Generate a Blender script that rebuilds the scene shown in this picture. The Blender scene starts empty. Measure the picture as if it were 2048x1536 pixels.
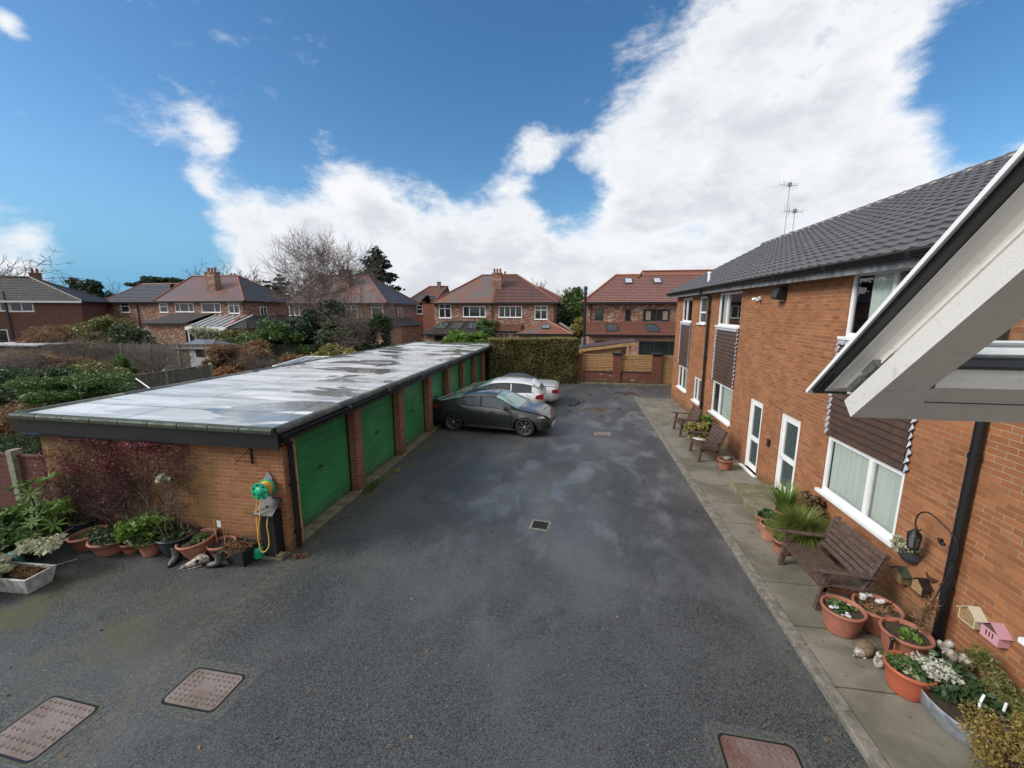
import bpy, bmesh, math, random
import numpy as np
from mathutils import Vector, Matrix, noise
S=bpy.context.scene
COL=S.collection
# ---------------------------------------------------------------- camera
FPX,PITCH,YAW,EYE=824.0,math.radians(10.18),math.radians(8.96),4.3
cf=Vector((-math.sin(YAW)*math.cos(PITCH),math.cos(YAW)*math.cos(PITCH),-math.sin(PITCH)))
cr=Vector((math.cos(YAW),math.sin(YAW),0)); cu=cr.cross(cf)
cam=bpy.data.cameras.new('camera'); camo=bpy.data.objects.new('camera',cam); COL.objects.link(camo)
cam.sensor_width=36; cam.lens=FPX/2048*36; cam.clip_start=0.02; cam.clip_end=3000
camo.matrix_world=Matrix.Translation((0,0,EYE))@Matrix((cr,cu,-cf)).transposed().to_4x4()
S.camera=camo
def W(x,y,Y):
    """world point on the plane at distance Y seen in the direction (x,y) of the survey photograph"""
    d=cr*(x-1024)+cu*(768-y)+cf*FPX
    return Vector((0,0,EYE))+d*(Y/d.y)
# ---------------------------------------------------------------- world, sun, exposure
SUN_EL,SUN_AZ=36.0,246.0       # azimuth clockwise from +Y
S.view_settings.view_transform='Standard'; S.view_settings.look='None'
S.view_settings.exposure=0.68; S.view_settings.gamma=1; S.view_settings.use_curve_mapping=False
world=bpy.data.worlds.new('World'); S.world=world; world.use_nodes=True
class NT:
    def __init__(s,tree): s.t=tree; s.n=tree.nodes; s.l=tree.links
    def new(s,typ,ins=None,**kw):
        n=s.n.new(typ)
        for k,v in kw.items(): setattr(n,k,v)
        for k,v in (ins or {}).items():
            if isinstance(v,tuple) and len(v)==2 and hasattr(v[0],'outputs'): s.l.new(v[0].outputs[v[1]],n.inputs[k])
            elif hasattr(v,'outputs'): s.l.new(v.outputs[0],n.inputs[k])
            elif hasattr(v,'is_output'): s.l.new(v,n.inputs[k])
            else: n.inputs[k].default_value=v
        return n
    def math(s,op,a,b=0.0,c=None,clamp=False):
        d={0:a,1:b}
        if c is not None: d[2]=c
        return s.new('ShaderNodeMath',d,operation=op,use_clamp=clamp).outputs[0]
    def mix(s,f,a,b,blend='MIX'):
        n=s.new('ShaderNodeMix',data_type='RGBA',blend_type=blend)
        for i,v in ((0,f),(6,a),(7,b)):
            if hasattr(v,'is_output'): s.l.new(v,n.inputs[i])
            else: n.inputs[i].default_value=(tuple(v)+(1,))[:4] if i else v
        return n.outputs[2]
    def ramp(s,f,a,b,smooth=True):
        return s.new('ShaderNodeMapRange',{0:f,1:a,2:b,3:0.0,4:1.0},interpolation_type='SMOOTHSTEP' if smooth else 'LINEAR').outputs[0]
    def noise(s,vec,scale,detail=4,rough=.55,dist=0.0):
        return s.new('ShaderNodeTexNoise',{'Vector':vec,'Scale':scale,'Detail':detail,'Roughness':rough,'Distortion':dist}).outputs[0]
w=NT(world.node_tree); w.n.clear()
sky=w.new('ShaderNodeTexSky',sky_type='NISHITA',sun_disc=False,sun_elevation=math.radians(SUN_EL),sun_rotation=math.radians(SUN_AZ),air_density=1.0,dust_density=.6,ozone_density=2.5)
geo=w.new('ShaderNodeNewGeometry'); 
dirv=w.new('ShaderNodeVectorMath',{0:w.new('ShaderNodeTexCoord').outputs['Generated']},operation='NORMALIZE').outputs[0]
# cloud banks: (px,py,radius px,weight)
BL=[(1510,90,200,1),(1370,190,135,.9),(1700,160,200,1),(1600,330,260,1),(1480,270,230,1),(1800,260,120,.85),(1290,420,185,1),(1130,540,200,1),
 (900,480,170,1),(760,440,150,1),(620,440,120,1),(520,440,90,.9),(640,560,200,1),(850,600,210,1),(1000,570,170,1),(1500,560,300,1),(1850,480,260,1),(1760,400,190,1),
 (440,285,60,.82),(412,375,46,.7),(1070,305,85,.9),(1165,335,62,.8),(1010,380,75,.8),(60,480,120,.9),(110,500,60,.8),(10,40,45,.7),(30,210,45,.45),(-150,520,160,.9),(560,500,110,1),(300,640,60,.4),
 (2060,560,200,1),(1250,250,55,.5)]
NEG=[(1150,408,55,.5),(1110,350,45,.3),(260,470,120,.6),(545,345,75,.5),(1080,170,90,.5),(860,250,120,.6),(1960,280,60,.4),(1960,120,110,.6)]
def lobe(px,py,r):
    d=(cr*(px-1024)+cu*(768-py)+cf*FPX); dist=d.length; d.normalize()
    ang=r*FPX/(dist*dist)*1.0*(dist/FPX)**.5
    dt=w.new('ShaderNodeVectorMath',{0:dirv,1:tuple(d)},operation='DOT_PRODUCT').outputs['Value']
    return w.math('SUBTRACT',1.0,w.math('DIVIDE',w.math('ARCCOSINE',w.math('MINIMUM',dt,1.0)),ang*1.9),clamp=True)
acc=None
for px,py,r,a in BL:
    v=w.math('MULTIPLY',lobe(px,py,r),a)
    acc=v if acc is None else w.math('SMOOTH_MAX',acc,v,.3)
for px,py,r,a in NEG: acc=w.math('SUBTRACT',acc,w.math('MULTIPLY',lobe(px,py,r),a))
warp=w.new('ShaderNodeVectorMath',{0:dirv,1:(1,1,1.9)},operation='MULTIPLY').outputs[0]
n1=w.noise(warp,5.0,10,.62,.25); n2=w.noise(warp,17.0,8,.65,.3)
nn=w.math('ADD',w.math('MULTIPLY',w.math('SUBTRACT',n1,.5),1.25),w.math('MULTIPLY',w.math('SUBTRACT',n2,.5),.45))
# unseen cloud added behind and overhead to make the sky light less blue
sep=w.new('ShaderNodeSeparateXYZ',{0:dirv})
back=w.math('MULTIPLY',w.ramp(sep.outputs[1],.1,-.25),.85)
side=w.math('MULTIPLY',w.ramp(w.math('ABSOLUTE',sep.outputs[0]),.88,.98),.5)
over=w.math('MULTIPLY',w.ramp(sep.outputs[2],.60,.78),.85)
acc=w.math('MAXIMUM',acc,w.math('MAXIMUM',w.math('MAXIMUM',back,over),side))
dens=w.math('ADD',acc,nn)
cm=w.ramp(dens,.32,.74)
n3=w.noise(warp,2.6,6,.6,.4); n4=w.noise(warp,7.5,6,.6,.4)
shade=w.math('ADD',w.ramp(w.math('ADD',w.math('MULTIPLY',n3,.55),w.math('MULTIPLY',n4,.45)),.36,.60),w.math('MULTIPLY',w.ramp(sep.outputs[2],.30,.02),.55),clamp=True)
thick=w.ramp(dens,.55,1.0)
cloud=w.mix(w.math('MULTIPLY',shade,thick),(6.0,6.1,6.25),(4.4,4.55,4.9))
sep=w.new('ShaderNodeSeparateXYZ',{0:dirv})
skc=w.new('ShaderNodeHueSaturation',{'Hue':.493,'Saturation':1.22,'Value':1.0,'Color':sky}).outputs[0]
skc=w.mix(1.0,skc,(.80,.84,.90),'MULTIPLY')
skc=w.mix(w.ramp(sep.outputs[2],.30,-.02),skc,(.80,2.6,4.3))
fin=w.mix(cm,skc,cloud)
bg=w.new('ShaderNodeBackground',{0:fin,1:.1})
w.new('ShaderNodeOutputWorld',{0:bg})
sun=bpy.data.lights.new('sun','SUN'); suno=bpy.data.objects.new('sun',sun); COL.objects.link(suno)
sun.energy=2.3; sun.angle=math.radians(24); sun.color=(1,.95,.88)
az,el=math.radians(SUN_AZ),math.radians(SUN_EL)
sd=Vector((math.sin(az)*math.cos(el),math.cos(az)*math.cos(el),math.sin(el)))
suno.rotation_euler=sd.to_track_quat('Z','Y').to_euler()
# ---------------------------------------------------------------- mesh helpers
R=random.Random(7)
X_,Y_,Z_=Vector((1,0,0)),Vector((0,1,0)),Vector((0,0,1))
class MB:
    def __init__(s): s.v=[];s.f=[];s.mi=[];s.sm=[]
    def add(s,vs,fs,mi=0,smooth=False):
        b=len(s.v); s.v+=[tuple(v) for v in vs]
        for f in fs: s.f.append([i+b for i in f]); s.mi.append(mi); s.sm.append(smooth)
    def quad(s,a,b,c,d,mi=0): s.add([a,b,c,d],[(0,1,2,3)],mi)
    def poly(s,pts,mi=0): s.add(pts,[tuple(range(len(pts)))],mi)
    def box(s,x0,x1,y0,y1,z0,z1,mi=0): s.obox(Vector((0,0,0)),X_,Y_,Z_,x0,x1,y0,y1,z0,z1,mi)
    def obox(s,o,a,b,c,a0,a1,b0,b1,c0,c1,mi=0):
        p=[o+a*i+b*j+c*k for k in (c0,c1) for j in (b0,b1) for i in (a0,a1)]
        fs=[(0,2,3,1),(4,5,7,6),(0,1,5,4),(2,6,7,3),(0,4,6,2),(1,3,7,5)]
        if a.cross(b).dot(c)*(a1-a0)*(b1-b0)*(c1-c0)<0: fs=[tuple(reversed(f)) for f in fs]
        s.add(p,fs,mi)
    def prism(s,pts,ext,mi=0,smooth=False):
        pts=[Vector(p) for p in pts]; ext=Vector(ext); n=len(pts)
        nrm=Vector((0,0,0))
        for i in range(n): nrm+=pts[i].cross(pts[(i+1)%n])
        if nrm.dot(ext)>0: pts=pts[::-1]
        vs=pts+[p+ext for p in pts]
        s.add(vs,[tuple(range(n)),tuple(range(2*n-1,n-1,-1))],mi)
        s.add(vs,[(i,i+n,(i+1)%n+n,(i+1)%n) for i in range(n)],mi,smooth)
    def tube(s,pts,rad,seg=6,mi=0,cap=True,smooth=True):
        pts=[Vector(p) for p in pts]; n=len(pts)
        if not hasattr(rad,'__len__'): rad=[rad]*n
        vs=[]; ref=None
        for i,p in enumerate(pts):
            d=(pts[min(i+1,n-1)]-pts[max(i-1,0)])
            if d.length<1e-9: d=Vector((0,0,1))
            d.normalize()
            if ref is None:
                ref=d.cross(Z_ if abs(d.z)<.9 else X_).normalized()
            a=(ref-d*ref.dot(d))
            if a.length<1e-6: a=d.cross(X_ if abs(d.x)<.9 else Y_)
            a.normalize(); ref=a; b=d.cross(a)
            for k in range(seg):
                t=2*math.pi*k/seg; vs.append(p+(a*math.cos(t)+b*math.sin(t))*rad[i])
        fs=[(i*seg+k,i*seg+(k+1)%seg,(i+1)*seg+(k+1)%seg,(i+1)*seg+k) for i in range(n-1) for k in range(seg)]
        s.add(vs,fs,mi,smooth)
        if cap: s.add(vs[:seg],[tuple(range(seg-1,-1,-1))],mi); s.add(vs[-seg:],[tuple(range(seg))],mi)
    def lathe(s,o,prof,seg=20,mi=0,axis=Z_,sx=1.0,sy=1.0,xd=None):
        o=Vector(o); axis=Vector(axis).normalized()
        a=Vector(xd) if xd is not None else axis.cross(Y_ if abs(axis.y)<.9 else X_).normalized(); b=axis.cross(a)
        vs=[]
        for r,h in prof:
            for k in range(seg):
                t=2*math.pi*k/seg; vs.append(o+axis*h+a*(math.cos(t)*r*sx)+b*(math.sin(t)*r*sy))
        n=len(prof)
        fs=[(i*seg+k,i*seg+(k+1)%seg,(i+1)*seg+(k+1)%seg,(i+1)*seg+k) for i in range(n-1) for k in range(seg)]
        s.add(vs,fs,mi,True)
    def blob(s,o,rx,ry,rz,mi=0,seg=12,rings=8,jit=0,seed=0):
        o=Vector(o); vs=[]; 
        for i in range(rings+1):
            ph=math.pi*i/rings
            for k in range(seg):
                t=2*math.pi*k/seg; d=Vector((math.sin(ph)*math.cos(t),math.sin(ph)*math.sin(t),math.cos(ph)))
                m=1+jit*noise.noise(d*2.3+Vector((seed,seed*1.7,0)))
                vs.append(o+Vector((d.x*rx,d.y*ry,d.z*rz))*m)
        fs=[(i*seg+k,(i+1)*seg+k,(i+1)*seg+(k+1)%seg,i*seg+(k+1)%seg) for i in range(rings) for k in range(seg)]
        s.add(vs,fs,mi,True)
    def build(s,name,mats,parent=None,kind=None,bevel=0,smooth_all=False):
        me=bpy.data.meshes.new(name); me.from_pydata(s.v,[],s.f)
        if not isinstance(mats,(list,tuple)): mats=[mats]
        for m in mats: me.materials.append(m)
        me.polygons.foreach_set('material_index',s.mi)
        me.polygons.foreach_set('use_smooth',[bool(x) or smooth_all for x in s.sm])
        me.update(); auto_uv(me)
        o=bpy.data.objects.new(name,me); COL.objects.link(o)
        if parent is not None: o.parent=parent; o.matrix_parent_inverse=world_of(parent).inverted()
        if bevel:
            b=o.modifiers.new('bevel','BEVEL'); b.width=bevel; b.segments=2; b.limit_method='ANGLE'; b.angle_limit=.7
        if kind: o['kind']=kind
        return o
def world_of(o):
    m=o.matrix_basis.copy()
    while o.parent: 
        m=o.parent.matrix_basis@o.matrix_parent_inverse@m; o=o.parent
    return m
def auto_uv(me):
    if not me.polygons: return
    nf=len(me.polygons); nl=len(me.loops)
    co=np.empty(len(me.vertices)*3); me.vertices.foreach_get('co',co); co=co.reshape(-1,3)
    nr=np.empty(nf*3); me.polygons.foreach_get('normal',nr); nr=nr.reshape(-1,3)
    ls=np.empty(nf,int); me.polygons.foreach_get('loop_total',ls)
    li=np.empty(nl,int); me.loops.foreach_get('vertex_index',li)
    fn=np.repeat(nr,ls,axis=0)
    u=np.stack([-fn[:,1],fn[:,0],np.zeros(nl)],1); L=np.linalg.norm(u,axis=1)
    flat=L<.12; u[flat]=(1,0,0); u/=np.linalg.norm(u,axis=1)[:,None]
    v=np.cross(fn,u); v[flat]=(0,1,0)
    P=co[li]; uv=np.stack([(P*u).sum(1),(P*v).sum(1)],1)
    lay=me.uv_layers.new(name='uv'); lay.data.foreach_set('uv',uv.astype(np.float32).ravel())
def tag(o,label=None,cat=None,group=None,kind=None):
    if label: o['label']=label
    if cat: o['category']=cat
    if group: o['group']=group
    if kind: o['kind']=kind
    return o
def thing(name,label,cat,loc=(0,0,0),rz=0,group=None):
    o=bpy.data.objects.new(name,None); COL.objects.link(o); o.location=loc; o.rotation_euler=(0,0,rz); o.empty_display_size=.2
    return tag(o,label,cat,group)
def child(mb,name,mat,parent,label=None,bevel=0):
    """mesh given in the parent's own coordinates"""
    o=mb.build(name,mat,None,bevel=bevel); o.parent=parent
    if label: o['label']=label
    return o
# ---------------------------------------------------------------- materials
def M(name,col=(.5,.5,.5),rough=.6,metal=0.0,var=0.0,vscale=3.0,bump=0.0,bscale=40.0,spec=.5,coat=0.0,col2=None,coord='Object'):
    m=bpy.data.materials.new(name); m.use_nodes=True; t=NT(m.node_tree); t.n.clear()
    co=t.new('ShaderNodeTexCoord').outputs[coord]
    c=tuple(col)+(1,)
    p=t.new('ShaderNodeBsdfPrincipled',{'Base Color':c,'Roughness':rough,'Metallic':metal,'Specular IOR Level':spec,'Coat Weight':coat,'Coat Roughness':.06})
    if var or col2:
        n=t.ramp(t.noise(co,vscale,6,.62),.34,.66)
        b=col2 if col2 else tuple(x*(1-var) for x in col)
        t.l.new(t.mix(n,col,b),p.inputs['Base Color'])
        t.l.new(t.new('ShaderNodeMapRange',{0:n,3:rough,4:min(1,rough*1.25)}).outputs[0],p.inputs['Roughness'])
    if bump:
        b=t.new('ShaderNodeBump',{'Strength':bump,'Distance':.02,'Height':t.noise(co,bscale,4,.6)})
        t.l.new(b.outputs[0],p.inputs['Normal'])
    t.new('ShaderNodeOutputMaterial',{0:p})
    return m
def brick_mat(name,c1,c2,mortar,pale=None,pale_amt=.3,bw=.225,rh=.075,ms=.006,green=0.0,rough=.85,bias=0.0,stain=.25):
    m=bpy.data.materials.new(name); m.use_nodes=True; t=NT(m.node_tree); t.n.clear()
    uv=t.new('ShaderNodeTexCoord').outputs['UV']; ob=t.new('ShaderNodeTexCoord').outputs['Object']
    b=t.new('ShaderNodeTexBrick',{'Vector':uv,'Color1':(0,0,0,1),'Color2':(1,1,1,1),'Mortar':(.5,.5,.5,1),'Scale':1.0,'Mortar Size':ms,'Mortar Smooth':.2,'Bias':bias,'Brick Width':bw,'Row Height':rh})
    c=t.mix(b.outputs[0],c1,c2)
    if pale:
        # a share of bricks is pale or dark: sharpen the per-brick value
        f=t.ramp(t.math('ADD',b.outputs[0],t.math('MULTIPLY',t.math('SUBTRACT',t.noise(ob,1.3,3),.5),.8)),1-pale_amt,1-pale_amt+.12)
        c=t.mix(f,c,pale)
    c=t.mix(t.math('MULTIPLY',t.ramp(t.noise(ob,.9,5,.6),.4,.75),stain),c,tuple(x*.55 for x in c2))
    c=t.mix(t.math('MULTIPLY',t.noise(ob,38,4,.7),.35),c,tuple(x*.6 for x in c1))
    dk=t.new('ShaderNodeTexBrick',{'Vector':t.new('ShaderNodeVectorMath',{0:uv,1:(bw*7,rh*22,0)},operation='ADD').outputs[0],'Color1':(0,0,0,1),'Color2':(1,1,1,1),'Mortar':(0,0,0,1),'Scale':1.0,'Mortar Size':0.0,'Brick Width':bw,'Row Height':rh}).outputs[0]
    c=t.mix(t.math('MULTIPLY',t.ramp(dk,.62,.95),.30),c,tuple(x*.55 for x in c2))
    c=t.mix(b.outputs['Fac'],c,t.mix(t.ramp(t.noise(ob,2.5,5,.7),.35,.65),mortar,tuple(x*.55 for x in mortar)))
    spz=t.new('ShaderNodeSeparateXYZ',{0:ob})
    c=t.mix(t.math('MULTIPLY',t.ramp(t.math('ADD',spz.outputs[2],t.math('MULTIPLY',t.noise(ob,1.8,5,.7),-.7)),.12,-.28),.55),c,(.07,.065,.04))
    if green:
        sp=t.new('ShaderNodeSeparateXYZ',{0:ob})
        g=t.math('MULTIPLY',t.ramp(t.math('ADD',t.noise(ob,.55,5,.6,.6),t.math('MULTIPLY',t.math('ADD',sp.outputs[0],6.0),-.045)),.46,.66),green)
        c=t.mix(g,c,(.13,.115,.04))
    bu=t.new('ShaderNodeBump',{'Strength':.5,'Distance':.012,'Height':t.math('ADD',t.math('MULTIPLY',b.outputs['Fac'],-1.0),t.math('MULTIPLY',t.noise(ob,90,3,.7),.35))})
    p=t.new('ShaderNodeBsdfPrincipled',{'Base Color':c,'Roughness':rough,'Normal':bu,'Specular IOR Level':.3})
    t.new('ShaderNodeOutputMaterial',{0:p}); return m
def tile_mat(name,c1,c2,dirt=None,rough=.5,tw=.3,moss=0.0,mossc=(.10,.12,.03),rib=.35):
    """roof tiles: across-slope joints and per-tile tone; the course steps are real geometry"""
    m=bpy.data.materials.new(name); m.use_nodes=True; t=NT(m.node_tree); t.n.clear()
    uv=t.new('ShaderNodeTexCoord').outputs['UV']; ob=t.new('ShaderNodeTexCoord').outputs['Object']
    b=t.new('ShaderNodeTexBrick',{'Vector':uv,'Color1':(0,0,0,1),'Color2':(1,1,1,1),'Mortar':(.5,.5,.5,1),'Scale':1.0,'Mortar Size':.004,'Brick Width':tw,'Row Height':.3},offset=0.0)
    c=t.mix(b.outputs[0],c1,c2)
    if dirt: c=t.mix(t.ramp(t.noise(ob,.35,6,.65),.42,.62),c,dirt)
    c=t.mix(t.math('MULTIPLY',t.noise(ob,9,5,.7),.5),c,tuple(x*.5 for x in c1))
    if moss: c=t.mix(t.math('MULTIPLY',t.ramp(t.noise(ob,2.2,7,.75),.5,.66),moss),c,mossc)
    sx=t.new('ShaderNodeSeparateXYZ',{0:uv})
    wv=t.math('SINE',t.math('MULTIPLY',sx.outputs[0],2*math.pi/tw))
    bu=t.new('ShaderNodeBump',{'Strength':rib,'Distance':.03,'Height':t.math('ADD',t.math('MULTIPLY',wv,.5),t.math('MULTIPLY',t.noise(ob,25,3),.3))})
    p=t.new('ShaderNodeBsdfPrincipled',{'Base Color':c,'Roughness':t.new('ShaderNodeMapRange',{0:t.noise(ob,1.5,4),3:rough*.7,4:rough*1.3}).outputs[0],'Normal':bu})
    t.new('ShaderNodeOutputMaterial',{0:p}); return m
def leaf_mat(name,c1,c2,rough=.55,trans=.25):
    m=bpy.data.materials.new(name); m.use_nodes=True; t=NT(m.node_tree); t.n.clear()
    r=t.new('ShaderNodeNewGeometry').outputs['Random Per Island']; ob=t.new('ShaderNodeTexCoord').outputs['Object']
    f=t.math('ADD',t.math('MULTIPLY',r,.6),t.math('MULTIPLY',t.ramp(t.noise(ob,1.6,3),.35,.65),.4))
    c=t.mix(f,c1,c2)
    p=t.new('ShaderNodeBsdfPrincipled',{'Base Color':c,'Roughness':rough,'Specular IOR Level':.4})
    tr=t.new('ShaderNodeBsdfTranslucent',{0:c})
    mx=t.new('ShaderNodeMixShader',{0:trans,1:p,2:tr})
    t.new('ShaderNodeOutputMaterial',{0:mx}); return m
def glass_mat(name,tint=(.9,.95,.95),refl=1.0,rough=.01):
    m=bpy.data.materials.new(name); m.use_nodes=True; t=NT(m.node_tree); t.n.clear()
    fr=t.new('ShaderNodeFresnel',{'IOR':1.5}); g=t.new('ShaderNodeBsdfGlossy',{'Color':(.95,.97,1,1),'Roughness':rough}); tr=t.new('ShaderNodeBsdfTransparent',{0:tuple(tint)+(1,)})
    f=t.math('MULTIPLY',fr,1.6*refl,clamp=True)
    t.new('ShaderNodeOutputMaterial',{0:t.new('ShaderNodeMixShader',{0:f,1:tr,2:g})}); return m
m_brick=brick_mat('buff_brick',(.385,.158,.064),(.25,.094,.038),(.36,.27,.19),stain=.35,ms=.005)
m_gbrick=brick_mat('garage_brick',(.36,.150,.065),(.275,.105,.044),(.36,.29,.205),green=.5,stain=.35)
m_pbrick=brick_mat('pier_brick',(.34,.135,.068),(.24,.088,.045),(.34,.29,.22),stain=.45)
m_red=brick_mat('red_mottled_brick',(.28,.105,.066),(.17,.07,.05),(.30,.22,.17),pale=(.52,.41,.33),pale_amt=.36,ms=.010)
m_red2=brick_mat('plain_red_brick',(.29,.10,.06),(.20,.066,.04),(.25,.16,.12),ms=.008)
m_pink=brick_mat('pink_brick',(.42,.17,.11),(.50,.27,.19),(.45,.34,.28),pale=(.6,.45,.37),pale_amt=.25,ms=.01)
m_dred=brick_mat('dark_red_brick',(.20,.055,.038),(.14,.04,.03),(.20,.14,.11),pale=(.45,.40,.36),pale_amt=.05)
m_house0=brick_mat('brown_red_brick',(.19,.075,.055),(.12,.048,.038),(.24,.16,.13),ms=.010)
m_rooftile=tile_mat('brown_grey_tile',(.098,.092,.093),(.07,.066,.067),rough=.33,tw=.33,rib=0,moss=.25,mossc=(.13,.13,.11))
m_hang=tile_mat('hanging_tile_brown',(.088,.048,.030),(.062,.035,.024),rough=.45,tw=.165,rib=0)
m_t_red=tile_mat('red_roof_tile',(.25,.115,.085),(.18,.085,.068),rough=.34,tw=.2)
m_t_redworn=tile_mat('worn_red_tile',(.25,.095,.058),(.18,.08,.055),dirt=(.12,.125,.125),rough=.42,tw=.2)
m_t_brown=tile_mat('brown_roof_tile',(.17,.088,.074),(.12,.065,.058),rough=.3,tw=.3)
m_t_dark=tile_mat('dark_roof_tile',(.085,.07,.066),(.055,.046,.045),rough=.35,tw=.3,moss=.4)
m_t_slate=tile_mat('grey_slate_tile',(.12,.115,.12),(.085,.083,.09),rough=.35,tw=.2,moss=.2)
m_t_mix=tile_mat('plum_roof_tile',(.22,.105,.085),(.13,.088,.085),dirt=(.12,.105,.105),rough=.4,tw=.2)
m_upvc=M('white_upvc',(.78,.79,.79),.35,var=.08)
m_upvc_g=M('grey_painted_upvc',(.66,.645,.61),.45,var=.12,vscale=5,bump=.15,bscale=500)
def _grime(m):
    t=NT(m.node_tree); p=[n for n in t.n if n.type=='BSDF_PRINCIPLED'][0]; src=p.inputs['Base Color'].links[0].from_socket; ob=t.new('ShaderNodeTexCoord').outputs['Object']
    f=t.math('MULTIPLY',t.ramp(t.noise(ob,22,8,.75,.6),.55,.72),.45); f=t.math('MAXIMUM',f,t.math('MULTIPLY',t.ramp(t.noise(ob,240,3,.8),.66,.74),.6))
    t.l.new(t.mix(f,src,(.20,.21,.16)),p.inputs['Base Color'])
_grime(m_upvc_g)
m_black=M('black_plastic',(.012,.013,.015),.35,var=.3,bump=.1)
m_fascia=M('weathered_grey_fascia',(.20,.205,.21),.6,col2=(.085,.09,.095),vscale=6)
m_soffit=M('soffit_board',(.36,.36,.33),.7,var=.2)
m_lead=M('lead_flashing',(.30,.32,.36),.45,col2=(.5,.52,.56),vscale=18,metal=.2,bump=.4,bscale=30)
m_grn=M('moss_green_felt',(.052,.075,.048),.6,col2=(.03,.042,.03),vscale=7,bump=.3,bscale=60)
m_kerb=M('concrete_kerb',(.22,.20,.17),.75,col2=(.11,.105,.085),vscale=9,bump=.4)
m_conc=M('old_concrete',(.22,.19,.125),.7,col2=(.11,.10,.055),vscale=4,bump=.4)
m_post=M('concrete_post',(.26,.26,.2),.85,col2=(.15,.16,.1),vscale=8,bump=.3)
m_wood=M('weathered_brown_wood',(.115,.078,.062),.45,col2=(.06,.036,.027),vscale=14,bump=.3,bscale=70)
m_dkwood=M('dark_oak_wood',(.10,.045,.028),.4,var=.4,vscale=8)
m_terra=M('terracotta',(.33,.125,.08),.6,col2=(.25,.09,.058),vscale=7)
m_terra2=M('pale_terracotta',(.40,.19,.13),.65,col2=(.30,.12,.075),vscale=7)
m_soil=M('potting_soil',(.035,.024,.017),.95,bump=1,bscale=60,col2=(.07,.05,.035),vscale=40)
m_hose=M('yellow_hose',(.72,.42,.07),.45,var=.15)
m_reel=M('green_plastic',(.01,.38,.20),.35,var=.12)
m_teal=M('turquoise_plastic',(.10,.42,.42),.4,var=.15)
m_dkgreen=M('dark_glazed_pot',(.02,.03,.03),.25,var=.3)
m_celadon=M('mossy_glazed_pot',(.13,.16,.10),.4,col2=(.07,.08,.05),vscale=5)
m_white=M('white_ceramic',(.6,.62,.64),.35,col2=(.33,.30,.27),vscale=9)
m_bone=M('weathered_bone',(.52,.48,.42),.7,col2=(.12,.09,.07),vscale=16,bump=.6,bscale=50)
m_leather=M('worn_boot_leather',(.11,.12,.12),.5,col2=(.055,.055,.055),vscale=12,bump=.4)
m_metal=M('galvanised_metal',(.35,.36,.37),.35,metal=.8,var=.2)
m_trough=M('galvanised_trough_paint',(.30,.34,.38),.45,col2=(.16,.18,.20),vscale=9)
m_iron=M('black_iron',(.014,.014,.016),.4,metal=.3,var=.3)
m_ghost=M('white_curtain',(.84,.86,.80),.9)
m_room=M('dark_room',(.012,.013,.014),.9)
m_glass=glass_mat('window_glass',(.93,.97,.95))
m_frost=M('frosted_door_glass',(.06,.085,.085),.22,var=.3,vscale=5)
m_farglass=M('dark_window_glass',(.028,.034,.036),.06,var=.3,vscale=.8,spec=.7)
m_anth=M('anthracite_frame',(.035,.042,.05),.4)
m_orange=M('orange_ridge_tile',(.42,.15,.08),.6,var=.3,vscale=12)
m_ridgered=M('red_ridge_tile',(.24,.075,.045),.55,var=.35,vscale=10)
m_larch=M('larch_board',(.50,.31,.145),.6,col2=(.33,.18,.075),vscale=9,bump=.3)
m_fence=M('silvered_fence_board',(.155,.14,.115),.85,col2=(.085,.08,.065),vscale=5,bump=.3)
m_redfence=M('red_stained_fence',(.115,.035,.024),.6,col2=(.06,.022,.016),vscale=6,bump=.3)
m_render=M('pale_render',(.42,.43,.42),.8,var=.2,vscale=2)
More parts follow.
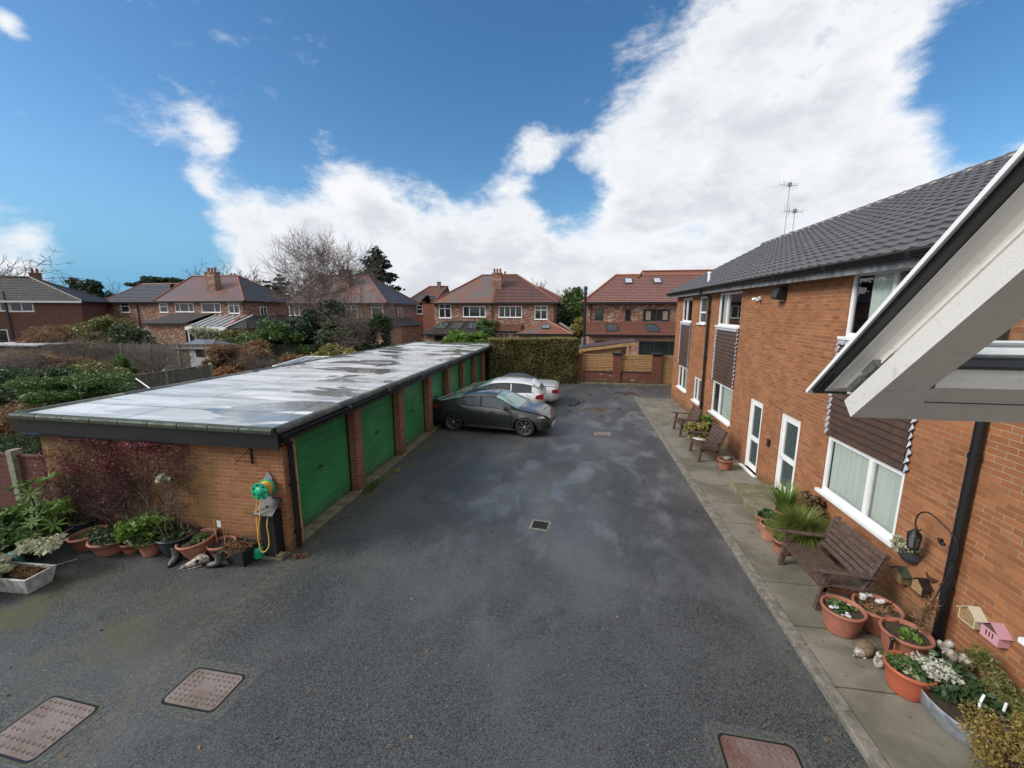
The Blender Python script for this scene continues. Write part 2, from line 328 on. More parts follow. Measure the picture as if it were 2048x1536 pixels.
# ---------------------------------------------------------------- ground materials
def asphalt_mat():
    m=bpy.data.materials.new('wet_asphalt'); m.use_nodes=True; t=NT(m.node_tree); t.n.clear()
    ob=t.new('ShaderNodeTexCoord').outputs['Object']; sp=t.new('ShaderNodeSeparateXYZ',{0:ob}); x,y=sp.outputs[0],sp.outputs[1]
    fine=t.noise(ob,85,3,.8); mid=t.noise(ob,26,5,.8); vor=t.new('ShaderNodeTexVoronoi',{'Vector':ob,'Scale':105.0}).outputs['Color']
    vs=t.new('ShaderNodeSeparateColor',{0:vor}).outputs[0]
    g=t.math('ADD',t.math('MULTIPLY',fine,.5),t.math('MULTIPLY',vs,.5))
    c=t.mix(t.ramp(g,.34,.68),(.007,.0085,.0095),(.078,.087,.091))
    c=t.mix(t.ramp(mid,.5,.75),c,(.10,.105,.105))
    big=t.noise(ob,.45,6,.62,.4)
    c=t.mix(t.math('MULTIPLY',t.ramp(big,.42,.68),.45),c,(.105,.11,.113))
    # pale stone chips
    v3=t.new('ShaderNodeTexVoronoi',{'Vector':ob,'Scale':38.0},feature='F1')
    c=t.mix(t.ramp(v3.outputs['Distance'],.17,.10),c,(.14,.145,.15))
    v2=t.new('ShaderNodeTexVoronoi',{'Vector':ob,'Scale':9.0},feature='F1')
    c=t.mix(t.ramp(v2.outputs['Distance'],.055,.035),c,(.42,.40,.36))
    gr=t.math('MULTIPLY',t.math('MAXIMUM',t.ramp(x,2.45,2.86),t.ramp(t.math('ABSOLUTE',t.math('SUBTRACT',x,-4.85)),.45,.05)),t.ramp(t.noise(ob,9,5,.8),.45,.62))
    c=t.mix(t.math('MULTIPLY',gr,.55),c,(.13,.115,.07))
    # moss: by the garage gable, along the garage plinth and near left corner
    a1=t.math('MULTIPLY',t.ramp(x,-4.2,-6.8),t.ramp(t.math('ABSOLUTE',t.math('SUBTRACT',y,4.1)),1.5,.2))
    a2=t.math('MULTIPLY',t.ramp(x,-3.7,-5.0),t.ramp(y,5.5,6.5))
    mo=t.math('MULTIPLY',t.math('MAXIMUM',a1,a2),t.ramp(t.noise(ob,1.1,6,.7,.5),.44,.62))
    c=t.mix(t.math('MULTIPLY',mo,t.math('ADD',t.math('MULTIPLY',fine,.8),.25)),c,(.075,.082,.022))
    # far puddles: brown reflection of hedge and wall painted into the colour
    reg=t.math('MULTIPLY',t.math('MULTIPLY',t.ramp(y,13.6,15.2),t.ramp(y,23.0,21.2)),t.math('MULTIPLY',t.ramp(x,-.9,.2),t.ramp(x,4.6,3.6)))
    st=t.new('ShaderNodeVectorMath',{0:ob,1:(.55,.42,1)},operation='MULTIPLY').outputs[0]
    pn=t.noise(st,1.55,4,.5,.9)
    pud=t.math('MULTIPLY',t.ramp(pn,.585,.61),reg)
    c=t.mix(t.math('MULTIPLY',pud,.85),c,(.042,.028,.018))
    # damp patches, with the pale wet sheen painted into their base colour
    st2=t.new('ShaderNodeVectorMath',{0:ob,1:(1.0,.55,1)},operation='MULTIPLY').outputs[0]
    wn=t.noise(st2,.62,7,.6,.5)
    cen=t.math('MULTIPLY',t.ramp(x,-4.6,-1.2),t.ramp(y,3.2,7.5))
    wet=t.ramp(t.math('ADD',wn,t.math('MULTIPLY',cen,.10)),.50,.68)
    film_sheen=t.math('MULTIPLY',t.math('MAXIMUM',t.ramp(t.math('ADD',t.noise(st2,1.35,4,.5,.3),t.math('MULTIPLY',cen,.05)),.51,.73),t.math('MULTIPLY',t.ramp(t.noise(st2,.38,5,.55,.3),.42,.62),.55)),cen)
    ro=t.math('SUBTRACT',.62,t.math('MULTIPLY',wet,.2)); ro=t.math('SUBTRACT',ro,t.math('MULTIPLY',film_sheen,.24))
    ro=t.math('MULTIPLY',ro,t.math('SUBTRACT',1.0,t.math('MULTIPLY',pud,.97)))
    hs=t.math('MULTIPLY',t.math('SUBTRACT',1.0,t.math('MULTIPLY',film_sheen,.7)),t.math('SUBTRACT',1.0,pud))
    bu=t.new('ShaderNodeBump',{'Distance':.006,'Strength':t.math('MULTIPLY',hs,.9),'Height':g})
    c=t.mix(t.math('MULTIPLY',wet,.22),c,(.03,.033,.037))
    c=t.mix(t.math('MULTIPLY',film_sheen,.42),c,(.145,.156,.163))
    p=t.new('ShaderNodeBsdfPrincipled',{'Base Color':c,'Roughness':ro,'Normal':bu,'Specular IOR Level':t.math('ADD',.5,t.math('MULTIPLY',film_sheen,.55))})
    t.new('ShaderNodeOutputMaterial',{0:p}); return m
def flag_mat():
    m=bpy.data.materials.new('paving_slabs'); m.use_nodes=True; t=NT(m.node_tree); t.n.clear()
    ob=t.new('ShaderNodeTexCoord').outputs['Object']
    c=t.mix(t.ramp(t.noise(ob,1.1,6,.65,.4),.36,.66),(.27,.245,.20),(.135,.13,.09))
    c=t.mix(t.math('MULTIPLY',t.noise(ob,45,4,.7),.5),c,(.06,.06,.045))
    v2=t.new('ShaderNodeTexVoronoi',{'Vector':ob,'Scale':14.0})
    c=t.mix(t.ramp(v2.outputs['Distance'],.06,.04),c,(.34,.31,.26))
    wet=t.ramp(t.noise(ob,.8,5),.4,.62)
    bu=t.new('ShaderNodeBump',{'Strength':.35,'Distance':.008,'Height':t.noise(ob,35,5,.7)})
    p=t.new('ShaderNodeBsdfPrincipled',{'Base Color':c,'Roughness':t.math('SUBTRACT',.62,t.math('MULTIPLY',wet,.25)),'Normal':bu})
    t.new('ShaderNodeOutputMaterial',{0:p}); return m
def felt_mat():
    m=bpy.data.materials.new('wet_roof_felt'); m.use_nodes=True; t=NT(m.node_tree); t.n.clear()
    ob=t.new('ShaderNodeTexCoord').outputs['Object']; sp=t.new('ShaderNodeSeparateXYZ',{0:ob})
    c=t.mix(t.ramp(t.noise(ob,.5,6,.6),.35,.65),(.44,.45,.445),(.60,.605,.60))
    c=t.mix(t.math('MULTIPLY',t.noise(ob,60,4,.7),.3),c,(.12,.13,.13))
    st0=t.new('ShaderNodeVectorMath',{0:ob,1:(.35,1.5,1)},operation='MULTIPLY').outputs[0]
    c=t.mix(t.ramp(t.noise(st0,1.1,6,.65,.4),.40,.62),c,(.74,.75,.755))
    c=t.mix(t.math('MULTIPLY',t.ramp(t.noise(st0,.7,5,.6,.6),.56,.70),.6),c,(.26,.27,.27))
    sw=t.new('ShaderNodeVectorMath',{0:t.new('ShaderNodeSeparateColor',{0:t.new('ShaderNodeTexNoise',{'Vector':ob,'Scale':.5}).outputs[1]}).inputs[0].links[0].from_socket,1:(.25,.18,0)},operation='MULTIPLY').outputs[0]
    b=t.new('ShaderNodeTexBrick',{'Vector':t.new('ShaderNodeVectorMath',{0:ob,1:sw},operation='ADD').outputs[0],'Color1':(.35,.35,.35,1),'Color2':(.65,.65,.65,1),'Mortar Size':.022,'Mortar Smooth':.3,'Brick Width':5.3,'Row Height':1.0,'Scale':1.0})
    c=t.mix(t.math('MULTIPLY',b.outputs['Fac'],.75),c,(.085,.09,.095))
    c=t.mix(t.ramp(b.outputs[0],.4,.6),c,t.mix(.18,c,(.09,.10,.09)))
    st=t.new('ShaderNodeVectorMath',{0:ob,1:(.45,.85,1)},operation='MULTIPLY').outputs[0]
    pn=t.noise(st,1.15,5,.55,.6)
    near=t.math('MULTIPLY',t.math('MULTIPLY',t.ramp(sp.outputs[1],14.0,8.0),t.ramp(sp.outputs[0],-6.3,-7.8)),.22)
    pud=t.ramp(t.math('SUBTRACT',t.math('SUBTRACT',pn,near),t.math('MULTIPLY',b.outputs['Fac'],.05)),.475,.515)
    damp=t.ramp(t.noise(st,1.6,5,.6),.38,.62)
    ro=t.math('SUBTRACT',.36,t.math('MULTIPLY',damp,.12)); ro=t.math('MULTIPLY',ro,t.math('SUBTRACT',1.0,t.math('MULTIPLY',pud,.93)))
    c=t.mix(t.math('MULTIPLY',pud,.8),c,(.10,.10,.10))
    h=t.math('MULTIPLY',t.noise(ob,70,3,.7),t.math('SUBTRACT',1.0,pud))
    bu=t.new('ShaderNodeBump',{'Strength':.25,'Distance':.01,'Height':t.math('ADD',h,t.math('MULTIPLY',b.outputs['Fac'],1.0))})
    rip=t.new('ShaderNodeBump',{'Strength':.10,'Distance':.02,'Height':t.noise(ob,5,3),'Normal':bu})
    p=t.new('ShaderNodeBsdfPrincipled',{'Base Color':c,'Roughness':ro,'Normal':rip,'Specular IOR Level':t.math('ADD',.35,t.math('MULTIPLY',pud,.6))})
    t.new('ShaderNodeOutputMaterial',{0:p}); return m
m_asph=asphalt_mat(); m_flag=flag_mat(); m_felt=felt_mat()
m_earth=M('garden_ground',(.055,.06,.028),.95,col2=(.085,.065,.045),vscale=.8,bump=.6,bscale=12)
m_grass=M('lawn_ground',(.05,.075,.02),.95,col2=(.09,.085,.035),vscale=1.5,bump=.6,bscale=30)
# ---------------------------------------------------------------- ground, yard, path, kerb
b=MB(); b.quad((-700,-300,-.03),(700,-300,-.03),(700,1200,-.03),(-700,1200,-.03)); b.build('ground',m_earth,kind='structure')
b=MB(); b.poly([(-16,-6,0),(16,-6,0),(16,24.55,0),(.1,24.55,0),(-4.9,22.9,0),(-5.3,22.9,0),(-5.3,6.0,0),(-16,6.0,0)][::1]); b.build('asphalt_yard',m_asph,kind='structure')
b=MB(); b.quad((3.02,-4,.0),(4.7,-4,.0),(4.7,20.6,.0),(3.02,20.6,.0))
PH=.07
# individual slabs with real joints: edge row and wall row
ys=-3.9; k=0
while ys<20.5:
    ye=min(ys+.94,20.55)
    for (xa,xb,off) in ((3.03,3.92,0),(3.942,4.64,.02)):
        z=PH+R.uniform(-.004,.004)
        b.box(xa,xb,ys,ye-.022,.0,z)
    ys=ye; k+=1
b.build('footpath',m_flag,kind='structure',bevel=.006)
b=MB(); ys=-4
while ys<20.6:
    ye=min(ys+.915,20.62); z=PH+.012+R.uniform(-.003,.003); b.box(2.87+R.uniform(-.006,.006),3.022,ys,ye-.008,-.02,z); ys=ye
b.build('kerb',m_kerb,kind='structure',bevel=.012)
b=MB(); b.box(.25,7.5,24.42,24.56,-.02,.07); b.build('far_kerb',m_conc,kind='structure')
b=MB(); b.box(-5.32,-4.99,6.05,24.0,-.02,.035); b.build('garage_apron',m_conc,kind='structure',bevel=.01)
# ---------------------------------------------------------------- wall / window builders
def wall(mb,o,u,n,u0,u1,z0,z1,ops=(),dep=.10,mi=0,back=.0):
    """flat wall with openings and reveals; o origin, u along, n outward"""
    o=Vector(o); us=sorted({u0,u1,*[a for q in ops for a in q[:2]]}); zs=sorted({z0,z1,*[a for q in ops for a in q[2:4]]})
    us=[x for x in us if u0<=x<=u1]; zs=[x for x in zs if z0<=x<=z1]
    flip=u.cross(Z_).dot(n)<0
    def q(a,b,c,d):
        mb.quad(*( (d,c,b,a) if flip else (a,b,c,d)),mi=mi)
    for i in range(len(us)-1):
        for j in range(len(zs)-1):
            cu_,cz=(us[i]+us[i+1])/2,(zs[j]+zs[j+1])/2
            if any(a<cu_<b_ and c<cz<d for a,b_,c,d in [x[:4] for x in ops]): continue
            P=lambda a,z:o+u*a+Z_*z
            q(P(us[i],zs[j]),P(us[i+1],zs[j]),P(us[i+1],zs[j+1]),P(us[i],zs[j+1]))
    for a,b_,c,d in [x[:4] for x in ops]:
        P=lambda s,z,k:o+u*s+Z_*z-n*k
        q(P(a,c,0),P(a,d,0),P(a,d,dep),P(a,c,dep)); q(P(b_,d,0),P(b_,c,0),P(b_,c,dep),P(b_,d,dep))
        q(P(a,d,0),P(b_,d,0),P(b_,d,dep),P(a,d,dep)); q(P(b_,c,0),P(a,c,0),P(a,c,dep),P(b_,c,dep))
def window(par,o,u,n,u0,u1,z0,z1,cols=(1,),rows=None,dep=.07,fw=.055,mat=None,pane=None,sill=True,curtain=None,name='window',real=False,sillmat=None,bars=.045):
    """cols: relative widths of lights; rows: for each column list of relative heights (from top)"""
    o=Vector(o); mat=mat or m_upvc; pane=pane or m_farglass
    f=MB(); s=lambda a0,a1,b0,b1,k0,k1,mi=0:f.obox(o,u,Z_,n,a0,a1,b0,b1,k0,k1,mi)
    k0,k1=-dep,-dep+.05
    s(u0,u1,z0,z0+fw,k0,k1); s(u0,u1,z1-fw,z1,k0,k1); s(u0,u0+fw,z0+fw,z1-fw,k0,k1); s(u1-fw,u1,z0+fw,z1-fw,k0,k1)
    tot=sum(cols); a=u0+fw; iw=(u1-u0-2*fw); p=MB(); 
    for i,cw in enumerate(cols):
        b_=a+iw*cw/tot
        if i: s(a-bars/2,a+bars/2,z0+fw,z1-fw,k0,k1+.004)
        rr=rows[i] if rows else (1,)
        zt=z1-fw; ih=z1-z0-2*fw; rt=sum(rr)
        for j,rh in enumerate(rr):
            zb=zt-ih*rh/rt
            if j: s(a+bars/2,b_-bars/2,zt-bars/2,zt+bars/2,k0,k1+.002)
            q0=o+n*(k0+.02); pq=[q0+u*a+Z_*zb,q0+u*b_+Z_*zb,q0+u*b_+Z_*zt,q0+u*a+Z_*zt]; p.poly(pq if u.cross(Z_).dot(n)>0 else pq[::-1])
            zt=zb
        a=b_
    fo=f.build(name,mat,par)
    po=p.build('pane',pane,fo)
    if sill:
        m2=MB(); m2.obox(o,u,Z_,n,u0-.07,u1+.07,z0-.035,z0+.004,-dep+.02,.07); m2.obox(o,u,Z_,n,u0-.07,u1+.07,z0-.05,z0-.035,.05,.07); m2.build('sill',sillmat or m_upvc,fo)
    if real:
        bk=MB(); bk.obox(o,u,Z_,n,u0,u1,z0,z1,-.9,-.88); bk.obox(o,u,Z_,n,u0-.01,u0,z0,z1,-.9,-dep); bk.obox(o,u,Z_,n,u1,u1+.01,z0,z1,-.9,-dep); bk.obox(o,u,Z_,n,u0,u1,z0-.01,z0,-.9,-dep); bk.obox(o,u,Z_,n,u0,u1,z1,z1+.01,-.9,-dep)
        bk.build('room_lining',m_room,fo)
    if curtain:
        for (c0,c1) in curtain:
            cm_=MB(); nn_=int((c1-c0)/.02); pts=[]
            rr=random.Random(int(c0*100)); ph=rr.random()*6
            for q in range(nn_+1):
                uu=c0+(c1-c0)*q/nn_; dd=-.125+.018*math.sin(uu*42+ph+1.3*math.sin(uu*9))+.008*math.sin(uu*90)
                pts.append(o+u*uu+n*dd)
            vs=[pp+Z_*z0 for pp in pts]+[pp+Z_*z1 for pp in pts]
            cm_.add(vs,[(q,q+1,nn_+2+q,nn_+1+q) for q in range(nn_)],0,True)
            cm_.build('curtain',m_ghost,fo)
    return fo
# ---------------------------------------------------------------- garage block
gar=thing('garage_block','long flat-roofed brick garage block with eight green up-and-over doors','garages',(-7.5,15,0))
GX=-5.25; GF=-5.05; GY0=6.05
py0=[8.58,11.02,13.45,15.65,17.85,20.0,21.95,23.85]
ZT=2.08
b=MB()
wall(b,(-10.05,GY0,0),X_,-Y_,0,5.1,-.05,2.2)           # gable wall facing the camera
wall(b,(-4.95,GY0,0),Y_,X_,0,.30,-.05,2.2); b.quad((-4.95,6.35,-.05),(-5.35,6.35,-.05),(-5.35,6.35,2.2),(-4.95,6.35,2.2))
b.quad((-10.05,24.3,-.05),(-10.05,6.05,-.05),(-10.05,6.05,2.2),(-10.05,24.3,2.2)); b.quad((-4.95,24.3,-.05),(-10.05,24.3,-.05),(-10.05,24.3,2.2),(-4.95,24.3,2.2))
b.build('brick_wall',m_gbrick,gar)
for i,y in enumerate(py0):
    b=MB(); y1=y+(.30 if i<7 else .42)
    wall(b,(0,0,0)+GF*X_ if 0 else Vector((GF,0,0)),Y_,X_,y,y1,-.03,2.14)
    wall(b,Vector((0,y,0)),X_,-Y_,-5.5,GF,-.03,2.14); wall(b,Vector((0,y1,0)),X_,Y_,-5.5,GF,-.03,2.14)
    b.build('brick_pier',m_pbrick,gar)
def door_mat():
    m=bpy.data.materials.new('green_garage_paint'); m.use_nodes=True; t=NT(m.node_tree); t.n.clear()
    ob=t.new('ShaderNodeTexCoord').outputs['Object']; sp=t.new('ShaderNodeSeparateXYZ',{0:ob})
    c=t.mix(t.ramp(t.noise(ob,1.4,5,.6),.35,.65),(.026,.215,.060),(.040,.275,.095))
    c=t.mix(t.math('MULTIPLY',t.ramp(t.noise(ob,7,6,.7),.55,.7),.35),c,(.02,.09,.04))
    chip=t.math('MULTIPLY',t.ramp(t.noise(ob,16,5,.75),.60,.66),t.ramp(sp.outputs[2],.42,.12))
    rnd=t.new('ShaderNodeObjectInfo').outputs['Random']
    c=t.new('ShaderNodeHueSaturation',{'Hue':t.math('ADD',.480,t.math('MULTIPLY',rnd,.022)),'Saturation':t.math('ADD',.80,t.math('MULTIPLY',rnd,.22)),'Value':t.math('SUBTRACT',1.12,t.math('MULTIPLY',rnd,.22)),'Color':c}).outputs[0]
    c=t.mix(chip,c,(.35,.38,.34))
    c=t.mix(t.math('MULTIPLY',t.ramp(t.math('ADD',sp.outputs[2],t.math('MULTIPLY',t.noise(ob,4,5,.7),-.5)),.12,-.22),.6),c,(.06,.075,.045))
    p=t.new('ShaderNodeBsdfPrincipled',{'Base Color':c,'Roughness':.38,'Specular IOR Level':.4}); t.new('ShaderNodeOutputMaterial',{0:p}); return m
m_door=door_mat()
d0=6.42
for i,y in enumerate(py0):
    ya,yb=d0,y-.035; d0=y+.335
    f=MB()  # dark timber frame
    f.box(GX-.06,GX+.02,ya-.05,ya,.03,ZT); f.box(GX-.06,GX+.02,yb,yb+.035,.03,ZT); f.box(GX-.06,GX+.02,ya,yb,ZT-.0,ZT+.1)
    f.build('door_frame',m_black,gar)
    d=MB(); z=.05; n=12; h=(ZT-.05-.01)/n
    prof=[]
    for k in range(n):
        prof+=[(0,z+.002),(.014,z+.012),(.014,z+h-.014),(0,z+h-.004)]; z+=h
    vs=[(GX-.02+p,ya,zz) for p,zz in prof]+[(GX-.02+p,yb,zz) for p,zz in prof]; L=len(prof)
    d.add(vs,[(q,q+L,q+L+1,q+1) for q in range(L-1)])
    do=d.build('garage_door',m_door,gar)
    hd=MB(); yc=(ya+yb)/2; hd.lathe((GX-.006,yc,1.08),[(.0,.03),(.028,.03),(.03,0)],10,0,X_); hd.obox(Vector((GX+.02,yc,1.08)),Y_,Z_,X_,-.06,.06,-.012,.012,0,.02); hd.build('handle',m_black,do)
# dark backing behind doors
b=MB(); b.quad((GX-.1,6.3,0),(GX-.1,24.2,0),(GX-.1,24.2,2.2),(GX-.1,6.3,2.2)); b.build('door_lining',m_room,gar)
# roof
RZ0,RZ1=2.40,2.34
P=[(-10.28,5.90,RZ0),(-4.90,5.90,RZ0-.06),(-4.90,24.42,RZ1-.06),(-9.85,24.42,RZ1)]
b=MB(); b.quad(*P); b.build('felt_roof',m_felt,gar)
def railm(pts,mb,w=.11,h=.06,mi=0):
    for a,c in zip(pts,pts[1:]):
        a,c=Vector(a),Vector(c); d=(c-a); L=d.length; d.normalize(); s=Z_.cross(d).normalized()
        mb.obox(a,d,s,Z_,-w/2+.001,L+w/2-.001,-w/2,w/2,-.02,h,mi)
b=MB()
nseg=9
for i in range(nseg):
    a=Vector(P[0]).lerp(Vector(P[1]),i/nseg); c=Vector(P[0]).lerp(Vector(P[1]),(i+1)/nseg-.004)
    a.y-=.02;c.y-=.02
    vs=[]
    for e in (a,c):
        for dy,dz in ((-.07,-.055),(-.078,0),(-.06,.025),(0,.034),(.07,.026),(.10,-.02)): vs.append(e+Vector((0,dy,dz)))
    b.add(vs,[(q,q+1,q+7,q+6) for q in range(5)]+[(0,5,4,3,2,1),(6,7,8,9,10,11)],0,False)
b.build('felt_edge_roll',m_grn,gar)
b=MB()
for xa,xb,za,zb in ((-4.90,-4.90,RZ0-.06,RZ1-.06),(-10.28,-9.85,RZ0,RZ1)):
    a=Vector((xa,5.9,za)); c=Vector((xb,24.42,zb)); s=1 if xa>-6 else -1
    for i in range(10):
        p=a.lerp(c,i/10); q=a.lerp(c,(i+1)/10-.0008); vs=[]
        for e in (p,q):
            for dx,dz in ((.06,-.06),(.065,.0),(.03,.04),(-.05,.04),(-.12,-.01)): vs.append(e+Vector((dx*s,0,dz)))
        b.add(vs,[(k,k+1,k+6,k+5) for k in range(4)]+[(0,1,2,3,4),(9,8,7,6,5)],0,True)
b.box(-9.8,-4.9,24.36,24.44,2.2,2.36)
b.build('roof_edge_trim',M('grey_edge_felt',(.115,.125,.115),.55,col2=(.06,.07,.055),vscale=5),gar)
b=MB(); b.prism([(-10.32,5.87,RZ0-.34),(-4.86,5.87,RZ0-.40),(-4.86,5.87,RZ0-.10),(-10.32,5.87,RZ0-.04)],(0,.03,0)); b.box(-4.90,-4.862,5.9,24.4,2.10,2.28); b.box(-10.25,-4.93,5.9,6.05,2.0,2.03); b.box(-5.3,-4.9,6.05,24.3,2.135,2.16); b.build('fascia_board',m_black,gar)
b=MB(); gp=[]
for k in range(7):
    t=math.pi*k/6; gp.append((-math.cos(t)*.055,-math.sin(t)*.055))
vs=[(-4.80+gx,5.95,2.235+gz) for gx,gz in gp]+[(-4.80+gx,24.3,2.235+gz) for gx,gz in gp]
b.add(vs,[(k,k+1,k+8,k+7) for k in range(6)],0,True); b.add([(x+.0,y,z) for x,y,z in vs],[(k+7,k+8,k+1,k) for k in range(6)],0,True)
for yy in (7.9,9.8,12.2,14.6,17.0,19.5,22): b.lathe((-4.80,yy,2.235),[(.062,0),(.062,.10)],12,0,Y_)
b.build('gutter',m_black,gar)
b=MB(); b.tube([(-4.80,6.0,2.2),(-4.80,6.0,2.12),(-4.88,6.16,2.02),(-4.90,6.2,1.9),(-4.90,6.2,.05)],.042,10)
for zz in (.35,1.25,2.0): b.lathe((-4.90,6.2,zz),[(.055,0),(.055,.04)],10); b.box(-4.95,-4.90,6.13,6.27,zz,zz+.03)
b.build('downpipe',m_black,gar)
b=MB(); b.box(-5.02,-4.955,6.352,6.40,.02,2.12); b.build('timber_post',m_larch,gar)
# ---------------------------------------------------------------- apartment block on the right
WX=4.65; NX=-X_
flat=thing('apartment_block','two-storey buff brick apartment block with brown tiled roof along the right of the yard','building',(8.5,10,0))
O=Vector((WX,0,0))
WIN=[ # y0,y1,z0,z1
 (6.33,8.18,.95,2.02),(6.15,8.12,3.84,4.93),(13.0,14.85,.86,1.95),(12.98,14.9,3.80,4.84),(16.2,17.1,.78,1.72),(16.25,17.15,3.80,4.80),(18.2,19.75,.85,1.85),(18.2,19.75,3.80,4.80),(2.6,4.42,.98,2.05),(2.6,4.42,3.84,4.93)]
DR=[(10.93,11.72,.08,1.99),(9.14,9.98,.20,2.01)]
b=MB(); wall(b,O,Y_,NX,-4,20.9,-.05,5.02,WIN+DR,dep=.12)
wall(b,Vector((WX,20.9,0)),X_,Y_,0,8.2,-.05,5.02)
b.build('brick_wall',m_brick,flat)
# windows
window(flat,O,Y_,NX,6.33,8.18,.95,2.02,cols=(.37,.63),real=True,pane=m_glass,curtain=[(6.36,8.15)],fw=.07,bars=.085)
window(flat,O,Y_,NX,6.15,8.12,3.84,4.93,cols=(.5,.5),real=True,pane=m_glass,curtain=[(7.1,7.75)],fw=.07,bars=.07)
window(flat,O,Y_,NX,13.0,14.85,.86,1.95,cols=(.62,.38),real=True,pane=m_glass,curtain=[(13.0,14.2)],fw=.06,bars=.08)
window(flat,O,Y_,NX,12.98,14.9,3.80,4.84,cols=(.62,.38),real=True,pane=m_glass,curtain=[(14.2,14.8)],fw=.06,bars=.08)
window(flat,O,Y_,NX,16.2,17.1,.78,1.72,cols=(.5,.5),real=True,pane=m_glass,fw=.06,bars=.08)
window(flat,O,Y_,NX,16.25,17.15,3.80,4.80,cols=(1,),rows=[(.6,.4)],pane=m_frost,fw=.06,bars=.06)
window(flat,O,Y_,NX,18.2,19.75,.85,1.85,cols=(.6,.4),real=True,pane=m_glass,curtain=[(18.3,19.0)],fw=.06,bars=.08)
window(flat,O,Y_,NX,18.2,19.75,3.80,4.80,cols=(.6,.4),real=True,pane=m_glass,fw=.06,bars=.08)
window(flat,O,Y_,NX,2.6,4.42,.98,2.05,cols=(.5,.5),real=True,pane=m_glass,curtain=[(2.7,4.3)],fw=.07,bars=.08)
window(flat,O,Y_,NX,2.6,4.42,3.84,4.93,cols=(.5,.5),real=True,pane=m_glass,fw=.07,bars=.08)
# doors
for (a,c,z0,z1),lab in zip(DR,('white glazed door without a step','white glazed door at the top of the step')):
    f=MB(); s=lambda *q:f.obox(O,Y_,Z_,NX,*q)
    s(a,c,z1-.06,z1,-.1,-.03); s(a,a+.055,z0,z1-.06,-.1,-.03); s(c-.055,c,z0,z1-.06,-.1,-.03)
    e=.10; a2,c2=a+.06,c-.06
    s(a2,a2+e,z0+.03,z1-.065,-.09,-.045); s(c2-e,c2,z0+.03,z1-.065,-.09,-.045); s(a2+e,c2-e,z1-.065-e,z1-.065,-.09,-.045); s(a2+e,c2-e,z0+.03,z0+.17,-.09,-.045); zm=z0+(z1-z0)*.42; s(a2+e,c2-e,zm,zm+.12,-.09,-.045)
    do=f.build('door',m_upvc,flat); do['label']=lab
    p=MB(); p.obox(O,Y_,Z_,NX,a2+e,c2-e,z0+.17,z1-.165,-.08,-.07); p.build('door_glass',m_frost,do)
    h=MB(); hy=(c2-.05) if a>10 else (c2-.05); hz=zm+.06
    hy=a2+.05 if a>10 else c2-.05; dr=1 if a>10 else -1
    h.obox(O,Y_,Z_,NX,hy-.018,hy+.018,hz-.1,hz+.1,-.045,-.035); h.tube([O+Y_*hy+Z_*hz-X_*(-.035),O+Y_*hy+Z_*hz-X_*.01,O+Y_*(hy+.1*dr)+Z_*hz-X_*.01],.01,6); h.build('handle',m_upvc,do)
    t=MB(); t.obox(O,Y_,Z_,NX,a-.09,c+.09,z0-.07,z0,-.1,.10); t.build('threshold',m_upvc,do)
b=MB(); b.box(3.74,4.645,8.42,10.1,.05,.205); so=b.build('door_step',m_conc,flat,bevel=.012)
# hanging tile panels with lead edges (courses are real steps)
for (ya,yb,z0,z1) in ((6.33,8.18,2.05,3.80),(13.0,14.85,1.98,3.76),(18.2,19.75,1.88,3.76),(2.6,4.42,2.08,3.8)):
    t=MB(); n=int(round((z1-z0)/.115)); h=(z1-z0)/n
    for k in range(n):
        zb=z0+k*h; off=(k%2)*.0825; yy=ya-off
        while yy<yb-.001:
            y0_,y1_=max(yy,ya),min(yy+.162,yb); yy+=.165
            j=R.uniform(0,.006)
            if y1_-y0_<.02: continue
            t.obox(O,Y_,Z_,NX,y0_,y1_,zb,zb+.012,.012,.050+j)
            xx=[WX-.050-j,WX-.018]; t.add([(xx[0],y0_,zb),(xx[0],y1_,zb),(xx[1],y1_,zb+h+.01),(xx[1],y0_,zb+h+.01)],[(0,3,2,1)])
            t.add([(WX,y0_,zb),(xx[0],y0_,zb),(xx[1],y0_,zb+h+.01),(WX,y0_,zb+h+.01)],[(0,1,2,3)]); t.add([(WX,y1_,zb),(xx[0],y1_,zb),(xx[1],y1_,zb+h+.01),(WX,y1_,zb+h+.01)],[(3,2,1,0)])
    t.build('hanging_tile_panel',m_hang,flat)
    l=MB()
    for yy,sg in ((ya,-1),(yb,1)):
        for k in range(n):
            zb=z0+k*h; w_=R.uniform(.05,.09); q=R.uniform(.0,.02)
            l.add([(WX-.02,yy,zb+.005),(WX-.062-q,yy+sg*w_*.5,zb-.01+q),(WX-.03,yy+sg*w_,zb+h*.55),(WX-.02,yy,zb+h)],[(0,1,2,3),(3,2,1,0)])
            l.add([(WX-.02,yy-sg*.03,zb),(WX-.06,yy,zb),(WX-.055,yy,zb+h*.9),(WX-.02,yy-sg*.03,zb+h*.9)],[(0,1,2,3),(3,2,1,0)])
    kx=ya
    while kx<yb-.05: l.add([(WX-.03,kx,z1+.03),(WX-.03,kx+.16,z1+.03),(WX-.075,kx+.15,z1-.09),(WX-.078,kx+.01,z1-.10)],[(0,1,2,3),(3,2,1,0)]); kx+=.165
    l.build('lead_flashing',m_lead,flat)
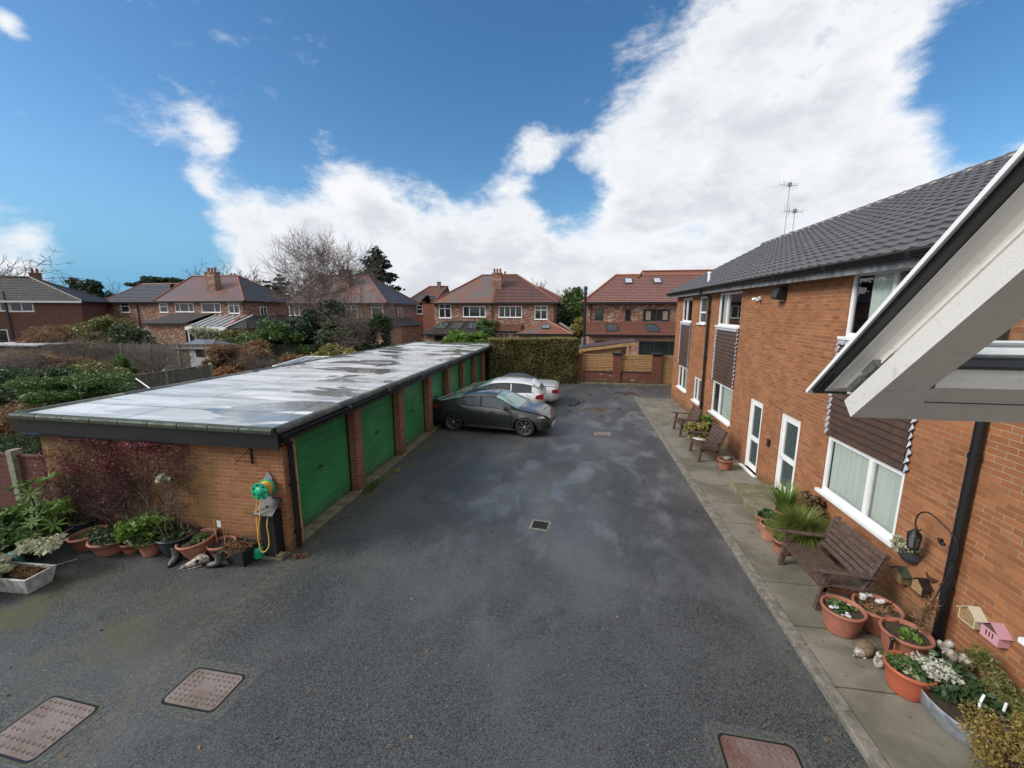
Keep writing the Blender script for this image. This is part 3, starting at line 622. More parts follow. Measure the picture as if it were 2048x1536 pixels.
# roof: real interlocking tiles on the yard slope
EX,EZ,RX,RZ_=4.25,5.06,8.6,7.36
sl=Vector((RX-EX,0,RZ_-EZ)); SL=sl.length; sl.normalize(); rn=Vector((-sl.z,0,sl.x))
t=MB(); rows=17; g=SL/rows; tw=.30; nt=int((21.6+4.2)/tw)
prof=[(0,.012),(.045,.004),(.10,.0),(.15,.004),(.19,.014),(.225,.026),(.26,.026),(.30,.012)]
for r in range(rows):
    lo=Vector((EX,0,EZ))+sl*(r*g-.02)+rn*.035; hi=Vector((EX,0,EZ))+sl*((r+1)*g+.01)+rn*.004
    vs=[];
    for i in range(nt):
        jj=R.uniform(-.004,.004)
        for (a,hh) in prof[:-1]:
            y=-4.2+i*tw+a; vs+= [(lo.x+rn.x*(hh+jj)-sl.x*.0,y,lo.z+rn.z*(hh+jj)),(hi.x+rn.x*hh,y,hi.z+rn.z*hh),(lo.x+rn.x*-.03,y,lo.z+rn.z*-.03)]
    m_=len(vs)//3
    t.add(vs,[(3*q,3*q+1,3*q+4,3*q+3) for q in range(m_-1)]+[(3*q+2,3*q,3*q+3,3*q+5) for q in range(m_-1)])
t.quad((RX+4.3,-4.2,EZ),(RX,-4.2,RZ_),(RX,21.6,RZ_),(RX+4.3,21.6,EZ))
t.quad((EX,21.55,EZ+.0),(RX,21.55,RZ_),(RX+4.3,21.55,EZ),(EX,21.55,EZ-.02))
ro=t.build('tiled_roof',m_rooftile,flat)
b=MB(); y=-4.2
while y<21.6: b.lathe((RX,y,RZ_-.035),[(.125,0),(.125,.44),(.135,.44),(.135,.47)],10,0,Y_); y+=.46
b.build('ridge_tiles',m_rooftile,ro)
b=MB(); b.box(4.36,4.39,-4.2,21.55,4.86,5.07); b.build('fascia_board',m_fascia,flat)
b=MB(); b.box(4.39,4.65,-4.2,21.5,4.90,4.93); b.build('soffit',m_soffit,flat)
b=MB(); gx,gz=4.29,5.045; gp=[(-math.cos(math.pi*k/8)*.062,-math.sin(math.pi*k/8)*.062) for k in range(9)]
vs=[(gx+a,-4.2,gz+c) for a,c in gp]+[(gx+a,21.6,gz+c) for a,c in gp]
b.add(vs,[(k,k+9,k+10,k+1) for k in range(8)],0,True); b.add(vs,[(k+1,k+10,k+9,k) for k in range(8)],0,True)
y=.6
while y<21.4:
    q=[(-math.cos(math.pi*k/8)*.072,-math.sin(math.pi*k/8)*.072) for k in range(9)]
    vs=[(gx+a,y,gz+c) for a,c in q]+[(gx+a,y+.09,gz+c) for a,c in q]
    b.add(vs,[(k,k+9,k+10,k+1) for k in range(8)]+[tuple(range(9)),tuple(range(17,8,-1))],0,True); y+=1.9
b.add([(gx+a,21.6,gz+c) for a,c in gp],[tuple(range(8,-1,-1))])
b.build('gutter',M('black_gutter',(.018,.021,.025),.3),flat)
for (yy) in (15.72,5.32):
    b=MB(); b.tube([(gx,yy+.25,gz-.05),(gx,yy+.25,gz-.14),(4.52,yy+.02,4.80),(4.575,yy,4.70),(4.575,yy,.1)],.045 if yy>10 else .05,12)
    for zz in (.9,2.6,4.2): b.lathe((4.575,yy,zz),[(.06,0),(.062,.06)],12)
    b.build('downpipe',m_black,flat)
b=MB(); fy=16.6; b.lathe((4.75,fy,5.25),[(.055,0),(.055,.42)],12); b.lathe((4.75,fy,5.62),[(.07,0),(.07,.06),(0,.06)],12); b.build('flue_pipe',m_upvc,flat)
# wall fittings
def fitting(name,label,cat,loc): return thing(name,label,cat,loc)
l=fitting('security_light','black box floodlight under the eaves of the apartment block','wall light',(4.65,10.47,4.55))
b=MB(); b.box(-.16,-.02,-.13,.13,-.02,.27); b.prism([(-.16,-.13,.27),(-.16,-.13,-.02),(-.24,-.13,.02)],(0,.26,0)); child(b,'lamp_body',m_black,l,bevel=.008)
b=MB(); b.box(-.15,-.03,-.09,.09,-.045,-.021); child(b,'lens',M('cream_lens',(.65,.5,.35),.3),l)
b=MB(); b.box(-.02,0,-.05,.05,.0,.2); child(b,'wall_bracket',m_black,l)
l=fitting('twin_spot_light','small white twin spotlight on the brick wall beside the black floodlight','wall light',(4.65,11.75,4.60))
b=MB(); b.box(-.03,0,-.05,.05,-.05,.05); child(b,'base',m_upvc,l)
for s_ in (-1,1):
    b=MB(); b.tube([(-.03,0,0),(-.08,s_*.05,.0),(-.12,s_*.12,-.03)],[.012,.02,.05],10); child(b,'lamp_head',m_upvc,l)
l=fitting('doorbell_box','small black key box on brick between the two white doors','wall box',(4.65,10.38,1.15))
b=MB(); b.box(-.05,0,-.06,.06,-.09,.09); child(b,'case',m_black,l,bevel=.02); b=MB(); b.box(-.056,-.05,-.03,.03,-.04,.05); child(b,'keypad',M('dark_grey_keys',(.05,.05,.055),.3),l)
l=fitting('alarm_box','small cream box on brick wall beside the far downpipe','wall box',(4.65,15.95,2.02))
b=MB(); b.box(-.05,0,-.07,.07,-.1,.1); child(b,'case',M('cream_plastic',(.62,.52,.34),.45),l,bevel=.03)
# aerials on the ridge
def aerial(loc,h,label,n):
    t=thing('tv_aerial',label,'aerial',loc)
    b=MB(); b.tube([(0,0,-.15),(0,0,h)],.012,6); child(b,'mast',m_metal,t)
    b=MB(); b.tube([(-.4,0,h-.12),(.4,.25,h-.12)],.008,4)
    for k in range(n):
        u=-1+2*k/(n-1); c=Vector((u*.4,u*.125+.125,h-.12)); 
        b.tube([c+Vector((.1,-.3,0)),c+Vector((-.1,.3,0))],.0035,4); b.tube([c+Vector((0,0,-.22)),c+Vector((0,0,.22))],.0035,4)
    b.tube([(-.3,-.2,h-.02),(-.3,-.2,h-.3)],.006,4); b.box(-.06,.06,-.05,.05,h-.2,h-.06)
    child(b,'antenna',m_metal,t)
    b=MB(); b.box(-.09,.09,-.09,.09,-.14,.02); child(b,'bracket',m_metal,t)
aerial((RX,20.0,RZ_+.08),2.15,'tall mast aerial on the ridge of the apartment block',6)
aerial((RX,19.3,RZ_+.08),.95,'short aerial on the ridge just right of the tall mast',5)
# ---------------------------------------------------------------- open casement beside the camera
tl=math.radians(43.5); us=X_; ss=Vector((0,-math.cos(tl),math.sin(tl))); sn=Vector((0,math.sin(tl),math.cos(tl)))
P0=W(1701,834,.55)
k=1.1; SWd,SHt=.95,1.05
sash=thing('window_sash','open grey-white casement window jutting into the top right corner of the view','window',tuple(P0+us*.45+ss*1.0))
def swp(mb,prof,edge,mi=0,smooth=False):
    """sweep a section (a inward, b outward) along left stile or bottom rail with mitred ends"""
    vs=[]
    for (a,b_) in prof:
        if edge=='left': vs+= [P0+us*a+ss*a+sn*b_, P0+us*a+ss*(SHt-a)+sn*b_]
        elif edge=='bottom': vs+= [P0+us*a+ss*a+sn*b_, P0+us*(SWd-a)+ss*a+sn*b_]
        elif edge=='right': vs+= [P0+us*(SWd-a)+ss*a+sn*b_, P0+us*(SWd-a)+ss*(SHt-a)+sn*b_]
        else: vs+= [P0+us*a+ss*(SHt-a)+sn*b_, P0+us*(SWd-a)+ss*(SHt-a)+sn*b_]
    n=len(prof); mb.add(vs,[(2*i,2*i+1,2*i+3,2*i+2) for i in range(n-1)]+[(2*n-2,2*n-1,1,0)],mi,smooth)
W1=.052; W2=.078
def prof(w): return [(0,0),(0,.0235),(.003,.025),(.008,.0255),(.008,.029),(.005,.0305),(.005,.033),(.007,.0345),(.006,.037),(.001,.041),(-.005,.0435),(-.011,.0445),(-.011,.0455),(w,.0455),(w,.022),(w-.003,.010),(w-.009,.0)]
for e in ('left','bottom','right','top'):
    b=MB(); w_=W2 if e=='bottom' else W1
    pr=prof(w_)
    if e=='bottom':
        # rail is taller than the stile is wide
        vs=[]
        for (a,b_) in pr:
            x0=a if a<=0 else a*W1/W2
            vs+=[P0+us*x0+ss*a+sn*b_, P0+us*(SWd-x0)+ss*a+sn*b_]
        n=len(pr); b.add(vs,[(2*i,2*i+1,2*i+3,2*i+2) for i in range(n-1)]+[(2*n-2,2*n-1,1,0)])
    elif e=='left':
        vs=[]
        for (a,b_) in pr:
            y0=a if a<=0 else a*W2/W1
            vs+=[P0+us*a+ss*y0+sn*b_, P0+us*a+ss*(SHt-a)+sn*b_]
        n=len(pr); b.add(vs,[(2*i,2*i+1,2*i+3,2*i+2) for i in range(n-1)]+[(2*n-2,2*n-1,1,0)])
    else: swp(b,pr,e)
    b.build('sash_rail' if e in('bottom','top') else 'sash_stile',m_upvc_g,sash)
b=MB(); w_=.016
for e in ('left','bottom','right'): swp(b,[(-.009,.0458),(-.0195,.0463),(-.0205,.0515),(-.009,.0515)],e)
b.build('rubber_gasket',m_black,sash)
b=MB()
for e in ('left','bottom','right'): swp(b,[(-.0200,.0518),(-.0255,.050),(-.0255,.0545),(.02,.056),(.02,.0518)],e)
b.build('outer_lip',m_upvc,sash)
b=MB()
for e,w1 in (('left',W1),('right',W1),('top',W1)): swp(b,[(w1+.0005,.024),(w1+.004,.025),(w1+.004,.028),(w1+.0005,.028)],e)
b.obox(P0,us,ss,sn,W1,SWd-W1,W2+.0005,W2+.006,.018,.028); b.build('glazing_gasket',m_black,sash)
b=MB(); b.obox(P0,us,ss,sn,W1+.007,SWd-W1-.007,W2+.0005,W2+.011,.0305,.040,0); b.build('spacer_bar',m_upvc,sash)
b=MB(); b.poly([P0+us*W1+ss*W2+sn*.029,P0+us*(SWd-W1)+ss*W2+sn*.029,P0+us*(SWd-W1)+ss*(SHt-W1)+sn*.029,P0+us*W1+ss*(SHt-W1)+sn*.029]); gp_=b.build('glass',glass_mat('casement_glass',(.90,.95,.94),.8),sash)
b=MB(); b.obox(P0,us,ss,sn,W1+.0005,SWd-W1-.0005,W2+.0005,W2+.016,.0425,.0452); b.build('outer_bead',m_upvc,sash)
dr=random.Random(5); b=MB()
for i in range(620):
    a=dr.uniform(W1+.006,SWd-W1-.01); c=dr.uniform(W2+.032,.5); r=dr.choice([.0008,.0011,.0015,.002,.0026])
    o_=P0+us*a+ss*c+sn*.0415
    vs=[o_+sn*r*.7]+[o_+us*math.cos(q*math.pi/3)*r+ss*math.sin(q*math.pi/3)*r*1.25 for q in range(6)]
    b.add(vs,[(0,1+(q+1)%6,1+q) for q in range(6)],0,True)
b.build('rain_drops',M('rain_drop',(.75,.8,.84),.05,spec=1.0),sash).__setitem__('kind','stuff')
b=MB()
for c0,c1,h in ((.016,.042,.0),(.047,.070,.002)): b.obox(P0,-us,ss,sn,-.007,.002,c0,c1,.0262,.0335+h)
b.obox(P0,-us,ss,sn,-.0085,-.0035,.016,.09,.0262,.029); b.build('hinge_stay',M('tarnished_steel',(.20,.21,.20),.5,metal=.5,col2=(.10,.10,.09),vscale=60),sash)
b=MB(); b.obox(P0,us,ss,sn,W1*1.05,SWd-W1,.0395,.0402,-.0009,.0001); b.build('seam_line',m_black,sash)
# ---------------------------------------------------------------- cars
def interp(tab,x):
    if x<=tab[0][0]: return tab[0][1]
    for (a,va),(c,vc) in zip(tab,tab[1:]):
        if x<=c:
            t=(x-a)/(c-a); return va+(vc-va)*t
    return tab[-1][1]
def smooth_tab(tab,x,e=.06): return (interp(tab,x-e)+2*interp(tab,x)+interp(tab,x+e))/4
def car(name,label,spec,loc,rz,group):
    L,Wd=spec['L'],spec['W']; hw=Wd/2; root=thing(name,label,'car',loc,rz,group)
    xr,xf=spec['rw'],spec['fw']; wr=spec['wr']
    bot,belt,roof=spec['bot'],spec['belt'],spec['roof']; glass=spec['glass'] # glass: (x_rear_base,x_rear_top,x_front_top,x_front_base)
    gr0,gr1,gf1,gf0=glass
    xs=sorted(set([0,.03,.08,.16,.28]+[L*i/44 for i in range(2,43)]+[L-.28,L-.16,L-.08,L-.03,L]+[gr0,gr1,gf1,gf0]+spec['pillars']))
    plan=spec['plan']
    def sect(x):
        zb=smooth_tab(bot,x); zs=smooth_tab(belt,x); zr=smooth_tab(roof,x,.09); w=hw*smooth_tab(plan,x,.04)
        zr=max(zr,zs+.012)
        h=zr-zs; cab=min(1,h/.30)
        gw=w*(1-.02*cab); tw=w*(1-.27*min(1,h/.42)) if h>.03 else w*.93
        zm=zb+(zs-zb)*.62
        pts=[(0,zb),(w*.80,zb),(w*.955,zb+.05),(w*.985,zb+.16),(w*1.0,zm-.08),(w*.992,zm),(w*.985,zm+.04),(w*.955,zs-.015),(gw*.93,zs+.004)]
        top=(tw,zr-.055*cab-.006); b_=pts[-1]
        pts+= [(b_[0]+(top[0]-b_[0])*.06,b_[1]+(top[1]-b_[1])*.06),(b_[0]+(top[0]-b_[0])*.9,b_[1]+(top[1]-b_[1])*.9),top,(tw*.90,zr-.018*cab-.002),(tw*.55,zr),(0,zr+.006)]
        return pts
    rings=[sect(x) for x in xs]; n=len(rings[0]); 
    def wheelcut(x,z): return any((x-c)**2+(z-wr)**2<(wr*1.13)**2 for c in (xr,xf))
    body=MB(); ws=MB(); sg=MB(); rg=MB(); arch=MB()
    # densify lower rows near the wheels by clipping vertices onto the arch circle
    def fixed(i,j):
        y,z=rings[i][j]; x=xs[i]
        for c in (xr,xf):
            R_=wr*1.12; dx=abs(x-c)
            if dx<R_ and 1<=j<=7:
                za=wr+math.sqrt(R_*R_-dx*dx)
                if z<za:
                    z=za-.004*(7-j); z=min(z,rings[i][7][1]-.03+.003*j)
        return x-L/2,y,z
    for side in (1,-1):
        for i in range(len(xs)-1):
            xm=(xs[i]+xs[i+1])/2
            for j in range(n-1):
                q=[fixed(i,j),fixed(i+1,j),fixed(i+1,j+1),fixed(i,j+1)]
                q=[(a,b_*side,c) for a,b_,c in q]
                if side<0: q=q[::-1]
                tgt=body
                if j==9 and gr0<xm<gf0:
                    if not any(abs(xm-p)<spec['pw'] for p in spec['pillars_c']) and spec['dlo'][0]<xm<spec['dlo'][1]: tgt=sg
                elif j>=11 and gf1<xm<gf0: tgt=ws
                elif j>=11 and gr0<xm<gr1: tgt=rg
                elif j==11 and False: pass
                tgt.add(q,[(0,1,2,3)],0,True)
    # ends
    for i,flip in ((0,True),(len(xs)-1,False)):
        ring=[fixed(i,j) for j in range(n)]; full=ring+[(a,-b_,c) for a,b_,c in reversed(ring[:-1])][:-0 or None]
        full=full[:-1]; body.add(full,[tuple(range(len(full)))[::1] if flip else tuple(range(len(full)-1,-1,-1))],0)
    paint=spec['paint']
    bo=child(body,'body',paint,root)
    bm=bmesh.new(); bm.from_mesh(bo.data); bmesh.ops.remove_doubles(bm,verts=bm.verts,dist=.0008); bm.normal_update(); bm.to_mesh(bo.data); bm.free()
    for mb,nm in ((ws,'windscreen'),(rg,'rear_window'),(sg,'side_window')):
        if not mb.v: continue
        if nm=='side_window':
            for sd in (1,-1):
                m2=MB()
                for f in mb.f:
                    vs=[mb.v[q] for q in f]
                    if vs[0][1]*sd>0: m2.add(vs,[(0,1,2,3)],0,True)
                child(m2,nm,spec['gl'],root)
        else:
            go=child(mb,nm,spec['gls'],root)
            g2=bmesh.new(); g2.from_mesh(go.data); bmesh.ops.remove_doubles(g2,verts=g2.verts,dist=.0008); g2.to_mesh(go.data); g2.free()
    x0_,x1_=spec['dlo']
    for sd in (1,-1):
        trim=MB()
        lo,up=[],[]
        for i,x in enumerate(xs):
            if x0_-.12<=x<=x1_+.12:
                a=fixed(i,9); c_=fixed(i,10); lo.append((a[0],a[1]*sd*1.004,a[2]-.012)); up.append((c_[0],c_[1]*sd*1.004,c_[2]+.012))
        trim.tube(lo,.013,5); trim.tube(up,.011,5)
        for p_ in spec['pillars_c']:
            i=min(range(len(xs)),key=lambda q:abs(xs[q]-p_)); a=fixed(i,9); c_=fixed(i,10); trim.tube([(a[0],a[1]*sd,a[2]),(c_[0],c_[1]*sd,c_[2])],.032,5)
        child(trim,'window_trim',m_black,root)
    # inner arches: dark liners
    for c in (xr,xf):
        for sd in (1,-1):
            a=MB(); R_=wr*1.13
            pts=[(c-L/2+math.cos(t)*R_,0,wr+math.sin(t)*R_) for t in [math.pi*(q/16) for q in range(17)]]
            yo,yi=sd*(hw*.97),sd*(hw*.45)
            a.add([(p[0],yo,p[2]) for p in pts]+[(p[0],yi,p[2]) for p in pts],[(q,q+1,q+18,q+17) for q in range(16)],0,True)
            a.add([(p[0],yi,p[2]) for p in pts],[tuple(range(17))]); child(a,'arch_liner',m_black,root)
            wh=MB(); cx,cy=c-L/2,sd*(hw-.115); ax=Vector((0,sd,0))
            wh.lathe((cx,cy,wr),[(wr*.66,-.1),(wr*.94,-.10),(wr,-.07),(wr,.07),(wr*.955,.10),(wr*.72,.105),(wr*.70,.06)],28,0,ax)
            wo=child(wh,'wheel',m_tyre,root)
            rm=MB(); rr=wr*.71
            rm.lathe((cx,cy,wr),[(rr,.10),(rr*.97,.085),(rr*.93,.04),(rr*.9,-.02)],28,0,ax)
            ns=spec['spokes']
            for q in range(ns):
                t=2*math.pi*q/ns; tw_=spec['twist']*sd
                for w0 in ((0,1) if spec['split'] else (0,)):
                    t2=t+tw_+ (.22 if w0 else 0)
                    def pp(r,tt,o_): return Vector((cx+math.cos(tt)*r,cy+sd*o_,wr+math.sin(tt)*r))
                    hwid=.13 if not w0 else .05
                    rm.add([pp(rr*.16,t-.5*hwid*3,.085),pp(rr*.16,t+.5*hwid*3,.085),pp(rr*.95,t2+hwid*.5,.092),pp(rr*.95,t2-hwid*.5,.092)],[(0,1,2,3),(3,2,1,0)])
            rm.lathe((cx,cy,wr),[(rr*.2,.06),(rr*.2,.09),(0,.095)],16,0,ax)
            child(rm,'rim',spec['rimmat'],wo)
            dk=MB(); dk.lathe((cx,cy,wr),[(rr*.93,.02),(0,.02)],24,0,ax); child(dk,'brake_disc',m_black,wo)
    return root
m_tyre=M('tyre_rubber',(.018,.018,.019),.7,bump=.3)
def paint(name,col,rough=.28,metal=.5,coat=1.0,beads=.25):
    m=M(name,col,rough,metal=metal,coat=coat,bump=beads,bscale=240); return m
m_cgl=M('car_side_glass',(.075,.10,.10),.05,spec=.5,var=.45,vscale=2.2); m_cgs=M('car_windscreen',(.25,.36,.35),.06,spec=.9,var=.35,vscale=3)
m_rimd=M('dark_alloy',(.30,.28,.27),.35,metal=.7); m_chrome=M('brushed_chrome',(.6,.6,.6),.2,metal=1)
L=4.36
dark=dict(L=L,W=1.80,rw=.86,fw=3.52,wr=.335,
 bot=[(0,.42),(.25,.24),(.6,.2),(3.9,.19),(4.2,.2),(L,.30)],
 belt=[(0,.93),(.25,1.00),(.9,.985),(1.6,.955),(2.7,.93),(3.3,.90),(3.9,.81),(4.2,.70),(L,.56)],
 roof=[(0,.97),(.12,1.06),(.32,1.09),(.8,1.22),(1.3,1.345),(1.9,1.41),(2.35,1.395),(2.7,1.28),(3.25,1.00),(3.4,.955),(3.9,.875),(4.2,.775),(L,.60)],
 plan=[(0,.78),(.12,.9),(.5,.985),(1.2,1),(3.2,1),(3.8,.97),(4.15,.88),(4.3,.72),(L,.62)],
 glass=(.34,1.15,2.45,3.27),pillars=[1.02,1.82,1.90,2.72],pillars_c=[1.86],pw=.05,dlo=(.98,2.98),paint=paint('dark_grey_car_paint',(.026,.030,.032),.3,.35),gl=m_cgl,gls=m_cgs,spokes=7,twist=.55,split=True,rimmat=m_rimd)
dc=W(1051,873,13.6)
ang=math.atan2(-.33,2.67)
c0=Vector((-2.93+.0,14.62,0)); d_=Vector((math.cos(ang),math.sin(ang),0))
# near-side wheels sit at (-1.67,13.60) and (-4.34,13.92)
mid=Vector((-3.005,13.76,0)); nrm=Vector((-d_.y,d_.x,0)); ctr=mid+nrm*.79+d_*((L/2)-(.86+3.52)/2)
car1=car('parked_car','dark grey fastback car nearest the camera, parked nose out of the garages','',()if 0 else 0,0,'') if 0 else car('parked_car','dark grey fastback car nearest the camera, nose pointing out from the garages',dark,tuple(ctr),ang,'cars parked in front of the garages')
def carbits(root,spec,front=True,lights=True):
    L,hw=spec['L'],spec['W']/2
    m_red_l=M('red_tail_lamp',(.35,.015,.015),.12); m_head=M('headlamp_lens',(.45,.47,.48),.08)
    for sd in (1,-1):
        b=MB(); b.prism([(L/2-.42,sd*hw*.93,.70),(L/2-.20,sd*hw*.86,.68),(L/2-.07,sd*hw*.66,.60),(L/2-.10,sd*hw*.68,.67),(L/2-.25,sd*hw*.86,.745)],(0,-sd*.12,.006)); child(b,'headlight',m_head,root)
        b=MB(); t=spec.get('tail',[(-L/2-.005,.86,.80),(-L/2+.30,.99,.86),(-L/2+.28,.985,.93),(-L/2-.0,.86,.93)])
        b.prism([(x,sd*hw*y*1.003,z) for x,y,z in t],(0.0,-sd*.05,0)); b.obox(Vector((-L/2,0,0)),X_,Y_,Z_,-.012,.03,sd*hw*.45,sd*hw*.86,t[0][2],t[3][2]); child(b,'tail_light',m_red_l,root)
        b=MB(); mx=spec['glass'][3]-L/2-.42; zb=interp(spec['belt'],mx+L/2)
        b.blob((mx,sd*(hw+.10),zb+.06),.07,.11,.065); b.tube([(mx,sd*(hw*.93),zb),(mx,sd*(hw+.06),zb+.04)],.022,6); child(b,'wing_mirror',m_black if spec.get('dm') else spec['paint'],root)
        for hx in spec.get('handles',[]):
            b=MB(); b.obox(Vector((hx-L/2,sd*(hw*.992),.80)),X_,Y_,Z_,-.09,.09,-.0 if sd>0 else -.018,.018 if sd>0 else 0,0,.025); child(b,'door_handle',spec['paint'],root,bevel=.005)
    b=MB(); b.box(-L/2+.6,L/2-.9,-hw*.97,-hw*.955,.235,.25); b.box(-L/2+.6,L/2-.9,hw*.955,hw*.97,.235,.25); 
    b2=MB(); b2.obox(Vector((L/2,0,0)),X_,Y_,Z_,-.03,.012,-.26,.26,.30,.41); child(b2,'number_plate',M('white_plate',(.7,.7,.68),.4),root)
    b2=MB(); b2.obox(Vector((L/2,0,0)),X_,Y_,Z_,-.12,.004,-hw*.5,hw*.5,.42,.53); child(b2,'grille',m_black,root)
    # door shut lines
    b=MB(); 
    for x in spec.get('shuts',[]):
        for sd in (1,-1):
            z1=interp(spec['belt'],x)
            b.obox(Vector((x-L/2,sd*hw*.998,0)),X_,Y_,Z_,-.004,.004,-.012,.0045,.30,z1-.02)
    if b.v: child(b,'door_gap',m_black,root)['kind']='stuff'
    # window surround along the belt
dark['dm']=True; dark['handles']=[1.40,2.35]; dark['shuts']=[1.12,1.98,3.02]
carbits(car1,dark)
b=MB(); b.prism([(-L/2+.0,-.62,1.03),(-L/2+.22,-.66,1.085),(-L/2+.20,-.66,1.10),(-L/2-.04,-.62,1.065)],(0,1.28,0)); child(b,'tail_spoiler',dark['paint'],car1)
b=MB(); b.box(-L/2+1.2,L/2-1.18,-.885,-.87,.225,.245); child(b,'sill_trim',m_chrome,car1)
L2=3.98
white=dict(L=L2,W=1.80,rw=.80,fw=3.22,wr=.345,
 bot=[(0,.45),(.2,.28),(.6,.23),(3.4,.23),(3.8,.25),(L2,.36)],
 belt=[(0,.98),(.2,1.06),(.8,1.06),(1.8,1.02),(2.6,1.0),(3.1,.98),(3.6,.90),(3.85,.78),(L2,.62)],
 roof=[(0,1.02),(.06,1.12),(.22,1.27),(.48,1.43),(.9,1.49),(1.5,1.51),(2.0,1.48),(2.35,1.37),(2.95,1.08),(3.1,1.04),(3.6,.96),(3.85,.84),(L2,.68)],
 plan=[(0,.80),(.1,.9),(.4,.98),(1.0,1),(3.0,1),(3.5,.96),(3.8,.85),(L2,.66)],
 glass=(.05,.42,2.1,2.98),pillars=[.62,1.28,1.36,2.35],pillars_c=[1.32],pw=.05,dlo=(.45,2.72),paint=paint('white_car_paint',(.62,.63,.64),.3,.05,beads=.1),gl=M('privacy_glass',(.02,.024,.028),.06,spec=.8),gls=m_cgs,spokes=5,twist=.1,split=False,rimmat=m_chrome,
 tail=[(-L2/2-.0,.86,.80),(-L2/2+.30,.985,.86),(-L2/2+.26,.98,.97),(-L2/2+.04,.87,1.02)],handles=[1.05,2.0],shuts=[.62,1.5,2.7])
rx=W(1092,790,17.55).x
car2=car('parked_car','white hatchback with dark privacy glass, parked tail out between the dark and silver cars',white,(rx-L2/2,16.72,0),math.pi,'cars parked in front of the garages')
carbits(car2,white)
b=MB(); b.prism([(-L2/2+.21,-.56,1.255),(-L2/2+.52,-.58,1.425),(-L2/2+.52,-.58,1.445),(-L2/2+.17,-.56,1.28)],(0,1.14,0)); child(b,'roof_spoiler',white['paint'],car2)
b=MB(); b.tube([(-1.2,0,1.48),(-1.32,0,1.6)],.008,5); child(b,'roof_aerial',m_black,car2)
L3=4.45
silver=dict(L=L3,W=1.80,rw=.95,fw=3.45,wr=.32,
 bot=[(0,.34),(.3,.22),(3.9,.2),(4.2,.22),(L3,.32)],
 belt=[(0,.80),(.15,.92),(.6,.93),(1.6,.90),(2.8,.88),(3.3,.86),(4.0,.76),(4.3,.66),(L3,.52)],
 roof=[(0,.84),(.1,.955),(.35,.99),(.98,1.0),(1.3,1.14),(1.62,1.28),(2.1,1.31),(2.45,1.27),(2.75,1.16),(3.1,.94),(3.3,.91),(4.0,.81),(4.3,.70),(L3,.56)],
 plan=[(0,.82),(.15,.93),(.6,.99),(1.2,1),(3.4,1),(3.9,.95),(4.3,.82),(L3,.7)],
 glass=(.99,1.55,2.4,3.08),pillars=[1.55,2.75],pillars_c=[],pw=.02,dlo=(1.5,2.85),paint=paint('silver_car_paint',(.60,.62,.63),.35,.25,beads=.1),gl=m_cgl,gls=m_cgs,spokes=6,twist=0,split=False,rimmat=m_chrome,
 tail=[(-L3/2-.0,.86,.62),(-L3/2+.28,.99,.66),(-L3/2+.27,.985,.80),(-L3/2+.0,.88,.80)],handles=[1.75],shuts=[1.6,3.0])
rx3=W(1119,780,19.6).x
car3=car('parked_car','silver two-door convertible with black soft top, parked tail out beyond the white hatchback',silver,(rx3-L3/2,18.95,0),math.pi,'cars parked in front of the garages')
carbits(car3,silver)
# soft top: follows the cabin roof
b=MB(); xs=[1.02+i*.145 for i in range(11)]; vs=[]
for x in xs:
    zs=interp(silver['belt'],x)+.02; zr=smooth_tab(silver['roof'],x,.09)+.028; tw=.9*(1-.25*min(1,(zr-zs)/.42))
    vs+=[(x-L3/2,-tw*1.02,zr-.12),(x-L3/2,-tw*.92,zr-.03),(x-L3/2,-tw*.5,zr),(x-L3/2,0,zr+.006),(x-L3/2,tw*.5,zr),(x-L3/2,tw*.92,zr-.03),(x-L3/2,tw*1.02,zr-.12)]
b.add(vs,[(i*7+j,(i+1)*7+j,(i+1)*7+j+1,i*7+j+1) for i in range(10) for j in range(6)],0,True); child(b,'soft_top',M('black_canvas',(.05,.052,.058),.6),car3)
# ---------------------------------------------------------------- manhole covers and drain
m_asphl=M('patched_asphalt',(.105,.11,.11),.55,col2=(.035,.038,.038),vscale=28,bump=.8,bscale=90)
m_mh=M('rusty_pink_cast_iron',(.20,.165,.155),.55,col2=(.14,.105,.09),vscale=2.5,bump=.4)
m_mh3=M('rusty_red_cast_iron',(.17,.125,.115),.5,col2=(.11,.045,.028),vscale=1.6,bump=.4)
def manhole(c,wx,wy,rz,label,mat,grid=(9,7)):
    t=thing('manhole_cover',label,'manhole cover',c,rz,'manhole covers in the yard')
    def rr(w,h,r,z):
        pts=[]
        for cx,cy,a0 in ((w/2-r,h/2-r,0),(-w/2+r,h/2-r,90),(-w/2+r,-h/2+r,180),(w/2-r,-h/2+r,270)):
            for q in range(5):
                a=math.radians(a0+q*22.5); pts.append(Vector((cx+math.cos(a)*r,cy+math.sin(a)*r,z)))
        return pts
    b=MB(); b.prism(rr(wx+.30,wy+.28,.12,.0005),(0,0,.0018)); child(b,'mortar_surround',m_asphl,t); b=MB(); b.prism(rr(wx+.10,wy+.10,.07,.001),(0,0,.004)); child(b,'dirt_joint',m_moss,t); b=MB(); b.prism(rr(wx+.045,wy+.045,.065,.001),(0,0,.0065)); child(b,'frame_rim',m_iron,t)
    b=MB(); b.prism(rr(wx,wy,.06,.003),(0,0,.007))
    nx,ny=grid
    for i in range(nx):
        for j in range(ny):
            if nx>5 and abs(i-(nx-1)/2)<1.6 and abs(j-(ny-1)/2)<1.1: continue
            x=(i-(nx-1)/2)*(wx-.1)/(nx-1); y=(j-(ny-1)/2)*(wy-.1)/(ny-1)
            b.lathe((x,y,.010),[(.020,0),(.017,.006),(.010,.006),(.008,.001)],8)
    for yy in (-.035,.035): b.box(-.11,.11,yy-.014,yy+.014,.010,.015)
    child(b,'cover_plate',mat,t)
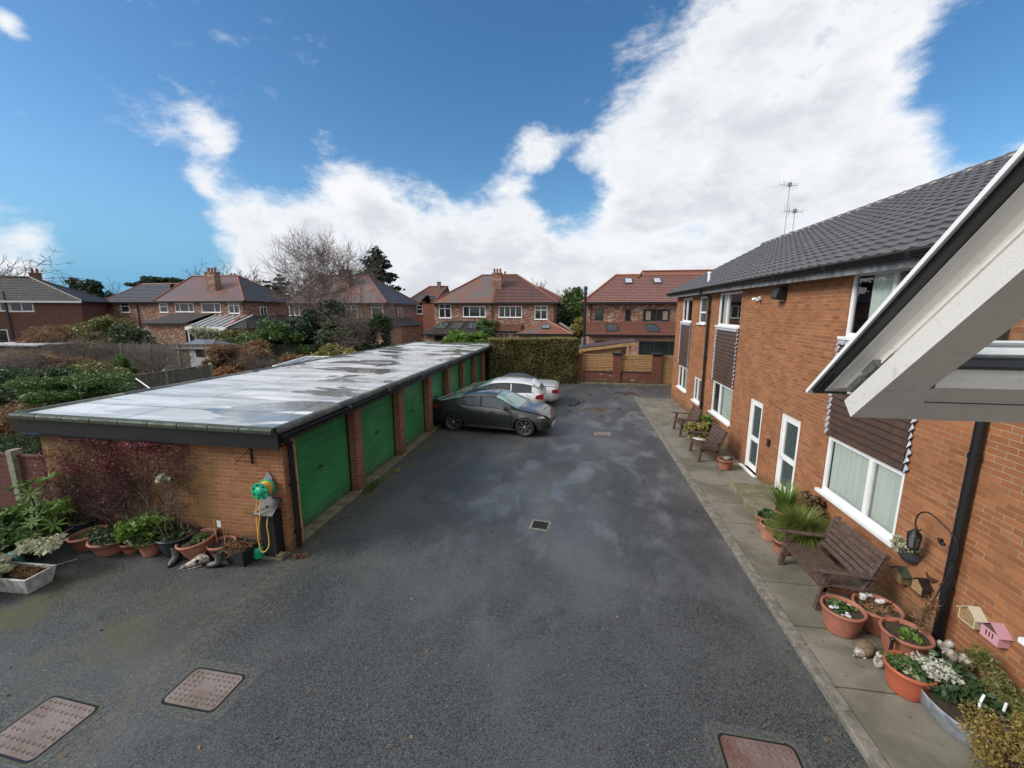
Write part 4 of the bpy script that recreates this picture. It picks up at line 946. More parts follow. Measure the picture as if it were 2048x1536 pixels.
m_moss=M('mossy_joint',(.05,.065,.03),.95,col2=(.10,.105,.10),vscale=15,bump=.5)
manhole((-4.13,3.45,0),.66,.44,-.02,'pinkish rusty manhole cover on the asphalt, right one of the two at bottom left',m_mh)
manhole((-5.42,2.80,0),.66,.56,-.05,'pinkish rusty manhole cover cut off by the left edge of the view',m_mh)
manhole((1.88,3.50,0),.68,.62,-.03,'red-rusted manhole cover at the bottom edge near the kerb',m_mh3)
manhole((.98,14.3,0),.62,.46,0,'small pale manhole cover far up the yard in front of the cars',m_mh)
t=thing('drain_grate','square black iron drain grating set in pale concrete in mid yard','drain',(-.64,7.72,0),-.12)
b=MB(); b.box(-.20,.20,-.19,.19,.001,.005); child(b,'surround',m_kerb,t)
b=MB(); b.box(-.15,.15,-.14,.14,.004,.0065); 
child(b,'grate_bars',m_room,t); b=MB()
for q in range(9): b.box(-.145,.145,-.135+q*.032,-.122+q*.032,.0066,.010)
for xx in (-.15,-.012,.125): b.box(xx,xx+.025,-.14,.14,.0070,.0115)
child(b,'grate_bars',m_iron,t)
# ---------------------------------------------------------------- foliage helpers
def leaves(name,mat,parent,n,sampler,size,seed=1,elong=1.6,up=.2,droop=0.0,kind=None,extra=None,quad=True):
    rs=np.random.RandomState(seed); P,Nn=sampler(rs,n); n=len(P)
    a=rs.normal(size=(n,3)); a[:,2]*=.6
    if Nn is not None: a-= (a*Nn).sum(1)[:,None]*Nn*.6
    a/=np.linalg.norm(a,axis=1)[:,None]+1e-9
    c=rs.normal(size=(n,3)); c-= (c*a).sum(1)[:,None]*a; c/=np.linalg.norm(c,axis=1)[:,None]+1e-9
    s=size*(.6+.8*rs.rand(n))[:,None]
    a=a*s*elong*.5; c=c*s*.5
    V=np.stack([P-a,P+c*.9-a*.1,P+a,P-c*.9-a*.1],1).reshape(-1,3)
    me=bpy.data.meshes.new(name); me.vertices.add(4*n); me.vertices.foreach_set('co',V.ravel())
    me.loops.add(4*n); me.loops.foreach_set('vertex_index',np.arange(4*n)); me.polygons.add(n)
    me.polygons.foreach_set('loop_start',np.arange(0,4*n,4)); me.polygons.foreach_set('loop_total',np.full(n,4))
    me.materials.append(mat); me.update(calc_edges=True); me.validate()
    o=bpy.data.objects.new(name,me); COL.objects.link(o)
    if parent is not None: o.parent=parent; o.matrix_parent_inverse=world_of(parent).inverted()
    if kind: o['kind']=kind
    return o
def clumps(c,r,k=30,cr_=.35,seed=0,flat=.8,shell=.55):
    """leaf positions in k clumps through an ellipsoid, gaps between"""
    rs0=np.random.RandomState(seed+99)
    d=rs0.normal(size=(k,3)); d/=np.linalg.norm(d,axis=1)[:,None]; rad=(shell+(1-shell)*rs0.rand(k))
    C=d*rad[:,None]; C[:,2]=np.where(C[:,2]<-.75,-.75,C[:,2]); cr2=cr_*(.6+.7*rs0.rand(k))
    def f(rs,n):
        i=rs.randint(0,k,n); q=rs.normal(size=(n,3)); q/=np.linalg.norm(q,axis=1)[:,None]
        q=q*(rs.rand(n)**.45)[:,None]*cr2[i][:,None]; q[:,2]*=flat
        P=(C[i]+q)*np.array(r)+np.array(c); P[:,2]=np.maximum(P[:,2],.02)
        return P,None
    return f
m_bark=M('grey_bark',(.10,.085,.075),.9,col2=(.05,.042,.036),vscale=9,bump=.5)
m_birch=M('pale_birch_bark',(.30,.27,.24),.8,col2=(.10,.08,.07),vscale=5,bump=.3)
m_twig=M('brown_twigs',(.15,.115,.10),.9); m_twig2=M('purple_twigs',(.155,.12,.105),.9); m_twigo=M('ochre_twigs',(.15,.11,.055),.9)
l_dark=leaf_mat('dark_evergreen_leaf',(0.027,0.057,0.021),(0.068,0.112,0.042)); l_mid=leaf_mat('mid_green_leaf',(0.047,0.101,0.028),(0.116,0.186,0.054)); l_bright=leaf_mat('bright_green_leaf',(.08,.16,.025),(.17,.27,.05))
l_olive=leaf_mat('olive_leaf',(0.103,0.113,0.034),(0.207,0.207,0.069)); l_brown=leaf_mat('brown_dry_leaf',(0.135,0.074,0.038),(0.270,0.162,0.081)); l_gold=leaf_mat('golden_brown_leaf',(0.163,0.119,0.031),(0.338,0.250,0.075)); l_rust=leaf_mat('rust_grass_leaf',(.20,.09,.035),(.34,.17,.07))
l_pine=leaf_mat('pine_needle',(0.016,0.036,0.023),(0.039,0.068,0.042)); l_hedge=leaf_mat('hedge_leaf',(0.133,0.138,0.044),(0.296,0.258,0.094)); l_var=leaf_mat('variegated_leaf',(.30,.32,.18),(.5,.5,.36)); l_red=leaf_mat('crimson_leaf',(.14,.018,.03),(.26,.035,.06)); l_yel=leaf_mat('yellow_green_leaf',(.20,.20,.05),(.32,.27,.09)); l_grass=leaf_mat('fountain_grass_leaf',(.09,.13,.02),(.22,.26,.06))
def branches(mb_t,mb_c,base,h,spread,seed,levels=4,r0=.16,mult=(5,5,5,4),split=2,seg=4,wob=.18,lift=.25,trunk_h=.25,stems=1,minr=.008):
    rs=random.Random(seed); tips=[]
    def grow(p,d,L,r,lv):
        n=4 if lv<2 else 3; pts=[p]; rad=[r]; dd=d.copy(); q=p.copy()
        for i in range(n):
            dd=(dd+Vector((rs.gauss(0,wob),rs.gauss(0,wob),rs.gauss(0,wob)+lift*.25*(1 if lv else .5)))).normalized()
            q=q+dd*(L/n); pts.append(q.copy()); rad.append(max(minr*.6,r*(1-.62*(i+1)/n)))
        (mb_t if lv<split else mb_c).tube(pts,rad,max(3,7-lv*2) if lv<3 else 3,cap=False)
        if lv>=levels: tips.append(q); return
        k=mult[min(lv,len(mult)-1)]; k=max(2,int(k*rs.uniform(.8,1.25)))
        for j in range(k):
            t=(rs.uniform(.25,1.0) if lv else rs.uniform(.35,1.0)) if j<k-1 else 1.0
            idx=t*n; i0=min(int(idx),n-1); pp=pts[i0].lerp(pts[i0+1],idx-i0)
            ax=Vector((rs.gauss(0,1),rs.gauss(0,1),rs.gauss(0,.35))).normalized()
            nd=(dd*(.75 if lv else .9)+ax*spread*(1 if t<1 else .3)).normalized()
            grow(pp,nd,L*rs.uniform(.5,.78),max(minr,rad[i0]*rs.uniform(.42,.62)),lv+1)
    for s in range(stems):
        d=Vector((rs.gauss(0,.05+.2*(stems>1)),rs.gauss(0,.05+.2*(stems>1)),1)).normalized()
        grow(Vector(base),d,h*trunk_h*rs.uniform(.85,1.15)*1.6,r0*(1 if stems==1 else .6),0)
    return tips
def bare_tree(label,base,h,spread=.8,seed=1,group=None,name='bare_tree',cat='tree',mt=None,mc=None,width=None,**kw):
    t=thing(name,label,cat,tuple(base),0,group); a,c=MB(),MB()
    tips=branches(a,c,Vector(base),h,spread,seed,**kw)
    # fit the crown to the wanted height and width, upright over its base
    V=np.array(a.v+c.v); bz=base[2]; top=V[:,2].max()-bz; f=h/top
    hi=V[V[:,2]-bz>top*.45]; mx,my=np.median(hi[:,0])-base[0],np.median(hi[:,1])-base[1]
    wd=width if width else h*.33; rr=np.percentile(np.abs(hi[:,0]-base[0]-mx),97); g=wd/max(rr,1e-3)
    for m_ in (a,c): m_.v=[(base[0]+(v[0]-base[0]-mx*min(1,(v[2]-bz)/top/.6))*g,base[1]+(v[1]-base[1]-my*min(1,(v[2]-bz)/top/.6))*g,bz+(v[2]-bz)*f) for v in m_.v]
    a.build('trunk',mt or m_bark,t); c.build('crown',mc or m_twig,t)
    return t
def bush(label,c,r,n,size,mat,seed=1,k=30,cr_=.35,name='bush',cat='bush',group=None,stem=True,shell=.55,elong=1.6,mat2=None,flat=.8):
    t=thing(name,label,cat,(c[0],c[1],0),0,group)
    leaves('foliage',mat,t,n,clumps(c,r,k,cr_,seed,flat,shell),size,seed,elong)
    if stem:
        a=MB(); rs=random.Random(seed)
        for q in range(6):
            tip=Vector((c[0]+rs.uniform(-.7,.7)*r[0],c[1]+rs.uniform(-.7,.7)*r[1],c[2]+rs.uniform(-.1,.5)*r[2])); b0=Vector((c[0]+rs.uniform(-.15,.15)*r[0],c[1],0))
            a.tube([b0,b0.lerp(tip,.5)+Vector((0,0,.1*r[2])),tip],[.05*max(r)*.6,.03*max(r)*.6,.008],5,cap=False)
        a.build('stems',m_bark,t)
    return t
def conifer(label,base,h,rad,seed,n=5000,size=.28,mat=None,top=0.0,name='conifer_tree',irregular=.3):
    t=thing(name,label,'tree',tuple(base)); a=MB(); a.tube([base,(base[0],base[1],base[2]+h*.5),(base[0]+.1,base[1],base[2]+h*.98)],[h*.02,h*.012,.02],7,cap=False)
    rs=random.Random(seed); tiers=int(h/.75); br=[]
    for i in range(tiers):
        f=i/(tiers-1); z=base[2]+h*(.12+.86*f); r=rad*(1-f)**.75*(1+rs.uniform(-irregular,irregular))+.15
        for q in range(rs.randint(4,6)):
            an=rs.uniform(0,6.28); rr=r*rs.uniform(.65,1.1); tip=Vector((base[0]+math.cos(an)*rr,base[1]+math.sin(an)*rr,z+rr*.12+rs.uniform(-.1,.2)))
            a.tube([(base[0],base[1],z),tip],[.05,.012],4,cap=False); br.append((Vector((base[0],base[1],z)),tip,rr))
    a.build('trunk',m_bark,t)
    wts=np.array([q[2] for q in br]); wts/=wts.sum(); A=np.array([q[0] for q in br]); Bq=np.array([q[1] for q in br])
    def f(rs_,n_):
        i=rs_.choice(len(br),n_,p=wts); u=(.25+.75*rs_.rand(n_)**.7)[:,None]; P=A[i]*(1-u)+Bq[i]*u
        P+=rs_.normal(size=(n_,3))*np.array([.28,.28,.10])*(h/12+.4); return P,None
    leaves('crown',mat or l_pine,t,n,f,size,seed,2.2)
    return t
# ---------------------------------------------------------------- houses
def tslope(mb,A,B,C,D,row=.33,lift=.06,mi=0):
    """stepped tile courses on the slope A,B (eave) C,D (ridge)"""
    A,B,C,D=map(Vector,(A,B,C,D)); n=(B-A).cross(D-A if (D-A).length>.01 else C-A).normalized()
    if n.z<0: n=-n; A,B,C,D=B,A,D,C
    L=((D-A).length+(C-B).length)/2
    L=min(L,((D+C)/2-(A+B)/2).length+.0); k=max(2,int(L/row))
    for i in range(k):
        t0,t1=i/k,(i+1)/k; a,b_=A.lerp(D,t0),B.lerp(C,t0); c,d=B.lerp(C,t1),A.lerp(D,t1)
        mb.quad(a+n*lift,b_+n*lift,c+n*.006,d+n*.006,mi); mb.quad(a-n*.02,b_-n*.02,b_+n*lift,a+n*lift,mi)
def hipline(mb,a,c,r=.09,step=.0):
    mb.tube([a,c],r,7)
def mkchimney(par,x,y,z0,w,d,h,pots,mat=None,step=True):
    b=MB(); b.box(x-w/2,x+w/2,y-d/2,y+d/2,z0,z0+h); 
    if step: b.box(x-w/2-.05,x+w/2+.05,y-d/2-.05,y+d/2+.05,z0+h,z0+h+.12)
    ch=b.build('chimney',mat or m_red,par)
    for i in range(pots):
        p=MB(); p.lathe((x-w/2+w*(i+.5)/pots,y,z0+h+.1),[(.13,0),(.11,.4),(.14,.42),(.13,.5),(.09,.5)],8); p.build('chimney_pot',m_terra,ch)
    return ch
def house(name,label,xl,xr,y0,depth,ze,zr,rl,rr,mat,rmat,group=None,over=.3,rmat_side=None,gutter=True,ridgem=None,facade_wins=(),gz=-.03,left_mat=None,split=None):
    """hipped house, facade at y0 facing the viewer, ridge from x=rl to rr"""
    t=thing(name,label,'house',((xl+xr)/2,y0+depth/2,0),0,group)
    b=MB(); wall(b,Vector((0,y0,0)),X_,-Y_,xl,xr,gz,ze,[w_[:4] for w_ in facade_wins],dep=.09)
    wall(b,Vector((xr,0,0)),Y_,X_,y0,y0+depth,gz,ze); wall(b,Vector((xl,0,0)),Y_,-X_,y0,y0+depth,gz,ze); wall(b,Vector((0,y0+depth,0)),X_,Y_,xl,xr,gz,ze)
    b.build('wall',mat,t)
    o=over; ym=y0+depth/2; A=(xl-o,y0-o,ze-.05); B_=(xr+o,y0-o,ze-.05); Cc=(xr+o,y0+depth+o,ze-.05); D=(xl-o,y0+depth+o,ze-.05); E1=(rl,ym,zr); E2=(rr,ym,zr)
    b=MB(); b2=MB()
    if split:
        sx=split; b3=MB(); tslope(b3,A,(sx,y0-o,ze-.05),(sx,ym,zr),E1,row=.2,lift=.015); tslope(b,(sx,y0-o,ze-.05),B_,E2,(sx,ym,zr)); b3.build('roof',left_mat,t)
    else: tslope(b,A,B_,E2,E1,row=.26 if rmat in(m_t_mix,m_t_slate) else .33,lift=.015 if rmat in (m_t_mix,m_t_slate) else .035)
    tslope(b2,B_,Cc,E2,E2,row=.26); tslope(b2,D,A,E1,E1,row=.26); tslope(b2,Cc,D,E1,E2)
    ro=b.build('roof',rmat,t); b2.build('roof',rmat_side or rmat,t)
    b=MB(); 
    for p,q in ((A,E1),(B_,E2),(E1,E2),(Cc,E2)): hipline(b,Vector(p)+Z_*.05,Vector(q)+Z_*.05)
    b.build('ridge_tiles',ridgem or m_ridgered,ro)
    b=MB(); b.box(xl-o,xr+o,y0-o-.12,y0-o+.02,ze-.2,ze-.06); b.box(xr+o-.02,xr+o+.1,y0-o,y0+depth+o,ze-.2,ze-.06); b.box(xl-o,xr+o,y0-o,y0+depth+o,ze-.19,ze-.16); b.build('gutter',m_black,t)
    return t
def fw(t,y0,x0,x1,z0,z1,cols,rows=None,mat=None,pane=None,sill=True,fwid=.09): return window(t,Vector((0,y0,0)),X_,-Y_,x0,x1,z0,z1,cols,rows,.06,fwid,mat,pane,sill,bars=.08)
def R4(x0,y0,x1,y1,Y):
    a=W(x0,y1,Y); c=W(x1,y0,Y); return (a.x,c.x,a.z,c.z)
def leanto(t,Y0,Y1,x0,x1,zt,zb,mat,name='lean_to_roof',hipl=0,hipr=0,row=.33,sky=(),wallmat=None,gz=-.03,wins=()):
    """lean-to against the facade at Y1 (top) reaching toward the viewer to Y0"""
    b=MB(); tslope(b,(x0,Y0-.2,zb),(x1,Y0-.2,zb),(x1-hipr,Y1,zt),(x0+hipl,Y1,zt),row=row)
    if hipl: tslope(b,(x0,Y1,zb),(x0,Y0-.2,zb),(x0+hipl,Y1,zt),(x0+hipl,Y1,zt),row=row)
    if hipr: tslope(b,(x1,Y0-.2,zb),(x1,Y1,zb),(x1-hipr,Y1,zt),(x1-hipr,Y1,zt),row=row)
    ro=b.build(name,mat,t)
    if wallmat:
        b=MB(); wall(b,Vector((0,Y0,0)),X_,-Y_,x0+.2,x1-.2,gz,zb-.05,[q[:4] for q in wins],dep=.08); wall(b,Vector((x1-.2,0,0)),Y_,X_,Y0,Y1,gz,zb); wall(b,Vector((x0+.2,0,0)),Y_,-X_,Y0,Y1,gz,zb); b.build('wall',wallmat,t)
    b=MB(); b.box(x0,x1,Y0-.32,Y0-.18,zb-.14,zb-.0); b.build('gutter',m_black,t)
    e=Vector((0,Y1-Y0+.2,zt-zb)).normalized(); nn=Vector((0,-e.z,e.y)); L=math.hypot(Y1-Y0+.2,zt-zb)
    for (u0,u1,f0,f1) in sky:
        o=Vector((0,Y0-.2,zb)); s_=MB(); m_=.07
        for q in ((u0,u1,f0*L,f0*L+m_),(u0,u1,f1*L-m_,f1*L),(u0,u0+m_,f0*L,f1*L),(u1-m_,u1,f0*L,f1*L)): s_.obox(o,X_,e,nn,q[0],q[1],q[2],q[3],.02,.11)
        so=s_.build('skylight',m_anth,ro); s_=MB(); s_.obox(o,X_,e,nn,u0+m_,u1-m_,f0*L+m_,f1*L-m_,.03,.085); s_.build('pane',m_skyg,so)
    return ro
m_skyg=M('skylight_glass',(.05,.07,.08),.05,spec=1.0,metal=0,coat=.6)
# --- centre pair of semis
Y=46.0
xl,xr=W(868,600,Y).x,W(1111,600,Y).x; ze=5.15
wn=[R4(878,608,902,636,Y),R4(926,612,971,634,Y),R4(997,612,1044,635,Y),R4(1069,611,1095,639,Y)]
ridgeL=W(965,551,Y+5); ridgeR=W(1034,551,Y+5)
hc=house('semi_detached_house','pair of mottled brick semis, half worn red roof and half brown, behind the hedge',xl,xr,Y,10,ze,ridgeL.z,ridgeL.x,ridgeR.x,m_red,m_t_brown,facade_wins=wn,split=W(985,600,Y).x,left_mat=m_t_redworn)
fw(hc,Y,*wn[0],(1,1),[(.3,.7)]*2); fw(hc,Y,*wn[1],(.28,.5,.24)); fw(hc,Y,*wn[2],(1,1,1,1)); fw(hc,Y,*wn[3],(1,1),[(.3,.7)]*2)
cx=W(995,575,Y+2.6); mkchimney(hc,cx.x,Y+2.6,6.2,1.05,.9,W(995,548,Y+2.6).z-6.2,3); c2=W(1010,548,Y+8); mkchimney(hc,c2.x,Y+8,7.2,.6,.6,1.4,1)
for xx in (985,1108):
    b=MB(); p=W(xx,640,Y); b.tube([(p.x,Y-.08,0),(p.x,Y-.08,5.0)],.05,6); b.build('downpipe',m_black,hc)
# left extension with roof windows
a=W(845,668,42.5); c=W(983,668,42.5); leanto(hc,42.5,Y,a.x,c.x,W(920,641,Y).z,a.z,m_t_dark,hipl=1.8,sky=[(W(872,655,44).x,W(893,655,44).x,.35,.8),(W(903,655,44).x,W(924,655,44).x,.35,.8),(W(933,655,44).x,W(952,655,44).x,.35,.8)],wallmat=m_red,wins=[(W(868,680,42.5).x,W(890,680,42.5).x,1.0,1.9)])
fw(hc,42.5,W(868,680,42.5).x,W(890,680,42.5).x,1.0,1.9,(1,),mat=m_anth,sill=False)
a=W(984,662,44.6); c=W(1041,662,44.6); leanto(hc,44.6,Y,a.x,c.x,W(1000,648,Y).z,a.z,m_t_redworn,row=.2,wallmat=m_red)
fw(hc,44.56,W(994,668,44.6).x,W(1035,668,44.6).x,W(1000,674,44.6).z-.5,W(1000,666,44.6).z,(1,1,1))
# conservatory style hipped room with orange ridges
Yc=41.5; a=W(1035,667,Yc); c=W(1146,669,Yc); ap=W(1096,642,Yc+2.6)
b=MB(); A=(a.x,Yc-.2,a.z); B_=(c.x,Yc-.2,a.z); tslope(b,A,B_,tuple(ap),tuple(ap),row=.22,lift=.02); tslope(b,B_,(c.x,Yc+5,a.z),(ap.x,Yc+5,ap.z),tuple(ap),row=.3); tslope(b,(a.x,Yc+5,a.z),A,tuple(ap),(ap.x,Yc+5,ap.z),row=.22)
ro=b.build('extension_roof',m_t_redworn,hc); b=MB(); hipline(b,Vector(A),ap,.08); hipline(b,Vector(B_),ap,.08); hipline(b,ap,(ap.x,Yc+5,ap.z),.08); b.build('ridge_tiles',m_orange,ro)
b=MB(); wall(b,Vector((0,Yc,0)),X_,-Y_,a.x+.2,c.x-.2,-.03,a.z-.1); wall(b,Vector((c.x-.2,0,0)),Y_,X_,Yc,Yc+5,-.03,a.z-.1); b.build('wall',m_red,hc); b=MB(); b.box(a.x-.05,c.x+.05,Yc-.34,Yc-.2,a.z-.2,a.z-.04); b.build('gutter',m_black,hc)
e=(ap-Vector(B_)); v0=W(1086,657,Yc+.9); v1=W(1098,651,Yc+1.6)
b=MB(); sl_=Vector((0,2.8,ap.z-a.z)).normalized(); b.obox(Vector(((v0.x+v1.x)/2,Yc+1.1,a.z+(ap.z-a.z)*1.3/2.8)),X_,sl_,Vector((0,-sl_.z,sl_.y)),-.42,.42,-.35,.35,.0,.12); so=b.build('skylight',m_anth,ro); b=MB(); b.obox(Vector(((v0.x+v1.x)/2,Yc+1.1,a.z+(ap.z-a.z)*1.3/2.8)),X_,sl_,Vector((0,-sl_.z,sl_.y)),-.35,.35,-.28,.28,.121,.125); b.build('pane',m_skyg,so)
b=MB(); q0=W(1121,655,Yc+3); q1=W(1146,668,Yc+1); 
for i in range(9): b.obox(Vector((c.x-1.5,Yc+1+i*.42,a.z+.95)),Vector((1.5,0,-.93)).normalized(),Y_,Vector((.93,0,1.5)).normalized(),0,1.75,0,.36,.06,.09)
b.build('glazed_roof_panel',m_render,ro)
# rear wing seen past the right gable
t=house('red_brick_house','plain red brick house half hidden behind the right end of the centre semis',W(1102,640,54).x,W(1141,640,54).x,54,9,W(1118,607,54).z,W(1090,575,58.5).z,W(1068,575,58).x,W(1082,575,58).x,m_red2,m_t_brown,facade_wins=[R4(1118,612,1126,638,54)])
fw(t,54,*R4(1117,613,1127,637,54),(1,),[(.3,.7)])
b=MB(); p=W(1141,700,52); q=W(1152,659,50); b.box(p.x-.2,p.x+1.3,50,56,-.03,W(1141,655,50).z-.6); b.build('wall',m_red2,t); b=MB(); b.obox(Vector((p.x-.4,49.8,W(1141,642,50).z)),Vector((1.6,0,-1.1)).normalized(),Y_,Vector((1.1,0,1.6)).normalized(),0,2.2,0,6.2,0,.1); b.build('verge_roof',m_render,t)
# --- house on the right beyond the fence
Y=37.0
wn=[R4(1189,617,1208,642,Y),R4(1249,618,1263,643,Y),R4(1285,618,1341,643,Y)]
xl,xr=W(1171,620,Y).x,W(1347,620,Y).x+6; rg=W(1232,551,Y+5)
hr=house('red_roofed_house','house with long brown-red tiled roof, two roof windows and anthracite frames behind the larch fence',xl,xr,Y,10,5.0,rg.z,rg.x,xr-1,m_red,m_t_red,ridgem=m_orange,facade_wins=wn)
b=MB(); r2=W(1287,545,Y+5); tslope(b,(r2.x-.6,Y+3.9,rg.z-.75),(xr,Y+3.9,rg.z-.75),(xr,Y+5.4,r2.z+.1),(r2.x+.1,Y+5.4,r2.z+.1)); b.quad((r2.x-.6,Y+3.9,rg.z-.75),(r2.x+.1,Y+5.4,r2.z+.1),(r2.x+.1,Y+8,rg.z-.8),(r2.x-.6,Y+8,rg.z-.8)); ro=b.build('raised_roof',m_t_red,hr); b=MB(); hipline(b,(r2.x,Y+5.4,r2.z+.15),(xr,Y+5.4,r2.z+.15)); hipline(b,(r2.x-.6,Y+4.3,rg.z-.3),(r2.x,Y+5.4,r2.z+.15)); b.build('ridge_tiles',m_ridgered,ro)
fw(hr,Y,*wn[0],(1,),mat=m_anth,sill=False); fw(hr,Y,*wn[1],(1,),mat=m_anth,sill=False); w3=fw(hr,Y,*wn[2],(1,1),mat=m_anth,sill=False,)
for xx in (1291,1325):
    b=MB(); q=R4(xx,620,xx+11,642,Y); n=12
    vs=[(q[0]+(q[1]-q[0])*i/n,Y+.03+.02*math.sin(i*2.1),z) for z in (q[2]+.1,q[3]-.1) for i in range(n+1)]; b.add(vs,[(i,i+1,n+2+i,n+1+i) for i in range(n)],0,True); b.build('curtain',M('beige_curtain',(.40,.33,.25),.9),w3)
e=Vector((0,5.3,rg.z-4.95)).normalized(); nn=Vector((0,-e.z,e.y)); 
for x0,x1 in ((1250,1265),(1307,1323)):
    pa=W((x0+x1)/2,565,Y+3.4); t_=(Y+3.4-(Y-.3))/(5.3/1); o=Vector((pa.x,Y-.3+5.3*.74,4.95+(rg.z-4.95)*.74))
    s_=MB(); s_.obox(o,X_,e,nn,-.36,.36,-.55,.55,.02,.12); so=s_.build('skylight',m_anth,hr); s_=MB(); s_.obox(o,X_,e,nn,-.28,.28,-.46,.46,.121,.128); s_.build('pane',M('bright_skylight_glass',(.35,.4,.45),.05,spec=1,coat=1),so)
for xx in (1181,):
    b=MB(); p=W(xx,640,Y); b.tube([(p.x,Y-.08,2.9),(p.x,Y-.08,5.0)],.045,6); b.build('downpipe',m_black,hr)
Yf=34.6; a=W(1171,669,Yf); c=W(1345,672,Yf)
leanto(hr,Yf,Y,a.x,c.x+6,W(1200,643,Y).z,a.z,m_t_red,row=.25,sky=[(W(1212,655,Yf+1).x,W(1235,655,Yf+1).x,.2,.72),(W(1293,655,Yf+1).x,W(1317,655,Yf+1).x,.2,.72)],wallmat=m_pink,wins=[(W(1277,700,Yf).x,W(1277,700,Yf).x+3.6,.05,W(1280,682,Yf).z),(W(1190,690,Yf).x,W(1224,690,Yf).x,.8,W(1190,681,Yf).z)])
fw(hr,Yf,W(1277,700,Yf).x,W(1277,700,Yf).x+3.6,.05,W(1280,682,Yf).z,(1,1,1),mat=m_anth,sill=False); fw(hr,Yf,W(1190,690,Yf).x,W(1224,690,Yf).x,.8,W(1190,681,Yf).z,(1,1),mat=m_anth,sill=False)
# garden shelter with sloping roof
sx0,sx1=W(1158,700,28.5).x,W(1262,690,28.5).x
sh=thing('garden_shelter','timber garden shelter with sloping brown felt roof behind the slatted fence','shed',((sx0+sx1)/2,29.5,0))
z0_,z1_=W(1170,697,28.5).z,W(1250,684,28.5).z
b=MB(); dv=Vector((sx1-sx0,0,z1_-z0_)).normalized(); nv=Vector((-dv.z,0,dv.x)); Ls=(Vector((sx1,0,z1_))-Vector((sx0,0,z0_))).length
b.obox(Vector((sx0,28.3,z0_)),dv,Y_,nv,-.1,Ls+.35,-.1,2.6,.0,.06); b.build('roof',M('brown_felt',(.085,.055,.05),.5,var=.3),sh)
b=MB(); b.obox(Vector((sx0,28.22,z0_)),dv,Y_,nv,-.1,Ls+.3,-.03,.0,-.22,-.02); b.build('fascia_board',m_larch,sh)
b=MB(); x=sx0
while x<sx1-.7: b.box(x,x+.09,28.4,28.43,-.03,z0_+(x-sx0)*dv.z/dv.x-.04); x+=.1
b.build('board_wall',m_larch,sh); b=MB(); b.box(sx0,sx1-.05,30.6,30.65,0,z0_); b.build('board_wall',m_larch,sh)
b=MB(); b.box(sx1-.1,sx1,28.4,28.5,-.03,z1_-.05); b.build('post',m_larch,sh); b=MB(); b.box(sx0-.0,sx0+.1,28.45,28.55,-.03,z0_); b.build('post',m_larch,sh)
fl=thing('flue_pipe','tall black metal flue pipe with silver base rising behind the fence corner','flue',(W(1168,690,29).x,29,0))
fx=W(1168,690,29).x; b=MB(); b.tube([(fx,29.2,-.03),(fx,29.2,W(1168,576,29).z)],.10,10); b.lathe((fx,29.2,W(1168,576,29).z),[(.13,-.1),(.13,.08),(0,.14)],10); b.build('pipe',m_black,fl)
b=MB(); b.box(fx-.35,fx+.1,28.9,29.05,W(1160,705,29).z,W(1160,690,29).z); b.lathe((fx-.1,28.95,W(1160,692,29).z),[(.12,0),(.12,.6)],8); b.build('metal_base',m_metal,fl)
# --- brick wall with larch slat panels at the far end of the yard
Yw=24.6
fe=thing('slatted_boundary_wall','low dark red brick wall with tall piers and horizontal larch slat panels at the end of the yard','wall',(3,Yw,0))
piers=[(W(1156,740,Yw).x,W(1167,740,Yw).x),(W(1226,740,Yw).x,W(1241,740,Yw).x),(W(1304,740,Yw).x,W(1322,740,Yw).x)]
ztop=W(1233,709,Yw).z
b=MB(); b.box(piers[0][0],piers[2][0],Yw,Yw+.22,-.03,W(1200,746,Yw).z); b.build('brick_base',m_dred,fe)
for i,(a,c) in enumerate(piers):
    b=MB(); b.box(a,c,Yw-.06,Yw+.30,-.03,ztop); pi_=b.build('brick_pier',m_dred,fe); b=MB(); b.box(a-.06,c+.06,Yw-.12,Yw+.36,ztop,ztop+.09)
    if i: b.build('pier_cap',m_black,pi_)
for (a,c),zb in (((piers[0][1],piers[1][0]),W(1200,741,Yw).z),((piers[1][1],piers[2][0]),W(1200,741,Yw).z),((piers[2][1],piers[2][1]+1.4),.1)):
    b=MB(); z=zb
    while z<ztop-.03: b.box(a+.01,c-.01,Yw+.06+R.uniform(0,.012),Yw+.09,z,z+.062+R.uniform(0,.02)); z+=.098
    b.build('slat_panel',m_larch,fe); b=MB(); b.box(a+.01,c-.01,Yw+.12,Yw+.14,zb,ztop-.05); b.build('back_board',m_dkwood,fe); b=MB(); b.box(a,c,Yw+.02,Yw+.14,zb-.12,zb-.02); b.build('bottom_rail',m_dkwood,fe)
# --- semi left of centre (seen from its right corner)
Y=45.0
cxr=W(772,620,Y).x; xl=cxr-12; dp=9.2
wn=[R4(681,610,714,636,Y),R4(743,607,765,636,Y),R4(579,607,598,631,Y)]
rR=W(735,551,Y+4.6); rL=W(640,551,Y+4.6)
hm=house('brick_house','mottled brick house with plum tiled roof and tall stepped chimney behind the bare trees',xl,cxr,Y,dp,5.15,rR.z,rL.x,rR.x,m_red,m_t_mix,facade_wins=wn,rmat_side=m_t_slate)
fw(hm,Y,*wn[0],(1,1,1),[(.3,.7)]*3); fw(hm,Y,*wn[1],(1,),[(.25,.75)]); fw(hm,Y,*wn[2],(1,1))
c_=W(693,575,Y+2.8); mkchimney(hm,c_.x,Y+2.8,5.9,1.25,1.0,W(693,540,Y+2.8).z-5.9-.1,2); c_=W(720,550,Y+7); mkchimney(hm,c_.x,Y+7,7.0,1.2,.6,1.3,2)
b=MB(); b.tube([(cxr+.06,Y+2.6,0),(cxr+.06,Y+2.6,5)],.05,6); b.tube([(cxr-.1,Y-.07,2.4),(cxr-.1,Y-.07,5)],.05,6); b.build('downpipe',m_black,hm)
